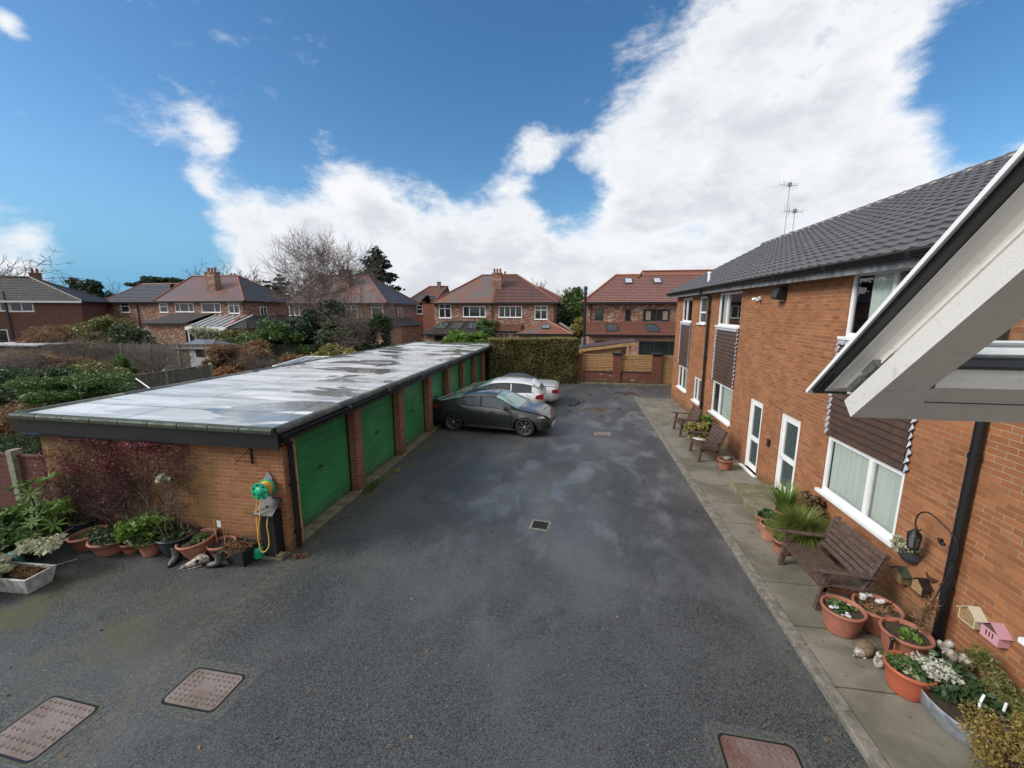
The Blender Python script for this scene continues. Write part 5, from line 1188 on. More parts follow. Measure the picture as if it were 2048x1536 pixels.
window(hm,Vector((cxr,0,0)),Y_,X_,Y+3.1,Y+4.3,3.2,4.6,(1,1),[(.4,.6)]*2,dep=-.02,fw=.08)
Ye=41.8; a=W(700,658,Ye); c=W(836,655,Ye+3); leanto(hm,Ye,Y,W(690,655,Ye).x,cxr+2.0,W(740,636,Y).z,W(800,655,Ye).z,m_t_dark,hipr=2.0,wallmat=m_pink)
b=MB(); b.box(cxr,cxr+1.76,Ye+.12,Y+6,-.03,W(800,655,Ye).z-.08); b.build('wall',m_red,hm); b=MB(); tslope(b,(cxr+2,Y,W(800,655,Ye).z),(cxr+2,Y+6.2,W(800,655,Ye).z),(cxr,Y+6.2,W(740,636,Y).z),(cxr,Y,W(740,636,Y).z)); b.build('lean_to_roof',m_t_dark,hm)
# --- long semi further left
Y=42.0
cxr=W(490,620,Y).x; xl=W(318,620,Y).x; dp=8.5
wn=[R4(320,606,334,625,Y),R4(351,606,386,624,Y),R4(404,606,440,625,Y),R4(458,603,477,627,Y)]
rR=W(475,552,Y+4.25); rL=W(411,556,Y+4.25)
hl=house('brick_house','long brick house with glazed conservatory and lean-to roofs, left of the bare birch',xl,cxr,Y,dp,5.35,rR.z,W(385,556,Y+4.25).x,rR.x,m_red,m_t_mix,facade_wins=wn,rmat_side=m_t_slate)
fw(hl,Y,*wn[0],(1,),[(.35,.65)]); fw(hl,Y,*wn[1],(.25,.5,.25)); fw(hl,Y,*wn[2],(.7,.3)); fw(hl,Y,*wn[3],(1,1),[(.3,.7)]*2)
c_=W(428,575,Y+1.8); mkchimney(hl,c_.x,Y+1.8,6.0,1.25,.9,W(428,546,Y+1.8).z-6.0,3); c_=W(466,550,Y+6); mkchimney(hl,c_.x,Y+6,7.0,.9,.6,1.3,2)
window(hl,Vector((cxr,0,0)),Y_,X_,Y+2.2,Y+3.3,3.5,4.7,(1,1),dep=-.02,fw=.08)
b=MB(); b.tube([(cxr-.1,Y-.07,2.6),(cxr-.1,Y-.07,5.2)],.05,6); b.build('downpipe',m_black,hl)
# wing on the left with lower hipped roof
x2=W(214,620,Y+1.5).x; A=W(214,602,Y+1.5)
b=MB(); wv=[R4(243,605,257,625,Y+1.5)]; wall(b,Vector((0,Y+1.5,0)),X_,-Y_,x2,xl+.0,-.03,5.3,[wv[0]],dep=.09); wall(b,Vector((x2,0,0)),Y_,-X_,Y+1.5,Y+9,-.03,5.3); wall(b,Vector((xl+.01,0,0)),Y_,X_,Y+.1,Y+1.5,-.03,5.3); b.build('wall',m_red,hl); fw(hl,Y+1.5,*wv[0],(1,),[(.35,.65)])
b=MB(); r1=W(285,568,Y+5); r2=W(315,572,Y+5); tslope(b,(x2-.4,Y+1.2,5.25),(xl+.3,Y+1.2,5.25),(r2.x+2,Y+5,r1.z),(r1.x,Y+5,r1.z)); tslope(b,(x2-.4,Y+9,5.25),(x2-.4,Y+1.2,5.25),tuple(r1),tuple(r1)); tslope(b,(xl-.5,Y+2.2,5.9),(rL.x+1,Y+2.2,5.9),(rL.x+1,Y+5.2,r1.z+.05),(xl-3,Y+5.2,r1.z+.05)); ro=b.build('roof',m_t_slate,hl)
b=MB(); hipline(b,(x2-.4,Y+1.2,5.3),tuple(r1)); hipline(b,tuple(r1),(r2.x+4,Y+5,r1.z)); b.build('ridge_tiles',m_ridgered,ro)
b=MB(); b.box(x2-.4,xl+.2,Y+1.06,Y+1.2,5.1,5.25); b.build('gutter',m_black,hl); b=MB(); p=W(275,620,Y+1.4); b.tube([(p.x,Y+1.42,0),(p.x,Y+1.42,5.2)],.06,6); b.build('downpipe',m_black,hl)
# lean-to's: slate roof (left), conservatory glass, slate roof with orange hip
Ye=38.5; a=W(284,640,Ye); c=W(362,640,Ye); zr_=W(340,627,Y).z; ze_=W(340,641,Ye).z
leanto(hl,Ye,Y,W(288,650,Ye).x,W(372,650,Ye).x,zr_,ze_-.3,m_t_slate,wallmat=m_red)
g0,g1=W(374,655,38.2).x,W(452,655,38.2).x; zt,zb=W(420,631,Y).z,W(420,655,38.2).z
b=MB(); e=Vector((0,Y-38.2,zt-zb)).normalized(); nn=Vector((0,-e.z,e.y)); L_=math.hypot(Y-38.2,zt-zb)
b.obox(Vector((0,38.2,zb)),X_,e,nn,g0,g1,0,L_,-.05,0); b.build('conservatory_glass_roof',m_skyg,hl)
b=MB()
for i in range(7): xx=g0+(g1-g0)*i/6; b.obox(Vector((0,38.2,zb)),X_,e,nn,xx-.05,xx+.05,0,L_,.0,.09)
b.box(g0-.1,g1+.1,38.02,38.2,zb-.28,zb+.08); b.build('glazing_bar',m_upvc,hl)
fw(hl,38.2,g0,g1,.4,zb-.3,(1,1,1,1,1,1),fwid=.12)
b=MB(); b.box(g0,g1,38.16,38.24,-.03,.4); b.build('wall',m_pink,hl)
s0,s1=W(447,657,Ye).x,W(570,655,Ye).x; leanto(hl,Ye,Y,s0,cxr+.6,W(470,631,Y).z,W(480,657,Ye).z,m_t_slate,row=.22,wallmat=m_red,wins=[(W(458,670,Ye).x,W(492,670,Ye).x,.1,2.1)])
fw(hl,Ye,W(458,670,Ye).x,W(492,670,Ye).x,.1,2.1,(1,1),sill=False)
b=MB(); tslope(b,(cxr+3.3,Ye,W(480,657,Ye).z),(cxr+3.3,Y+7,W(480,657,Ye).z),(cxr+.05,Y+7,W(470,631,Y).z),(cxr+.05,Ye+3.2,W(470,631,Y).z),row=.22); tslope(b,(cxr+.6,Ye-.2,W(480,657,Ye).z),(cxr+3.3,Ye-.2,W(480,657,Ye).z),(cxr+.1,Y,W(470,631,Y).z),(cxr+.05,Y,W(470,631,Y).z),row=.22); ro=b.build('lean_to_roof',m_t_slate,hl)
b=MB(); hipline(b,(cxr+.7,Ye-.1,W(480,657,Ye).z+.1),(cxr-.2,Y,W(470,631,Y).z+.05),.13); b.build('ridge_tiles',m_orange,ro)
b=MB(); b.box(cxr+.4,cxr+3.1,Ye+.05,Y+6,-.03,W(480,657,Ye).z-.05); b.build('wall',m_red,hl)
# --- dark roofed house at the far left (turned toward the yard)
Y=38.0; q_=lambda x:165-(165-x)/1.68
xr_=W(165,630,Y).x; wn=[R4(q_(-8),605,q_(17),622,Y),R4(q_(24),604,q_(62),623,Y),R4(q_(-45),656,q_(22),690,Y)]
zr_=W(42,560,Y+3).z
h0=house('dark_roofed_house','brown brick house with dark tiled hipped roof at the far left edge',xr_-13,xr_,Y,7,W(80,602,Y).z,zr_,xr_-9.5,xr_-5.2,m_house0,m_t_dark,facade_wins=wn,ridgem=m_t_dark)
fw(h0,Y,*wn[0],(1,1)); fw(h0,Y,*wn[1],(1,1)); fw(h0,Y,*wn[2],(1,1))
mkchimney(h0,xr_-5.4,Y+5.0,zr_-1.4,.8,.6,1.9,2,m_house0)
b=MB(); b.box(xr_-13.1,xr_+.3,Y-.46,Y-.42,W(80,602,Y).z-.22,W(80,602,Y).z-.03); b.build('fascia_board',m_upvc,h0)
b=MB(); px_=W(q_(18),620,Y).x; b.tube([(px_,Y-.1,0),(px_,Y-.1,6.2)],.09,6); b.build('soil_pipe',M('purple_grey_pipe',(.05,.04,.055),.5),h0)
th=math.radians(33); c0_=Vector((xr_,Y,0)); l0=h0.location.copy(); rv=Matrix.Rotation(th,3,'Z')@(l0-c0_); bpy.context.view_layer.update(); h0.rotation_euler=(0,0,th); h0.location=c0_+rv
# --- houses further off
t=house('distant_house','distant red-roofed house in the gap between the brick house and the centre semis',W(815,620,62).x,W(866,620,62).x,62,9,W(850,604,62).z,W(870,573,66).z,W(857,573,66).x,W(893,573,66).x,m_red2,m_t_redworn,facade_wins=[R4(833,611,845,628,62)],rmat_side=m_t_mix)
fw(t,62,*R4(833,611,845,628,62),(1,),[(.4,.6)]); c_=W(878,570,66); mkchimney(t,c_.x,66,W(878,574,66).z-.3,.5,.5,1.0,0)
b=MB(); x0,x1=W(846,640,60).x,W(870,640,60).x; b.box(x0,x1,60,62,-.03,W(850,604,62).z-.3); wv=b.build('wall',m_red2,t); b=MB(); x=(x0+x1)/2; zt=W(860,590,60).z; zb=W(860,603,60).z; tslope(b,(x0-.2,62.5,zb),(x0-.2,59.7,zb),(x,59.7,zt),(x,62.5,zt)); tslope(b,(x1+.2,59.7,zb),(x1+.2,62.5,zb),(x,62.5,zt),(x,59.7,zt)); b.build('gable_roof',m_t_slate,t)
for lab,(px0,px1,pt,pr_,Yd,gab) in {'distant grey-roofed house in the gap right of the centre semis':(1120,1150,607,592,85,0),'distant dark slate gabled house just left of the black flue':(1140,1166,606,593,78,1),'distant low house peeping over the rooftops left of the long house':(268,420,606,575,75,0)}.items():
    a=W(px0,pt,Yd); c=W(px1,pt,Yd); r_=W((px0+px1)/2,pr_,Yd+4); w_=(c.x-a.x)
    t=house('distant_house',lab,a.x,c.x,Yd,8,a.z,r_.z,a.x+w_*.3,c.x-w_*.3,m_red2,m_t_slate)
    mkchimney(t,a.x+w_*.35,Yd+4,r_.z-.2,.7,.5,1.1,2)
# ---------------------------------------------------------------- gardens beyond the garages
def post_fence(name,label,a,c,h,n,mat,gap=True,group=None,rail=True,gz=-.03,zt=None):
    a,c=Vector(a),Vector(c); t=thing(name,label,'fence',tuple((a+c)/2)); d=(c-a); L=d.length; d.normalize(); s=Z_.cross(d)
    for i in range(n):
        o=a+d*(L*i/n); w_=L/n
        b=MB(); x=.06
        while x<w_-.1:
            b.obox(o,d,s,Z_,x,x+.105,-.012,.008,gz+.12,h+R.uniform(-.015,.015)); x+=.112
        b.obox(o,d,s,Z_,.05,w_-.05,-.03,.03,h+.01,h+.045)
        b.build('board_panel',mat,t)
    for i in range(n+1):
        b=MB(); o=a+d*(L*i/n); b.obox(o,d,s,Z_,-.055,.055,-.055,.055,gz,h+.06); b.prism([o+d*-.055+s*-.055+Z_*(h+.06),o+d*.055+s*-.055+Z_*(h+.06),o+Z_*(h+.11)+s*-.055],s*.11); b.build('concrete_post',m_post,t)
    return t
p0=W(228,757,11.6); 
post_fence('board_fence','grey silvered board fence with concrete posts just beyond the garage roof',(-15.5,9.3,0),(-15.4,15.2,0),1.98,3,m_fence)
post_fence('board_fence','long grey board fence across the gardens in front of the dark evergreens',(-34,24.3,0),(-15.0,26.2,0),1.9,9,m_fence)
# red stained fence beside the gable
t=thing('panel_fence','red-stained horizontal board fence with concrete posts joining the garage gable','fence',(-12,6.3,0))
for a,c in ((-11.22,-10.12),(-13.3,-11.36),(-15.4,-13.42)):
    b=MB(); z=.12
    while z<1.36: b.box(a,c,6.35+R.uniform(-.006,.006),6.375,z,z+.118); z+=.124
    b.box(a,c,6.33,6.40,1.36,1.40); b.build('board_panel',m_redfence,t)
for x in (-11.29,-13.36): 
    b=MB(); b.box(x-.07,x+.07,6.26,6.44,-.02,1.50); b.build('concrete_post',m_post,t)
# shed
a=W(352,735,25); c=W(424,735,25)
sh=thing('garden_shed','small pale rendered shed with dark side boards and slate roof','shed',((a.x+c.x)/2,26,0))
x0,x1=W(368,700,25).x,W(422,700,25).x; ze_=W(400,697,25).z; zr_=W(385,679,26.3).z
b=MB(); wall(b,Vector((0,25,0)),X_,-Y_,x0,x1,-.03,ze_); wall(b,Vector((x1,0,0)),Y_,X_,25,27.6,-.03,ze_); b.build('wall',m_render,sh)
b=MB(); wall(b,Vector((x0,0,0)),Y_,-X_,25,27.6,-.03,ze_); b.add([(x0-.0,25,ze_),(x0,27.6,ze_),(x0,26.3,zr_)],[(0,1,2)]); b.quad((x0-1.2,25.4,-.03),(x0,25.0,-.03),(x0,25.0,ze_),(x0-1.2,25.4,ze_-.1)); b.build('side_boards',M('dark_shed_boards',(.06,.06,.065),.8,var=.3),sh)
b=MB(); tslope(b,(x0-.9,24.8,ze_-.03),(x1+.25,24.8,ze_-.03),(x1-.9,26.3,zr_),(x0-.3,26.3,zr_),row=.2,lift=.015); tslope(b,(x1+.25,24.8,ze_-.03),(x1+.25,27.8,ze_-.03),(x1-.9,26.3,zr_),(x1-.9,26.3,zr_),row=.2,lift=.015); tslope(b,(x1+.2,27.8,ze_-.03),(x0-.9,27.8,ze_-.03),(x0-.3,26.3,zr_),(x1-.9,26.3,zr_),row=.2,lift=.015); b.build('roof',M('wet_slate',(.20,.21,.235),.3,col2=(.12,.125,.14),vscale=6),sh)
q=R4(393,697,407,713,24.98); b=MB(); b.box(q[0],q[1],24.95,25.0,q[2],q[3]); b.build('window',m_farglass,sh)
# low outbuilding far left
x0,x1=W(-40,700,27).x,W(82,700,27).x; z_=W(40,690,27).z
ob=thing('garden_outbuilding','low timber outbuilding with pale flat roof at the left edge','shed',((x0+x1)/2,28.5,0))
b=MB(); b.box(x0,x1,26.8,30.5,z_-.06,z_+.04); b.build('flat_roof',m_render,ob)
b=MB(); b.box(x0+.1,x1-.1,27,27.1,-.03,z_-.06); b.box(x1-.2,x1-.1,27,30,-.03,z_-.06); b.build('board_wall',M('tan_boards',(.22,.14,.08),.7,col2=(.12,.10,.085),vscale=1.2),ob)
b=MB(); b.box(x0,x1,26.74,26.8,z_-.16,z_-.06); b.build('fascia_board',m_black,ob)
# greenhouse close behind the garages
gx0,gx1=W(545,735,17.5).x,W(640,735,17.5).x
gh=thing('greenhouse','small greenhouse roof showing just above the garage roof edge','greenhouse',((gx0+gx1)/2,18.5,0))
zb=W(570,733,17.5).z; zt=W(570,712,19).z; A=Vector((gx0,17.5,zb)); e=Vector((.0,1.6,zt-zb))
b=MB(); b.quad((gx0,17.5,zb),(gx1,17.5,zb),(gx1,19,zt),(gx0+.8,19,zt)); b.quad((gx1,20.5,zb),(gx0,20.5,zb),(gx0+.8,19,zt),(gx1,19,zt)); b.quad((gx0,20.5,zb),(gx0,17.5,zb),(gx0+.8,19,zt),(gx0+.8,19,zt+.001)); b.build('glass_roof',M('greenhouse_glass',(.22,.25,.27),.15,spec=1,var=.3,vscale=4),gh)
b=MB(); b.tube([(gx0,17.5,zb),(gx0+.8,19,zt),(gx1,19,zt)],.03,5)
for i in range(1,5): xx=gx0+.8+(gx1-gx0-.8)*i/5; b.tube([(xx-.15,17.5,zb+.01),(xx,19,zt+.01)],.02,4)
b.tube([(gx0,17.5,zb),(gx1,17.5,zb)],.035,5); b.build('frame',m_upvc,gh); b=MB(); b.box(gx0,gx1,17.5,20.5,-.03,zb-.03); b.build('wall',m_render,gh)
# white line from roof corner to the fence (thin pole)
t=thing('washing_line_pole','thin white pole leaning against the garage roof edge at left','pole',(-12.6,8.4,0))
b=MB(); b.tube([W(272,757,10.5),W(300,777,9.0)],.018,6); b.build('pole',m_upvc,t)
# ---- hedge at the end of the garages
hx=[(-4.9,22.9),(.12,24.45)]; hd=thing('clipped_hedge','clipped brown-green hedge filling the end of the yard beside the garages','hedge',(-2.4,24.2,0))
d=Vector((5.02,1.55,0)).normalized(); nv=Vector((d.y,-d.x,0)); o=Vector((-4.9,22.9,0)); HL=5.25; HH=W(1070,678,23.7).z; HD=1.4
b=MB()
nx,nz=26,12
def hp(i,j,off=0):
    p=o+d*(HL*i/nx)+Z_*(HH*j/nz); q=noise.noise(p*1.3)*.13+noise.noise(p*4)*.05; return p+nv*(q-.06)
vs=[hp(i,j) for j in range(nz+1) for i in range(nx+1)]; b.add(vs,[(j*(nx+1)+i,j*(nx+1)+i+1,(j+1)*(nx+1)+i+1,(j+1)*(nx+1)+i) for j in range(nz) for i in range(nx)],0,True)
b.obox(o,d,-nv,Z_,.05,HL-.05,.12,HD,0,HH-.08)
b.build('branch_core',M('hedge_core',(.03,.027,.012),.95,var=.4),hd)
def hs(rs,n):
    k=rs.rand(n); u=rs.rand(n)*HL; z=rs.rand(n)*(HH); dd=np.zeros(n); top=k>.72; end=(k>.60)&(~top)
    P=np.empty((n,3)); nn=rs.normal(size=n)*.035
    dv,nvv,oo=np.array(d),np.array(nv),np.array(o)
    for i in range(n):
        if top[i]: dp=rs.rand()*HD; P[i]=oo+dv*u[i]-nvv*dp+np.array((0,0,HH+abs(nn[i])-.06+.08*noise.noise(Vector((u[i]*1.5,dp*1.5,3)))))
        elif end[i]: dp=rs.rand()*HD; P[i]=oo+dv*(HL+nn[i]-.02)-nvv*dp+np.array((0,0,z[i]))
        else:
            p=Vector(oo+dv*u[i])+Z_*z[i]; q=noise.noise(p*1.3)*.13+noise.noise(p*4)*.05; P[i]=np.array(p)+nvv*(q-.04+nn[i])
    return P,None
leaves('foliage',l_hedge,hd,30000,hs,.05,11)
# conifer tips and ball shrub poking over the roof end
bush('bright green conifer spray spilling over the far end of the garage roof',tuple(W(922,682,25.2)),(1.25,.8,.62),3800,.13,l_bright,3,k=26,cr_=.42,name='conifer_shrub',elong=2.6,flat=.6)
bush('rounded mid-green clipped shrub behind the hedge end',tuple(W(973,662,27)),(.75,.7,.75),3000,.10,l_mid,4,k=30,cr_=.4,name='shrub')
bush('low pale-green shrub between the round shrub and the hedge',tuple(W(962,680,25.6)),(.8,.6,.45),1500,.10,l_bright,5,k=20,cr_=.4,name='shrub')
# ---- trees
birch=bare_tree('tall bare birch with pale stem standing behind the garages',(W(652,760,30).x,30,0),W(640,436,30).z,width=3.5,spread=.95,seed=11,levels=5,mult=(9,8,6,5,4),r0=.30,lift=.30,wob=.16,trunk_h=.34,mt=m_birch,minr=.016,split=3)
bare_tree('bare twiggy tree right of the tall birch',(W(725,760,33).x,33,0),W(725,478,33).z,width=2.5,spread=.85,seed=23,levels=5,mult=(8,7,6,4,3),r0=.18,trunk_h=.34,lift=.35,minr=.014)
bare_tree('small bare tree in front of the brick house with plum roof',(W(718,760,27).x,27,0),W(715,590,27).z,width=2.3,spread=1.0,seed=31,levels=5,mult=(6,6,5,4,2),r0=.14,trunk_h=.34,stems=3,minr=.013)
bare_tree('bare vase-shaped bush-tree before the slate shed',(W(318,790,19).x,19,0),W(318,650,19).z,width=1.5,spread=.75,seed=41,levels=4,mult=(6,5,4,3),r0=.09,trunk_h=.4,stems=7,lift=.5,mt=m_bark,mc=m_twig2,minr=.009)
bare_tree('bare purple-twigged tree at the left before the dark roofed house',(W(45,800,16).x,16,0),W(45,660,16).z,width=2.0,spread=1.25,seed=47,levels=5,mult=(6,6,5,4,3),r0=.14,trunk_h=.32,stems=2,lift=.08,mc=m_twig2,minr=.008)
bare_tree('gnarled bare tree above the dark roof at the far left',(W(8,640,55).x,55,0),W(20,478,55).z,width=7,spread=1.2,seed=53,levels=5,mult=(8,6,5,4,3),r0=.35,trunk_h=.33,lift=.2,minr=.045)
bare_tree('second bare tree behind the dark roof, lower and further right',(W(95,640,60).x,60,0),W(110,545,60).z,width=4.5,spread=1.1,seed=59,levels=4,mult=(7,6,5,3),r0=.25,trunk_h=.33,minr=.045)
bare_tree('round-crowned bare tree behind the long house chimney',(W(470,620,70).x,70,0),W(468,511,70).z,width=5.0,spread=.9,seed=61,levels=5,mult=(9,7,5,4,3),r0=.3,trunk_h=.33,minr=.05,mc=m_twigo)
for i,(px,py,Yd,sd,lab) in enumerate([(235,552,70,67,'thin bare tree between the two left houses'),(350,548,75,71,'pale bare tree peeping over the long house roof'),(1082,550,72,73,'small bare tree behind the right roof slope of the centre semis'),(1165,568,80,79,'bare tree behind the black flue'),(1300,535,60,83,'bare twigs above the ridge of the red roofed house'),(905,568,85,89,'faint ochre tree behind the distant red roof'),(600,540,80,93,'bare tree behind the birch to the left')]):
    bare_tree(lab,(W(px,620,Yd).x,Yd,0),W(px,py,Yd).z,width=2.4,spread=.9,seed=sd,levels=5,mult=(7,5,5,3,2),r0=.16,trunk_h=.33,minr=.045,mc=m_twigo if i in(1,5) else m_twig)
conifer('dark layered pine standing behind the brick house',(W(757,620,62).x,62,0),W(745,493,62).z,4.1,5,6500,.42)
conifer('small dark conifer left of the birch, on the skyline',(W(566,620,66).x,66,0),W(566,548,66).z,2.9,6,2500,.38)
conifer('pointed dark conifer beside the low distant roofs',(W(540,620,70).x,70,0),W(540,562,70).z,2.0,7,1200,.35)
bush('dark evergreen tree between the two houses at left',tuple(W(182,608,48)),(3.2,2.5,3.4),7000,.30,l_pine,8,k=40,name='evergreen_tree',cat='tree')
bush('flat-topped cedar crown behind the low roof at left',tuple(W(325,568,72)),(6.5,3,1.5),3500,.42,l_pine,9,k=30,name='cedar_tree',cat='tree')
bush('green tree in the gap beside the black flue',tuple(W(1152,630,50)),(1.9,1.8,2.9),6000,.22,l_mid,10,k=40,name='evergreen_tree',cat='tree')
bush('yellow-green shrub at the foot of the black flue',tuple(W(1160,654,44)),(.9,.8,1.2),1500,.18,l_yel,12,k=20)
# evergreens in mid distance behind the garages
E_=[('large black-green yew at the foot of the birch',(628,680,28),(2.9,2.0,2.6),15000,.16,l_pine,14),('dark evergreen tree right of the big yew',(690,700,26.5),(1.9,1.6,2.0),8000,.15,l_dark,15),('dark holly in front of the brick extension',(748,680,27.5),(1.15,1.1,2.0),6000,.14,l_dark,16),('spreading green fir tree left of the yew',(556,700,25.5),(2.3,1.8,1.9),9000,.15,l_mid,17),('leafy green evergreen behind the pale shed fence',(210,680,27),(2.3,1.6,1.9),9000,.11,l_olive,18),('deep green laurel right of the leafy evergreen',(262,695,26.2),(1.9,1.4,1.5),6000,.15,l_dark,19)]
for lab,(px,py,Yd),r,n,s_,m_,sd in E_: bush(lab,tuple(W(px,py,Yd)),r,n,s_,m_,sd,k=46,cr_=.33,name='evergreen_tree',cat='tree')
B_=[('tangled brown hedge of twigs behind the garages',(490,722,20),(1.75,1.2,1.15),14000,.055,l_brown,24,9),('rust-orange ornamental grass over the garage roof edge',(450,757,17),(.95,.6,.45),4200,.07,l_rust,25,6),('yellow-leaved shrub below the yew',(672,716,22),(1.3,.9,.7),3000,.11,l_yel,26,1.8),('green shrub by the garage roof edge below the holly',(740,722,22.5),(1.6,.9,.5),3500,.11,l_mid,27,1.6),('variegated bush beside the conservatory',(400+8,668,34),(1.2,.9,.8),2200,.14,l_var,28,1.5),('pale variegated bush before the glazed doors',(468,672,34.5),(1.5,.9,.8),2500,.14,l_olive,29,1.5),('low bright hedge under the glazed doors',(500,688,30),(2.4,.8,.7),3500,.14,l_mid,30,1.5),
 ('big rounded green shrub by the garage corner',(140,795,9.8),(1.5,1.4,.68),26000,.055,l_mid,31,1.8),('olive bush with dead heads behind the green shrub',(180,755,13.0),(1.3,1.0,.6),16000,.05,l_olive,32,2.4),('small pale-green shrub by the grey fence',(250,740,15.6),(.45,.4,.7),1600,.10,l_mid,33,1.8),('dark ivy mass at the left behind the garages',(55,785,11.0),(1.8,1.2,1.0),16000,.06,l_dark,34,1.8),('brown leafless shrub at the left edge',(10,860,8.6),(1.25,.9,.85),14000,.025,l_brown,35,4),('dark cotoneaster hanging over the red fence',(40,900,7.6),(1.35,.8,.42),14000,.032,l_dark,36,1.8),
 ('brown bramble thicket before the outbuilding',(90,738,19),(3.4,1.5,.9),14000,.05,l_brown,37,9),('dense twiggy thicket before the left house',(110,690,30),(4.0,1.5,1.8),14000,.06,l_brown,38,9),('red-brown shrub behind the greenhouse',(590,722,20.5),(.9,.7,.45),1500,.09,l_brown,39,2)]
for lab,(px,py,Yd),r,n,s_,m_,sd,el in B_: bush(lab,tuple(W(px,py,Yd)),r,n,s_,m_,sd,k=34,cr_=.36,elong=el,shell=.35)

for lab,px,py,Yd,top,wd,sd,mc in (('grey bare shrub tangled in front of the leafy evergreen',175,735,23,650,1.9,201,m_twig),('ochre bare shrub behind the small slate shed',455,735,24,668,1.4,202,m_twigo),('brown bare shrub over the olive bush by the grey fence',205,760,15,700,1.2,203,m_twigo),('bare brown shrub beside the greenhouse',520,735,19,690,1.1,204,m_twig),('wide bare thicket in front of the timber outbuilding',95,760,18,690,2.0,205,m_twig2),('thin bare shrub behind the garage corner at left',20,830,11,735,1.1,206,m_twig)):
    b0=W(px,py,Yd); bare_tree(lab,(b0.x,Yd,0),W(px,top,Yd).z,width=wd,spread=1.1,seed=sd,levels=4,mult=(7,5,4,3),r0=.06,trunk_h=.35,stems=6,lift=.25,mc=mc,minr=.008,name='bare_shrub',cat='shrub')
# ---------------------------------------------------------------- pots and planting
def pot(t,r,h,mat,soil=.82,base=.66,lip=.035,rim=1.0,lh=.045,seg=28,squash=1.0):
    b=MB(); rb=r*base
    b.lathe((0,0,0),[(0,.004),(rb,.004),(rb*1.02,.02),(r*(base+(1-base)*.55),h*.45),(r*.93,h*.8),(r*.95,h-lh-.01),(r,h-lh),(r*1.035,h-lh*.4),(r*1.02,h),(r*.95,h+.003),(r*.90,h-.01),(r*.88,h*soil)],seg,sx=squash)
    child(b,'pot',mat,t)
    b=MB(); n=seg; vs=[(0,0,h*soil+.02)]
    for ring,rr in enumerate((.3,.6,.885)):
        for k_ in range(n):
            a=2*math.pi*k_/n; vs.append((math.cos(a)*r*rr*squash,math.sin(a)*r*rr,h*soil+.012+R.uniform(-.012,.016)*(ring<2)))
    b.add(vs,[(0,1+k_,1+(k_+1)%n) for k_ in range(n)]+[(1+q*n+k_,1+(q+1)*n+k_,1+(q+1)*n+(k_+1)%n,1+q*n+(k_+1)%n) for q in range(2) for k_ in range(n)],0,True); child(b,'soil',m_soil,t)
def lclump(t,name,c,r,n,size,mat,seed=1,k=14,cr_=.45,elong=1.6,shell=.3,flat=.8):
    o=leaves(name,mat,None,n,clumps(c,r,k,cr_,seed,flat,shell),size,seed,elong); o.parent=t; return o
def potted(label,loc,r,h,mat,plant=None,tilt=(0,0),group='potted plants along the garage gable',name='plant_pot',rz=0,cat='plant pot',**kw):
    t=thing(name,label,cat,loc,rz,group); t.rotation_euler=(tilt[0],tilt[1],rz)
    pot(t,r,h,mat,**kw)
    if plant: plant(t,r,h)
    return t
def twigs(t,n,h,r,seed,mat=None,z0=.2,sub=3,name='stems',rad=.006,spread=.5):
    rs=random.Random(seed); b=MB()
    for i in range(n):
        a=rs.uniform(0,6.28); p=Vector((math.cos(a)*r*rs.random()*.6,math.sin(a)*r*rs.random()*.6,z0)); d=Vector((math.cos(a)*spread,math.sin(a)*spread,1)).normalized(); q=[p]
        for s_ in range(5): d=(d+Vector((rs.gauss(0,.13),rs.gauss(0,.13),.03))).normalized(); q.append(q[-1]+d*h/5*rs.uniform(.8,1.1))
        b.tube(q,[rad*(1-.14*j) for j in range(6)],5,cap=False)
        for s_ in range(sub):
            j=rs.randint(2,4); e=Vector((rs.gauss(0,1),rs.gauss(0,1),.5)).normalized(); b.tube([q[j],q[j]+e*h*.14,q[j]+e*h*.22+Vector((0,0,h*.06))],[rad*.55,rad*.4,.0015],4,cap=False)
    return child(b,name,mat or m_twig,t)
GG='potted plants along the garage gable'
potted('wide terracotta bowl pot, first in the row from the fence end',(-8.73,5.66,0),.27,.29,m_terra,lambda t,r,h:(lclump(t,'foliage',(.0,.0,h),(r*.6,r*.6,.06),160,.05,l_olive,2),twigs(t,3,.2,r,3,z0=h*.8)),tilt=(.05,-.08))
potted('black bucket-shaped pot standing against the wall behind the bowl pots',(-9.15,5.86,0),.21,.40,m_dkgreen,lambda t,r,h:lclump(t,'foliage',(0,0,h),(r*.9,r*.9,.05),500,.03,l_dark,4),soil=.93)
potted('pale terracotta bowl with trailing grey-green plant, second of the row',(-8.22,5.62,0),.31,.27,m_terra2,lambda t,r,h:(lclump(t,'foliage',(0,.05,h+.04),(r*1.15,r*1.1,.10),1800,.04,l_dark,5,k=26),twigs(t,4,.22,r,5,z0=h)))
potted('small terracotta pot under the glossy green bush',(-7.83,5.64,0),.155,.21,m_terra)
potted('tan pot holding a glossy leafy green bush',(-7.42,5.64,0),.18,.28,m_terra2,lambda t,r,h:(lclump(t,'foliage',(-.12,.06,h+.17),(.42,.32,.23),3000,.055,l_mid,6,k=30,cr_=.4),lclump(t,'new_leaves',(-.12,.0,h+.24),(.40,.30,.22),900,.055,l_bright,16,k=24),twigs(t,6,.35,r,7,z0=h*.8)))
potted('large round black pot with tall bare rose stems',(-7.0,5.80,0),.33,.36,M('black_pot_plastic',(.016,.018,.026),.35),lambda t,r,h:(twigs(t,5,1.15,r,8,z0=.3,sub=4,rad=.011,spread=.25),lclump(t,'foliage',(-.22,.1,1.35),(.14,.1,.10),90,.06,l_var,9,k=8),lclump(t,'low_foliage',(.0,0,h),(.25,.25,.08),260,.05,l_dark,10)))
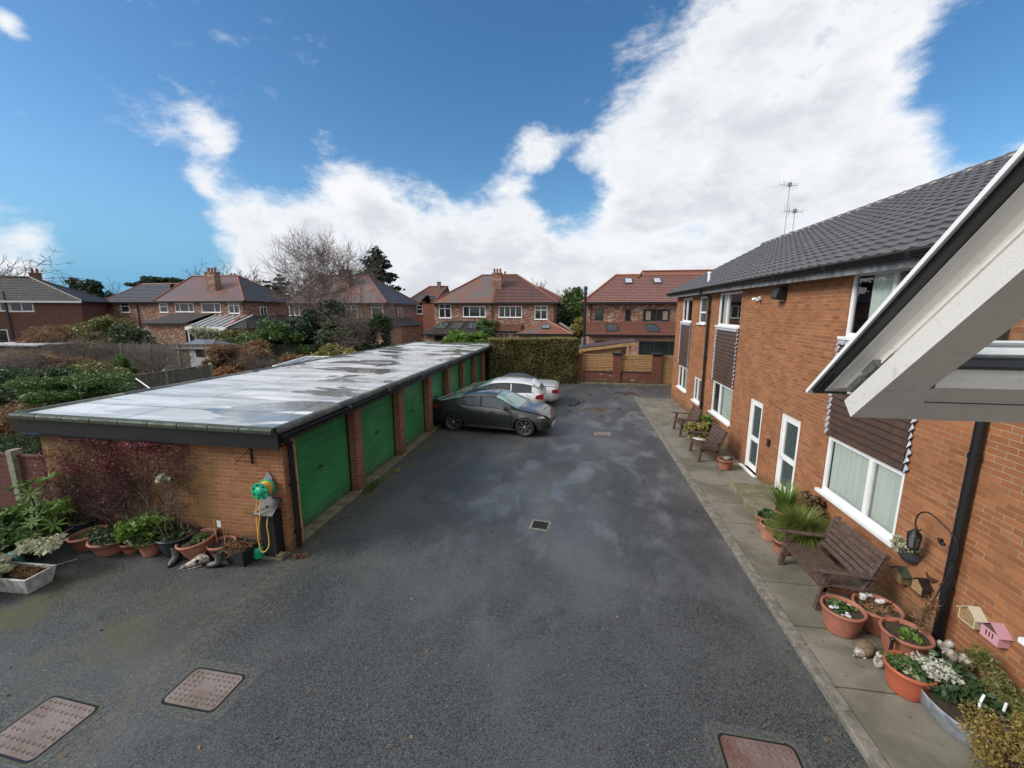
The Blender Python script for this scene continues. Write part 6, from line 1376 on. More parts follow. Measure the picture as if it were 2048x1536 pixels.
potted('big orange terracotta pot tilted on its side of the row',(-6.50,5.76,.0),.30,.35,m_terra,lambda t,r,h:(lclump(t,'foliage',(.05,.0,h),(r*.55,r*.5,.05),150,.05,l_mid,11),twigs(t,3,.45,r,11,z0=h*.8,sub=4)),tilt=(.10,-.12),base=.60)
def canes(t,r,h):
    b=MB()
    for a,c in (((-.06,-.02,h*.7),(-.12,.02,h+.42)),((.02,.05,h*.7),(.0,.07,h+.25)),((.07,-.03,h*.7),(.16,.02,h+.40))): b.tube([a,c],.006,5)
    child(b,'cane',m_larch,t); b=MB(); b.obox(Vector((.02,-.02,h+.36)),Vector((1,.2,-.15)).normalized(),Z_,Vector((.2,-1,0)).normalized(),-.032,.032,-.06,.06,0,.003); child(b,'plant_label',m_upvc,t)
    twigs(t,4,.3,r,12,z0=h*.8,sub=4)
potted('faded terracotta pot with canes and a white plant label',(-6.12,5.80,0),.22,.26,m_terra2,canes)
# square black trough
t=thing('square_planter','black square planter of dead stalks beside the watering can','planter',(-5.63,5.72,0),-.12,GG)
b=MB(); x,y,h=.21,.19,.31; i_=.03
o_=[(-x*.82,-y*.82,0),(x*.82,-y*.82,0),(x*.82,y*.82,0),(-x*.82,y*.82,0)]; u_=[(-x,-y,h),(x,-y,h),(x,y,h),(-x,y,h)]; w_=[(-x+i_,-y+i_,h),(x-i_,-y+i_,h),(x-i_,y-i_,h),(-x+i_,y-i_,h)]; v_=[(a,c,h-.06) for a,c,_ in w_]
b.add(o_+u_+w_+v_,[(3,2,1,0)]+[(q,(q+1)%4,4+(q+1)%4,4+q) for q in range(4)]+[(4+q,4+(q+1)%4,8+(q+1)%4,8+q) for q in range(4)]+[(8+q,8+(q+1)%4,12+(q+1)%4,12+q) for q in range(4)]); child(b,'planter_box',M('black_planter',(.018,.019,.021),.4),t,bevel=.008)
b=MB(); b.box(-x+i_,x-i_,-y+i_,y-i_,h-.08,h-.05); child(b,'soil',m_soil,t)
lclump(t,'dead_stalks',(-.03,-.06,h-.01),(.2,.16,.05),260,.05,l_brown,13,elong=4)
# boots
def boot(label,loc,rz,lean=0):
    t=thing('old_boot',label,'boot',loc,rz,'old boots used as planters'); b=MB()
    rings=[]; sp=[(-.02,0,.012,.045,.035),( .0,0,.03,.055,.045)]
    prof=[(.17,.035,.030,.030),(.14,.045,.040,.040),(.08,.055,.043,.05),(.02,.075,.043,.065),(-.03,.10,.045,.075)]
    vs=[];n=12
    path=[((.19,0,.035),.012,.012),((.175,0,.04),.030,.030),((.12,0,.05),.046,.042),((.05,0,.06),.05,.052),((.0,0,.09),.052,.062),((-.02,0,.15),.055,.06),((-.025,0,.22),.062,.06),((-.025,0,.27),.070,.064)]
    dirs=[Vector((1,0,-.1)),Vector((1,0,0)),Vector((1,0,.1)),Vector((1,0,.35)),Vector((.8,0,-.7)).normalized(),Vector((.15,0,-1)),Vector((0,0,-1)),Vector((0,0,-1))]
    for (c,ry,rz_),d in zip(path,dirs):
        d=d.normalized(); s=Y_; u=s.cross(d)
        for k_ in range(n):
            a=2*math.pi*k_/n; p=Vector(c)+s*math.cos(a)*ry+u*math.sin(a)*rz_; p.z=max(p.z,.004); vs.append(p)
    b.add(vs,[(i*n+k_,i*n+(k_+1)%n,(i+1)*n+(k_+1)%n,(i+1)*n+k_) for i in range(7) for k_ in range(n)],0,True); b.add(vs,[(k_,(k_+1)%n,(k_+2)%n) for k_ in range(0,0)],0)
    child(b,'upper',m_leather,t)
    b=MB(); b.prism([(.20,-.03,0),(.20,.03,0),(.13,.05,0),(.0,.045,0),(-.08,.045,0),(-.085,0,0),(-.08,-.045,0),(.0,-.045,0),(.13,-.05,0)],(0,0,.014)); child(b,'sole',m_black,t)
    b=MB(); b.lathe((-.025,0,.24),[(.066,0),(0,.01)],12); child(b,'soil',m_soil,t)
boot('worn black boot planter standing with its toe to the camera, left of the skull',(-6.78,5.52,0),-1.25)
boot('grey boot planter lying with its toe to the left, in front of the black planter',(-5.92,5.50,0),math.pi+.25)
# animal skull
t=thing('animal_skull','weathered bone animal skull lying on the asphalt between the boots','skull',(-6.28,5.50,0),-2.3)
b=MB(); n=14; path=[(-.13,.075,.045,.06),(-.09,.095,.075,.085),(-.03,.10,.085,.10),(.04,.095,.075,.095),(.10,.065,.055,.07),(.17,.048,.042,.055),(.24,.03,.028,.045),(.28,.012,.012,.038)]
vs=[]
for x,ry,rz_,zc in path:
    for k_ in range(n):
        a=2*math.pi*k_/n; y=math.cos(a)*ry; z=zc+math.sin(a)*rz_
        if -.02<x<.08 and abs(math.cos(a))>.55 and -.2<math.sin(a)<.75: y*=.62
        vs.append((x,y,max(z,.004)))
b.add(vs,[(i*n+k_,i*n+(k_+1)%n,(i+1)*n+(k_+1)%n,(i+1)*n+k_) for i in range(len(path)-1) for k_ in range(n)],0,True); b.add(vs,[tuple(range(n-1,-1,-1))]); child(b,'cranium',m_bone,t)
for sd in (1,-1):
    b=MB(); b.blob((.035,sd*.072,.115),.030,.012,.026); child(b,'eye_socket',m_room,t)
    b=MB(); b.tube([(-.06,sd*.06,.15),(-.10,sd*.10,.17),(-.13,sd*.14,.15)],[.018,.014,.005],7); child(b,'horn_core',m_bone,t)
    b=MB(); b.tube([(-.02,sd*.10,.03),(.10,sd*.075,.015),(.24,sd*.03,.012)],[.014,.012,.007],6); child(b,'jaw_bone',m_bone,t)
# big pot with fatsia, shrubs and trough at the left edge
t=potted('large mossy glazed pot by the red fence holding a big-leaved fatsia',(-9.75,5.60,0),.40,.52,m_celadon,None,name='plant_pot',squash=1.0,base=.55,group=None)
def palm_leaves(t,name,pts,mat,r0,seed,lobes=8):
    rs=random.Random(seed); b=MB()
    for p in pts:
        p=Vector(p); up=Vector((rs.gauss(0,.35),rs.gauss(-.25,.3),1)).normalized(); a=up.cross(X_).normalized(); c=up.cross(a); st=rs.uniform(0,6.28); r=r0*rs.uniform(.75,1.15)
        vs=[p]; m_=lobes
        for q in range(m_):
            an=st+(q-(m_-1)/2)*5.2/(m_-1)
            d=a*math.cos(an)+c*math.sin(an); e=a*math.cos(an+.23)+c*math.sin(an+.23); f=a*math.cos(an-.23)+c*math.sin(an-.23)
            i0=len(vs); vs+=[p+f*r*.42+up*.01,p+d*r*.7+up*.02+f*r*.10,p+d*r-up*r*.18,p+d*r*.7+up*.02+e*r*.10,p+e*r*.42+up*.01]
            b.add([p]+vs[i0:],[(0,1,2),(0,2,3),(0,3,4),(0,4,5)],0,False)
    return child(b,name,mat,t)
pts=[(R.uniform(-.45,.6),R.uniform(-.4,.3),R.uniform(.55,.85)) for _ in range(18)]+[(.15,-.1,1.30),(.45,.0,1.35),(.3,-.2,1.12),(-.3,0,1.12),(.75,-.15,.95),(.85,-.3,.62)]
palm_leaves(t,'fatsia_leaves',pts,l_bright,.21,3); 
b=MB()
for p in pts: b.tube([(0,0,.45),(p[0]*.5,p[1]*.5,.45+(p[2]-.45)*.6),p],[.012,.008,.005],5,cap=False)
child(b,'stems',m_grn,t)
bush('glossy green shrub at the left edge in front of the fatsia',(-10.0,5.0,.42),(1.0,.62,.44),9000,.06,l_mid,71,k=36,stem=False)
bush('darker green undergrowth by the left edge below the fence',(-10.6,5.4,.3),(.9,.6,.35),3500,.07,l_mid,72,k=30,stem=False)
t=thing('ceramic_trough','rectangular white ceramic trough planter standing on the asphalt at the left','planter',(-8.62,4.57,0),.05)
b=MB(); x,y,h,i_=.46,.21,.27,.035
o_=[(-x*.86,-y*.75,0),(x*.86,-y*.75,0),(x*.86,y*.75,0),(-x*.86,y*.75,0)]; u_=[(-x,-y,h),(x,-y,h),(x,y,h),(-x,y,h)]; w_=[(-x+i_,-y+i_,h),(x-i_,-y+i_,h),(x-i_,y-i_,h),(-x+i_,y-i_,h)]; v_=[(a,c,h-.06) for a,c,_ in w_]
b.add(o_+u_+w_+v_,[(3,2,1,0)]+[(q,(q+1)%4,4+(q+1)%4,4+q) for q in range(4)]+[(4+q,4+(q+1)%4,8+(q+1)%4,8+q) for q in range(4)]+[(8+q,8+(q+1)%4,12+(q+1)%4,12+q) for q in range(4)]); child(b,'trough_body',m_white,t,bevel=.01)
b=MB(); b.box(-x+i_,x-i_,-y+i_,y-i_,h-.08,h-.055); child(b,'soil',m_soil,t)
lclump(t,'foliage',(.05,.02,h-.03),(.35,.13,.04),260,.035,l_brown,73,elong=4); b=MB(); b.tube([(.42,.12,h),(.62,.2,h+.05),(.75,.28,h+.07)],.006,5); child(b,'cane',m_kerb,t)
t=potted('terracotta pot with cream variegated shrub at the bottom left edge',(-8.95,4.2,0),.22,.27,m_terra,lambda t,r,h:(lclump(t,'foliage',(-.05,.1,h+.10),(.42,.35,.16),1500,.05,l_var,74,k=22),lclump(t,'spray',(.45,.62,h+.28),(.35,.40,.10),420,.055,l_var,75,k=9)),group=None)
b=MB(); b.tube([(0,0,.2),(.2,.3,.42),(.45,.62,.55),(.7,.95,.72)],[.012,.01,.008,.004],5); child(b,'branch',m_twig2,t)
def wcan(label,loc,rz,mat,s=1.0):
    t=thing('watering_can',label,'watering can',loc,rz); b=MB()
    b.lathe((0,0,0),[(0,.003),(.095*s,.003),(.10*s,.02),(.092*s,.10*s),(.10*s,.15*s),(.085*s,.19*s),(.06*s,.20*s)],20); child(b,'can_body',mat,t)
    b=MB(); b.tube([(-.08*s,0,.05*s),(-.17*s,0,.16*s),(-.26*s,0,.27*s)],[.022*s,.014*s,.011*s],8); child(b,'spout',mat,t)
    b=MB(); b.lathe((-.26*s,0,.27*s),[(.012*s,-.02),(.045*s,.03*s),(.045*s,.04*s),(0,.045*s)],12,0,Vector((-.6,0,.7))); child(b,'rose_head',m_metal if s<1.2 else mat,t)
    b=MB(); b.tube([(.09*s,0,.04*s),(.15*s,0,.10*s),(.14*s,0,.19*s),(.05*s,0,.23*s),(-.02*s,0,.215*s)],.012*s,7); child(b,'handle',mat,t)
wcan('green plastic watering can under the yellow hose loop',(-5.42,5.83,.03),.35,m_reel,1.0)
wcan('turquoise watering can half hidden in leaves at the left edge',(-9.25,4.92,.02),2.6,m_teal,1.3)
# concrete slab at the gable foot
t=thing('concrete_slab','rough concrete slab at the foot of the garage corner','slab',(-5.3,5.92,0)); b=MB(); b.box(-.36,.34,-.12,.12,-.01,.045); child(b,'slab',m_conc,t,bevel=.015)
b=MB(); b.blob((.26,-.03,.06),.09,.07,.05,jit=.5,seed=3,seg=8,rings=6); child(b,'stone',m_conc,t)
# tap cover box, hose reel, hose
t=thing('tap_cover_box','tall black tap cover box with sloping lid against the gable','cover box',(-5.22,5.96,.045))
b=MB(); b.box(-.14,.15,-.12,.075,0,.80); child(b,'box_body',M('black_painted_wood',(.010,.011,.013),.5,var=.3),t,bevel=.004)
b=MB(); b.prism([(-.18,-.19,.79),(-.18,.085,1.0),(-.18,.085,1.02),(-.18,-.19,.81)],(.37,0,0)); b.tube([(0,-.06,.90),(0,-.075,.925)],.02,6); child(b,'lid',M('dark_grey_lid',(.035,.037,.042),.45,var=.3),t)
t=thing('hose_reel','green wall-mounted hose reel wound with yellow hose','hose reel',(-5.24,6.04,1.27))
b=MB()
ax=-Y_
for yy,rr in ((.06,.155),(.235,.155)):
    b.lathe((0,-yy,0),[(.05,-.008),(rr*.62,-.01),(rr*.66,-.0),(rr*.9,0),(rr,-.012),(rr*1.02,.0),(rr,.012),(rr*.9,.006),(rr*.62,.012),(.05,.014),(0,.014)],26,0,ax)
b.lathe((0,-.06,0),[(.06,0),(.06,.175)],16,0,ax); b.lathe((0,-.25,0),[(.085,-.01),(.08,.012),(0,.016)],20,0,ax); child(b,'reel',m_reel,t)
b=MB()
for q in range(7):
    a=2*math.pi*q/7; b.lathe((math.cos(a)*.118,-.249,math.sin(a)*.118),[(.021,0),(0,.001)],10,0,ax)
child(b,'flange_openings',m_room,t); 
b=MB()
for rr in (.09,.108,.122):
    pts=[]; 
    for q in range(91): a=q*2*math.pi/15; pts.append((math.cos(a)*rr,-.078-.14*q/90,math.sin(a)*rr))
    b.tube(pts,.010,6)
child(b,'wound_hose',m_hose,t)
b=MB(); b.prism([(.0,-.005,.27),(-.07,-.005,.17),(-.09,-.005,-.10),(0,-.005,-.20),(.09,-.005,-.10),(.07,-.005,.17)],(0,-.02,0)); b.lathe((0,0,0),[(.03,0),(.03,.08)],10,0,ax); child(b,'wall_bracket',M('grey_plastic',(.28,.28,.33),.4),t)
t=thing('garden_hose','yellow hose hanging from the reel in a loop down to the watering can','hose',(-5.3,5.9,.6))
b=MB()
def cr_pts(P,n=8):
    P=[Vector(p) for p in P]; out=[]
    for i in range(len(P)-1):
        a=P[max(i-1,0)];b0=P[i];c=P[i+1];d=P[min(i+2,len(P)-1)]
        for k_ in range(n):
            t_=k_/n; out.append(.5*((2*b0)+(c-a)*t_+(2*a-5*b0+4*c-d)*t_*t_+(3*b0-a-3*c+d)*t_**3))
    return out+[P[-1]]
L0=Vector((-5.3,5.9,.6))
P_=[(-5.34,5.84,1.16),(-5.36,5.80,.8),(-5.33,5.76,.42),(-5.30,5.74,.22),(-5.22,5.73,.20),(-5.14,5.75,.30),(-5.13,5.76,.48),(-5.15,5.77,.66),(-5.16,5.82,.80)]
b.tube([p-L0 for p in cr_pts(P_)],.0095,7)
P_=[(-5.24,5.8,1.14),(-5.26,5.77,.85),(-5.31,5.76,.6),(-5.33,5.75,.40),(-5.31,5.76,.24)]
b.tube([p-L0 for p in cr_pts(P_)],.0095,7); child(b,'hose_loop',m_hose,t)
t=thing('hanging_basket_bracket','black wrought iron hanging basket bracket high on the gable','bracket',(-5.53,6.03,1.82))
b=MB(); b.box(-.012,.012,-.012,.012,-.16,.16); child(b,'back_plate',m_iron,t); b=MB(); b.tube([(0,-.01,.13),(-.02,-.16,.05),(-.03,-.27,.0)],.006,5); b.tube([(0,-.01,-.11),(-.02,-.14,-.06),(-.03,-.27,-.0)],.006,5)
for z_ in (.035,-.035): b.tube([(-.03+math.cos(a)*.0,-.285+math.cos(a)*.028,z_+math.sin(a)*.028) for a in [q*.6 for q in range(9)]],.005,5)
b.tube([(0,-.01,-.02),(-.0,-.07,.1)],.005,5); child(b,'scroll_arm',m_iron,t)
# climber trained over the gable
t=thing('wall_shrub','crimson-tinged bare wall shrub spread over the garage gable','shrub',(-8.0,5.95,0))
rs=random.Random(9); a_,c_=MB(),MB(); tips=[]
def gr(p,ang,L,r,lv):
    q=[p]; an=ang
    for i in range(4):
        an+=rs.gauss(0,.22); nx_=q[-1]+Vector((math.cos(an)*L/4,rs.gauss(0,.02),math.sin(an)*L/4)); nx_.y=min(5.99,max(5.72,nx_.y)); nx_.z=min(1.98,max(.25,nx_.z)); q.append(nx_)
    (a_ if lv<2 else c_).tube(q,[max(.002,r*(1-.13*j)) for j in range(5)],4,cap=False); tips.append((q[-1],q[2]))
    if lv<5:
        for k_ in range(3 if lv else 5): j=rs.randint(1,4); gr(q[j],an+rs.choice((-1,1))*rs.uniform(.35,.9),L*rs.uniform(.58,.8),r*.62,lv+1)
for bx,an,L in ((-8.3,2.6,1.0),(-8.1,2.0,1.0),(-7.9,1.35,.95),(-7.75,.75,.9),(-8.4,2.9,.9),(-8.0,1.7,.7)): gr(Vector((bx,5.9,.15)),an,L,.022,0)
a_.build('trunk',m_bark,t); c_.build('twigs',M('crimson_brown_twigs',(.075,.030,.030),.9),t)
T=np.array([p for q in tips for p in q]); T=T[(T[:,2]>.9)]
def rf(r_,n):
    i=r_.randint(0,len(T),n*3); P=T[i]+r_.normal(size=(n*3,3))*np.array([.09,.05,.07]); 
    zc=1.62+.28*np.sin((P[:,0]+9.6)*.9); keep=np.abs(P[:,2]-zc)<.30+.25*r_.rand(len(P)); P=P[keep][:n]; P[:,2]=np.minimum(P[:,2],1.99); P[:,1]=np.minimum(P[:,1],6.0); return P,None
leaves('crimson_foliage',l_red,t,2000,rf,.022,12,1.8)
def rf2(r_,n):
    i=r_.randint(0,len(T),n); P=T[i]+r_.normal(size=(n,3))*np.array([.14,.04,.2]); P[:,2]=np.clip(P[:,2],.3,1.98); P[:,1]=np.minimum(P[:,1],6.0); return P,None
leaves('dry_foliage',leaf_mat('dull_plum_leaf',(.045,.028,.024),(.10,.05,.04)),t,2500,rf2,.02,13,2.4)
# weeds and litter
def tuft(name,label,c,r,n,s_,mat,seed,cat='weed'):
    t=thing(name,label,cat,(c[0],c[1],0)); o=leaves('foliage',mat,t,n,clumps(c,r,12,.4,seed,.7,.2),s_,seed,2.5); return t
tuft('weed_tuft','green weeds at the foot of the first brick pier',(-4.92,9.0,.03),(.16,.45,.06),700,.03,l_mid,81)
tuft('weed_tuft','brown leaf litter beside the garage downpipe',(-4.72,5.98,.02),(.14,.09,.03),160,.035,l_brown,82)
tuft('weed_tuft','yellow fallen leaves by the second garage door',(-4.75,10.1,.02),(.12,.3,.02),40,.04,l_yel,83)
# ---------------------------------------------------------------- right-hand path furniture
def seat(label,y0,y1,x0=3.42,x1=4.30,group='brown wooden garden seats on the path',name='garden_bench',cat='bench',nback=6,hb=.93):
    t=thing(name,label,cat,((x0+x1)/2,(y0+y1)/2,PH),0,group); L=y1-y0; o=lambda x:x-(x0+x1)/2
    xf,xb=o(x0),o(x1)
    for s_ in (-1,1):
        y=s_*(L/2-.035); b=MB(); d=.03
        P3=lambda q:[(a,y-d,c) for a,c in q]
        b.prism(P3([(xf+.04,0),(xf+.11,0),(xf+.19,.60),(xf+.12,.60)]),(0,2*d,0)); child(b,'leg',m_wood,t,bevel=.004)
        b=MB(); b.prism(P3([(xb-.20,0),(xb-.13,0),(xb-.20,.36),(xb-.0,hb),(xb-.06,hb),(xb-.28,.36)]),(0,2*d,0)); child(b,'leg',m_wood,t,bevel=.004)
        b=MB(); b.prism(P3([(xf-.02,.60),(xb-.12,.565),(xb-.10,.605),(xf-.02,.645)]),(0,2*d,0)); 
        b2=MB(); b2.obox(Vector((xf-.03,y-.05,.60)),Vector((1,0,-.05)).normalized(),Y_,Vector((.05,0,1)).normalized(),0,xb-xf-.08,0,.10,0,.028); child(b2,'armrest',m_wood,t,bevel=.005)
        b=MB(); b.prism(P3([(xf+.10,.31),(xb-.22,.27),(xb-.22,.35),(xf+.12,.38)]),(0,2*d,0)); child(b,'side_rail',m_dkwood,t,bevel=.004)
    b=MB(); n=7; sv=Vector((1,0,-.10)).normalized(); sn_=Vector((.10,0,1)).normalized()
    for i in range(n):
        a=.0+i*.083; b.obox(Vector((xf+.05,0,.41)),sv,Y_,sn_,a,a+.068,-L/2,L/2,0,.022)
    child(b,'seat',m_wood,t,bevel=.004)
    b=MB(); bv=Vector((.33,0,.94)).normalized(); bn=Vector((-.94,0,.33)).normalized()
    for i in range(nback):
        a=.06+i*(.54/nback); b.obox(Vector((xb-.245,0,.38)),bv,Y_,bn,a,a+.54/nback-.018,-L/2+.005,L/2-.005,0,.02)
    child(b,'backrest',m_wood,t,bevel=.003)
    b=MB(); b.box(xf+.10,xf+.13,-L/2+.06,L/2-.06,.33,.40); child(b,'front_rail',m_dkwood,t)
    return t
seat('long wooden slatted bench on the path below the large ground floor window',5.83,6.98)
seat('wooden slatted garden chair beside the far downpipe, farthest seat up the path',14.15,15.15,3.46,4.22,name='garden_chair',cat='garden chair',nback=6,hb=.88)
seat('wooden slatted garden chair with a white cloth lying on its seat',11.75,12.75,3.42,4.20,name='garden_chair',cat='garden chair',nback=6,hb=.90)
t=thing('white_cloth','crumpled white cloth draped over the nearer wooden garden chair','cloth',(3.7,12.3,.5)); b=MB(); n=10
vs=[(-.18+.36*i/n,.20-.3*j/n+.32,(0.0-.02*i/n*3)+.03*noise.noise(Vector((i*.7,j*.7,1)))+.012) for j in range(n+1) for i in range(n+1)]; b.add(vs,[(j*(n+1)+i,j*(n+1)+i+1,(j+1)*(n+1)+i+1,(j+1)*(n+1)+i) for j in range(n) for i in range(n)],0,True); child(b,'fabric',m_ghost,t)
t=bush('pale yellow-green leafy plant between the two garden chairs',(3.95,13.55,.42),(.42,.42,.36),1700,.075,l_yel,85,k=18,stem=True,name='potted_plant',cat='plant')
t=bush('taller part-trained bush behind the garden chair by the wall',(4.3,14.0,.6),(.25,.35,.35),500,.07,l_bright,86,k=12,name='potted_plant',cat='plant')
PG='terracotta pots on the path'
t=potted('round glazed terracotta jar with a stone on top beside the garden chair',(4.05,11.35,PH),.20,.28,m_terra,None,group=PG,base=.75,soil=.9); b=MB(); b.blob((.05,0,.30),.11,.08,.06,jit=.4,seg=10,rings=7); child(b,'stone',m_kerb,t)
potted('narrow terracotta pot of dark leaves at the step corner',(3.72,8.13,PH),.155,.28,m_terra,lambda t,r,h:lclump(t,'foliage',(0,0,h+.03),(r*1.1,r*1.1,.08),320,.05,l_dark,87),group=PG,base=.75)
potted('tan terracotta pot, middle of three by the step',(3.68,7.78,PH),.185,.30,m_terra2,lambda t,r,h:lclump(t,'foliage',(0,0,h),(r*.8,r*.8,.05),160,.05,l_olive,88),group=PG,base=.75)
potted('ribbed terracotta pot overhung by fountain grass next to the bench',(3.70,7.33,PH),.17,.26,m_terra,None,group=PG,base=.75)
def grassy(label,loc,n,L,seed,mat,width=.012,spread=1.0,droop=.6,potr=.2,poth=.3,potm=None,upr=.6):
    t=thing('ornamental_grass',label,'grass plant',loc); rs=random.Random(seed)
    if potm: pot(t,potr,poth,potm)
    b=MB()
    for i in range(n):
        a=rs.uniform(0,6.283); e=abs(rs.gauss(0,.45))*spread; l=L*rs.uniform(.6,1.1); h=Vector((math.cos(a),math.sin(a),0)); p=Vector((h.x*.05,h.y*.05,poth*.9)); d=(h*e+Z_*upr).normalized(); sd=Vector((-h.y,h.x,0)); q=[]; m_=6
        for s_ in range(m_+1):
            q.append(p.copy()); d=(d-Z_*droop*(s_/m_)*.55+h*.05).normalized(); p=p+d*l/m_
            if p.z<.02: p.z=.02
        vs=[]
        for s_,pp in enumerate(q): w_=width*(1-s_/m_)**.6+.001; vs+=[pp-sd*w_/2,pp+sd*w_/2]
        b.add(vs,[(2*s_,2*s_+1,2*s_+3,2*s_+2) for s_ in range(m_)],0,True)
    child(b,'grass_blades',mat,t); return t
grassy('big bushy green fountain grass arching over the bench arm',(4.02,7.42,PH),2600,.62,3,l_grass,.010,1.5,.85,.20,.30,m_terra)
grassy('spiky upright green cordyline in front of the stepped door',(4.15,8.35,PH+.12),260,.62,4,l_bright,.022,1.0,.35,.16,.2,m_terra,upr=.9)
t=thing('potted_plant','dark reddish rosette plant standing by the wall under the window corner','plant',(4.42,8.0,PH)); pot(t,.14,.24,m_terra); lclump(t,'foliage',(0,0,.62),(.19,.22,.24),700,.06,leaf_mat('bronze_leaf',(.08,.05,.025),(.16,.11,.05)),89,k=14); lclump(t,'pink_foliage',(0,-.14,.48),(.12,.12,.12),160,.06,leaf_mat('pinkish_leaf',(.30,.12,.09),(.35,.18,.13)),90,k=8); twigs(t,4,.45,.12,90)
def succ(t,r,h):
    lclump(t,'foliage',(0,0,h*.9),(r*.6,r*.6,.05),220,.04,l_mid,91)
    b=MB(); rs=random.Random(4)
    for i in range(7): b.blob((rs.uniform(-.6,.6)*r,rs.uniform(-.6,.6)*r,h*.88),rs.uniform(.02,.045),rs.uniform(.02,.04),rs.uniform(.015,.03),seg=8,rings=6)
    child(b,'pebbles',m_white,t)
potted('terracotta tub of pebbles and greenery at the near end of the bench',(3.60,5.50,PH),.245,.34,m_terra,succ,group=PG,base=.72)
def shells(t,r,h):
    lclump(t,'dead_foliage',(0,0,h*.88),(r*.75,r*.75,.04),500,.045,l_brown,92,elong=3); b=MB(); rs=random.Random(8)
    for i in range(9): b.blob((-.02+rs.uniform(-.10,.10),.09+rs.uniform(-.08,.08),h+rs.uniform(-.02,.07)),rs.uniform(.025,.05),rs.uniform(.025,.05),rs.uniform(.02,.045),jit=.5,seed=i,seg=8,rings=6)
    child(b,'shells',m_white,t)
potted('wide terracotta tub with white shells, nearest the wall behind the bench end',(4.08,5.62,PH),.265,.33,m_terra,shells,group=PG,base=.72)
potted('terracotta tub with the bird hook standing in it',(4.10,5.15,PH),.25,.34,m_terra,lambda t,r,h:lclump(t,'foliage',(.02,-.02,h*.9),(.12,.12,.06),170,.05,l_bright,93),group=PG,base=.72)
potted('red-orange terracotta tub of small ferny greens, nearest of the tub group',(3.78,4.62,PH),.225,.31,M('red_terracotta',(.40,.10,.05),.5,var=.2),lambda t,r,h:(lclump(t,'foliage',(.0,.02,h*.95),(r*.75,r*.75,.06),700,.035,l_mid,94),lclump(t,'cream_foliage',(-.03,-.03,h*.95),(r*.5,r*.6,.05),200,.035,l_var,95)),group=PG,base=.72)
# hedgehog and owl ornaments
t=thing('hedgehog_ornament','brown stone hedgehog ornament on the path between the tubs','ornament',(3.64,5.10,PH),.5)
b=MB(); b.blob((.02,0,.075),.135,.095,.085,jit=.12,seg=16,rings=10); child(b,'spiny_back',M('hedgehog_stone',(.13,.085,.05),.9,col2=(.26,.19,.12),vscale=45,bump=1,bscale=90),t)
b=MB(); b.lathe((-.08,0,.055),[(.062,0),(.045,.045),(.02,.085),(.008,.10),(0,.102)],12,0,Vector((-1,0,-.2))); b.blob((-.185,0,.035),.011,.011,.011,seg=6,rings=4); child(b,'face',m_bone,t)
for sd in(1,-1):
    b=MB(); b.blob((-.06,sd*.05,.012),.03,.02,.014,seg=8,rings=5); child(b,'paw',m_bone,t)
t=thing('owl_ornament','small pale stone owl ornament beside the black stake on the path','ornament',(3.70,4.93,PH),.3)
b=MB(); b.lathe((0,0,0),[(0,.0),(.048,.002),(.055,.05),(.05,.10),(.042,.12),(0,.125)],14); child(b,'body',m_bone,t); b=MB(); b.blob((0,0,.15),.045,.043,.042,seg=12,rings=8); b.tube([(.028,0,.18),(.036,0,.205)],[.012,.002],5); b.tube([(-.028,0,.18),(-.036,0,.205)],[.012,.002],5); child(b,'head',m_bone,t)
for sd in (1,-1): b=MB(); b.blob((sd*.018,-.04,.155),.011,.006,.011,seg=8,rings=5); child(b,'eye',m_room,t)
t=thing('garden_stake','short black plastic stake standing before the red-orange tub','stake',(3.82,4.97,PH)); b=MB(); b.tube([(0,0,0),(.01,0,.34)],.018,7); b.blob((.01,0,.35),.03,.03,.03,seg=8,rings=6); child(b,'stake',m_black,t)
# shepherd hook with bird and lantern
B0=Vector((4.12,5.05,.40)); t=thing('shepherd_hook','twisted black iron shepherd hook with a small bird, leaning from a tub to the downpipe','garden hook',tuple(B0))
pts=[Vector((4.16,5.12,.36)),Vector((4.46,5.18,1.30)),Vector((4.50,5.2,1.48)),Vector((4.50,5.25,1.62)),Vector((4.44,5.42,1.76)),Vector((4.42,5.58,1.79)),Vector((4.42,5.70,1.70)),Vector((4.42,5.72,1.56)),Vector((4.42,5.67,1.50)),Vector((4.42,5.62,1.53))]
b=MB(); b.tube([p-B0 for p in [pts[0],pts[0].lerp(pts[1],.5)]+cr_pts(pts[1:],6)],.0085,7); child(b,'hook_rod',m_iron,t)
b=MB(); c=Vector((4.46,5.36,1.50))-B0; b.blob(c,.022,.045,.026,seg=10,rings=7); b.tube([c+Vector((0,.03,.015)),c+Vector((0,.055,.03)),c+Vector((0,.078,.022))],[.016,.015,.003],6); b.add([c+Vector((0,-.01,.01)),c+Vector((-.03,-.06,.07)),c+Vector((-.01,.02,.075)),c+Vector((.01,.03,.02))],[(0,1,2,3),(3,2,1,0)]); b.add([c+Vector((0,-.03,0)),c+Vector((-.015,-.10,.0)),c+Vector((.015,-.10,-.02))],[(0,1,2),(2,1,0)]); child(b,'bird',m_iron,t)
b=MB(); b.lathe(Vector((4.475,5.19,1.36))-B0,[(.02,0),(.026,.03),(.02,.07)],8); child(b,'collar',m_iron,t)
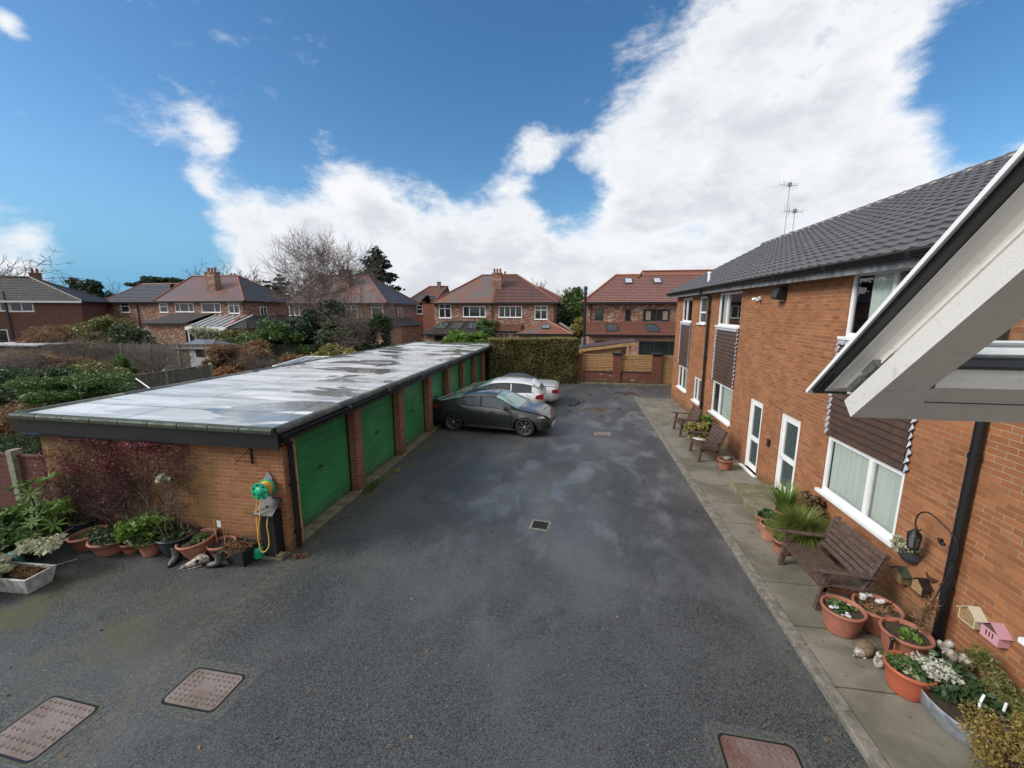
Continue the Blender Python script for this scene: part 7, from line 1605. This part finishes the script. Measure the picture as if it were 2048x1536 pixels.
# dried stems on the rod
o=leaves('clinging_stems',l_brown,t,420,lambda r_,n:((lambda u:np.array(pts[0])[None]*(1-u)+np.array(pts[1])[None]*u+r_.normal(size=(n,3))*np.array([.03,.03,.05]))(.15+.40*r_.rand(n)[:,None]),None),.012,96,6)
t=thing('lantern','black iron candle lantern with frosted panes hanging from the shepherd hook','lantern',(4.42,5.70,1.22))
b=MB(); b.lathe((0,0,0),[(0,0),(.06,0),(.066,.02)],6); b.lathe((0,0,.19),[(.085,0),(.075,.02),(.02,.075),(.012,.09),(0,.1)],6)
for q in range(6): a=q*math.pi/3; b.tube([(math.cos(a)*.060,math.sin(a)*.060,.01),(math.cos(a)*.078,math.sin(a)*.078,.195)],.006,4)
b.tube([(math.cos(a)*.02,0,.30+math.sin(a)*.02) for a in [q*.7 for q in range(10)]],.003,4); child(b,'frame',m_iron,t)
b=MB(); b.lathe((0,0,.02),[(.055,0),(.072,.17)],6); child(b,'panes',M('lantern_glass',(.10,.10,.10),.15),t)
# wall planter
t=thing('wall_basket','dark grey half-round wall planter with cream-leaved trailing plant under the window','hanging basket',(4.65,5.98,.86),0)
b=MB(); n=12; vs=[]
for i,(r_,z_) in enumerate(((.05,0),(.11,.03),(.16,.12),(.18,.20),(.19,.215))):
    for q in range(n+1): a=math.pi/2+math.pi*q/n; vs.append((math.cos(a)*r_,math.sin(a)*r_,z_))
b.add(vs,[(i*(n+1)+q,i*(n+1)+q+1,(i+1)*(n+1)+q+1,(i+1)*(n+1)+q) for i in range(4) for q in range(n)],0,True); child(b,'basket',M('slate_grey_plastic',(.055,.062,.075),.5),t)
b=MB(); b.prism([(math.cos(math.pi/2+math.pi*q/n)*.17,math.sin(math.pi/2+math.pi*q/n)*.17,.17) for q in range(n+1)],(0,0,.02)); child(b,'soil',m_soil,t); lclump(t,'foliage',(-.09,0,.24),(.15,.24,.07),500,.035,l_var,97,k=16)
t=thing('wall_basket','empty small half-round rusty planter bracket on the brick below the lantern','hanging basket',(4.65,5.62,.80)); b=MB(); vs=[]
for i,(r_,z_) in enumerate(((.02,0),(.07,.05),(.09,.10))):
    for q in range(9): a=math.pi/2+math.pi*q/8; vs.append((math.cos(a)*r_*.6,math.sin(a)*r_,z_))
b.add(vs,[(i*9+q,i*9+q+1,(i+1)*9+q+1,(i+1)*9+q) for i in range(2) for q in range(8)],0,True); child(b,'basket',M('rusty_tin',(.10,.045,.03),.7,var=.4,vscale=30),t)
# insect houses
def bughouse(label,loc,body,roofm,w=.20,h=.21,d=.11,fill='tubes',rw=.03):
    t=thing('insect_house',label,'insect house',loc,0,'insect houses on the brick wall'); b=MB(); y=w/2
    # gable faces -Y / the house front is turned down the path
    b.prism([(0,-y,0),(0,y,0),(0,y,h*.62),(0,0,h),(0,-y,h*.62)],(-.006,0,0)); 
    b.box(-d,-.006,-y,-y+.01,0,h*.62); b.box(-d,-.006,y-.01,y,0,h*.62); b.box(-d,-.006,-y+.01,y-.01,0,.01); child(b,'house_box',body,t)
    b=MB()
    for s_ in(1,-1):
        dv=Vector((0,s_*y,-(h*.38))).normalized(); nv=Vector((0,s_*h*.38,y)).normalized(); b.obox(Vector((0,0,h+.002)),X_,dv,nv,-d-.012,0,0,math.hypot(y,h*.38)+rw,0,.009)
    child(b,'pitched_roof',roofm,t)
    b=MB(); rs=random.Random(int(loc[1]*100))
    if fill=='tubes':
        for i in range(12):
            for j in range(12):
                yy=-y+.020+i*.0145; zz=.020+j*.0150
                if abs(yy)>y-.014 or zz>h*.60+(1-abs(yy)/y)*h*.33: continue
                b.lathe((-d+.03,yy,zz),[(.0065,0),(.0065,.028+rs.uniform(-.006,.004)),(.0035,.028),(.0035,.01)],6,0,-X_)
        child(b,'hollow_stems',M('bamboo_stems_%d'%int(loc[1]*10),(.42,.29,.14),.8,col2=(.15,.09,.05),vscale=80),t)
    else:
        b.box(-d,-d+.006,-y+.01,y-.01,.01,h*.60); child(b,'front_board',body,t); b=MB()
        for q in (-.035,0,.035): b.box(-d-.002,-d,q-.006,q+.006,h*.22,h*.50)
        child(b,'slots',m_room,t); b=MB(); b.prism([(-d+.004,-y+.02,h*.62),(-d+.004,y-.02,h*.62),(-d+.004,0,h*.95)],(.01,0,0)); child(b,'cone_filling',M('pine_cone_filling',(.16,.10,.07),.9,var=.6,vscale=60,bump=1),t)
bughouse('weathered brown insect house with mossy roof on the wall below the planter',(4.645,6.03,.54),M('weathered_tan_wood',(.20,.14,.07),.8,var=.4,vscale=20),m_grn)
bughouse('almost black insect house between the weathered one and the downpipe',(4.645,5.68,.60),M('black_stained_wood',(.028,.02,.016),.4),M('near_black_roof_wood',(.022,.015,.013),.35))
bughouse('cream yellow insect house with open front right of the downpipe',(4.645,4.98,.73),M('cream_painted_wood',(.55,.50,.30),.6,var=.1),M('pale_cream_wood',(.52,.48,.36),.6,var=.15))
bughouse('pink insect house with three slots beside the cream one',(4.645,4.71,.74),M('pink_painted_wood',(.55,.27,.31),.6),M('dusty_pink_wood',(.47,.25,.29),.6,var=.1),fill='slots')
# trough, statue, shrubs at the bottom right
t=thing('galvanised_trough','grey-blue boat-shaped metal trough planter with white flowering plants','planter',(4.02,4.32,PH),0)
b=MB(); n=22; vs=[]
for (s_,z_) in ((.75,0),(.85,.02),(1.0,.20),(1.03,.22),(.97,.22),(.9,.17)):
    for q in range(n): a=2*math.pi*q/n; vs.append((math.cos(a)*.27*s_,math.sin(a)*.46*s_,z_+.05*abs(math.sin(a))**3*(z_>.1)))
b.add(vs,[(i*n+q,i*n+(q+1)%n,(i+1)*n+(q+1)%n,(i+1)*n+q) for i in range(5) for q in range(n)],0,True); child(b,'trough_body',m_trough,t)
b=MB(); b.prism([(math.cos(2*math.pi*q/n)*.245,math.sin(2*math.pi*q/n)*.42,.15) for q in range(n)],(0,0,.03)); child(b,'soil',m_soil,t)
lclump(t,'foliage',(.05,.1,.30),(.26,.40,.13),900,.055,l_dark,101,k=20); lclump(t,'pale_flower_heads',(-.05,.22,.36),(.20,.20,.09),600,.03,leaf_mat('cream_flower',(.42,.43,.33),(.68,.68,.60)),102,k=18)
b=MB(); b.tube([(.0,-.25,.2),(.05,-.15,.36),(.12,-.1,.42)],.012,6); b.tube([(.2,-.2,.2),(.22,-.2,.45)],.012,6); child(b,'white_tags',m_upvc,t)
t=thing('stone_statue','white weathered stone angel ornament beside the foot of the near downpipe','ornament',(4.42,4.93,PH),.4)
b=MB(); b.lathe((0,0,0),[(0,0),(.09,0),(.085,.10),(.06,.2),(.07,.27),(.05,.32),(.025,.35)],14); child(b,'body',m_bone,t); b=MB(); b.blob((-.02,.02,.39),.042,.045,.052,seg=12,rings=8); child(b,'head',m_bone,t)
for sd in(1,-1):
    b=MB(); b.blob((.03,sd*.10,.27),.03,.075,.07,jit=.5,seed=sd,seg=10,rings=7); child(b,'wing',m_bone,t)
b=MB(); b.tube([(-.04,.05,.27),(-.09,.0,.22),(-.05,-.05,.2)],.016,6); child(b,'arm',m_bone,t)
bush('black-leaved small plant at the foot of the downpipe',(4.30,5.12,PH+.13),(.20,.17,.13),600,.045,leaf_mat('black_leaf',(.012,.012,.012),(.03,.03,.028)),103,k=14,stem=False)
bush('golden-brown heather-like shrub filling the bottom right corner',(4.18,3.52,.30),(.50,.60,.34),30000,.016,l_gold,104,k=60,cr_=.3,stem=True,shell=.5,elong=1.8)
bush('green-tinged low shrub at the path edge below the golden one',(4.25,3.15,.20),(.55,.45,.28),12000,.020,l_olive,105,k=36,stem=False)
bush('fine wispy green shrub against the brick wall behind the trough',(4.45,4.35,.36),(.18,.55,.34),6000,.016,l_olive,106,k=26,elong=3,stem=True)
bush('dry brown stems with dead flower heads against the wall at the right edge',(4.45,3.72,.55),(.16,.42,.40),5000,.015,l_brown,107,k=24,elong=2.5,stem=True)
t=thing('garden_stake','thin dark metal stake leaning against the wall at the right edge','stake',(4.45,3.9,.2)); b=MB(); b.tube([(0,.12,-.1),(.12,-.32,1.05)],.010,6); child(b,'rod',m_iron,t)
potted('terracotta pot rim cut off by the bottom right corner',(4.05,2.72,PH),.2,.30,m_terra,None,group=PG)

def litter(r_,n):
    k=r_.rand(n); P=np.zeros((n,3))
    for i in range(n):
        if k[i]<.35: P[i]=(2.80-abs(r_.normal())*.25,r_.uniform(1.5,20),.008)
        elif k[i]<.55: P[i]=(-4.9+abs(r_.normal())*.25,r_.uniform(6.2,13),.008)
        elif k[i]<.70: P[i]=(r_.uniform(3.1,4.5),r_.uniform(2.5,20),.078)
        else: P[i]=(r_.uniform(-9,2.8),r_.uniform(2.2,12),.008)
    return P,None
o=leaves('fallen_leaves',M('dead_leaf_litter',(.20,.13,.06),.8,col2=(.10,.06,.03),vscale=2),None,420,litter,.032,301,1.4)
tag(o,'small brown dead leaves scattered over the yard and path','leaf litter',kind='stuff')
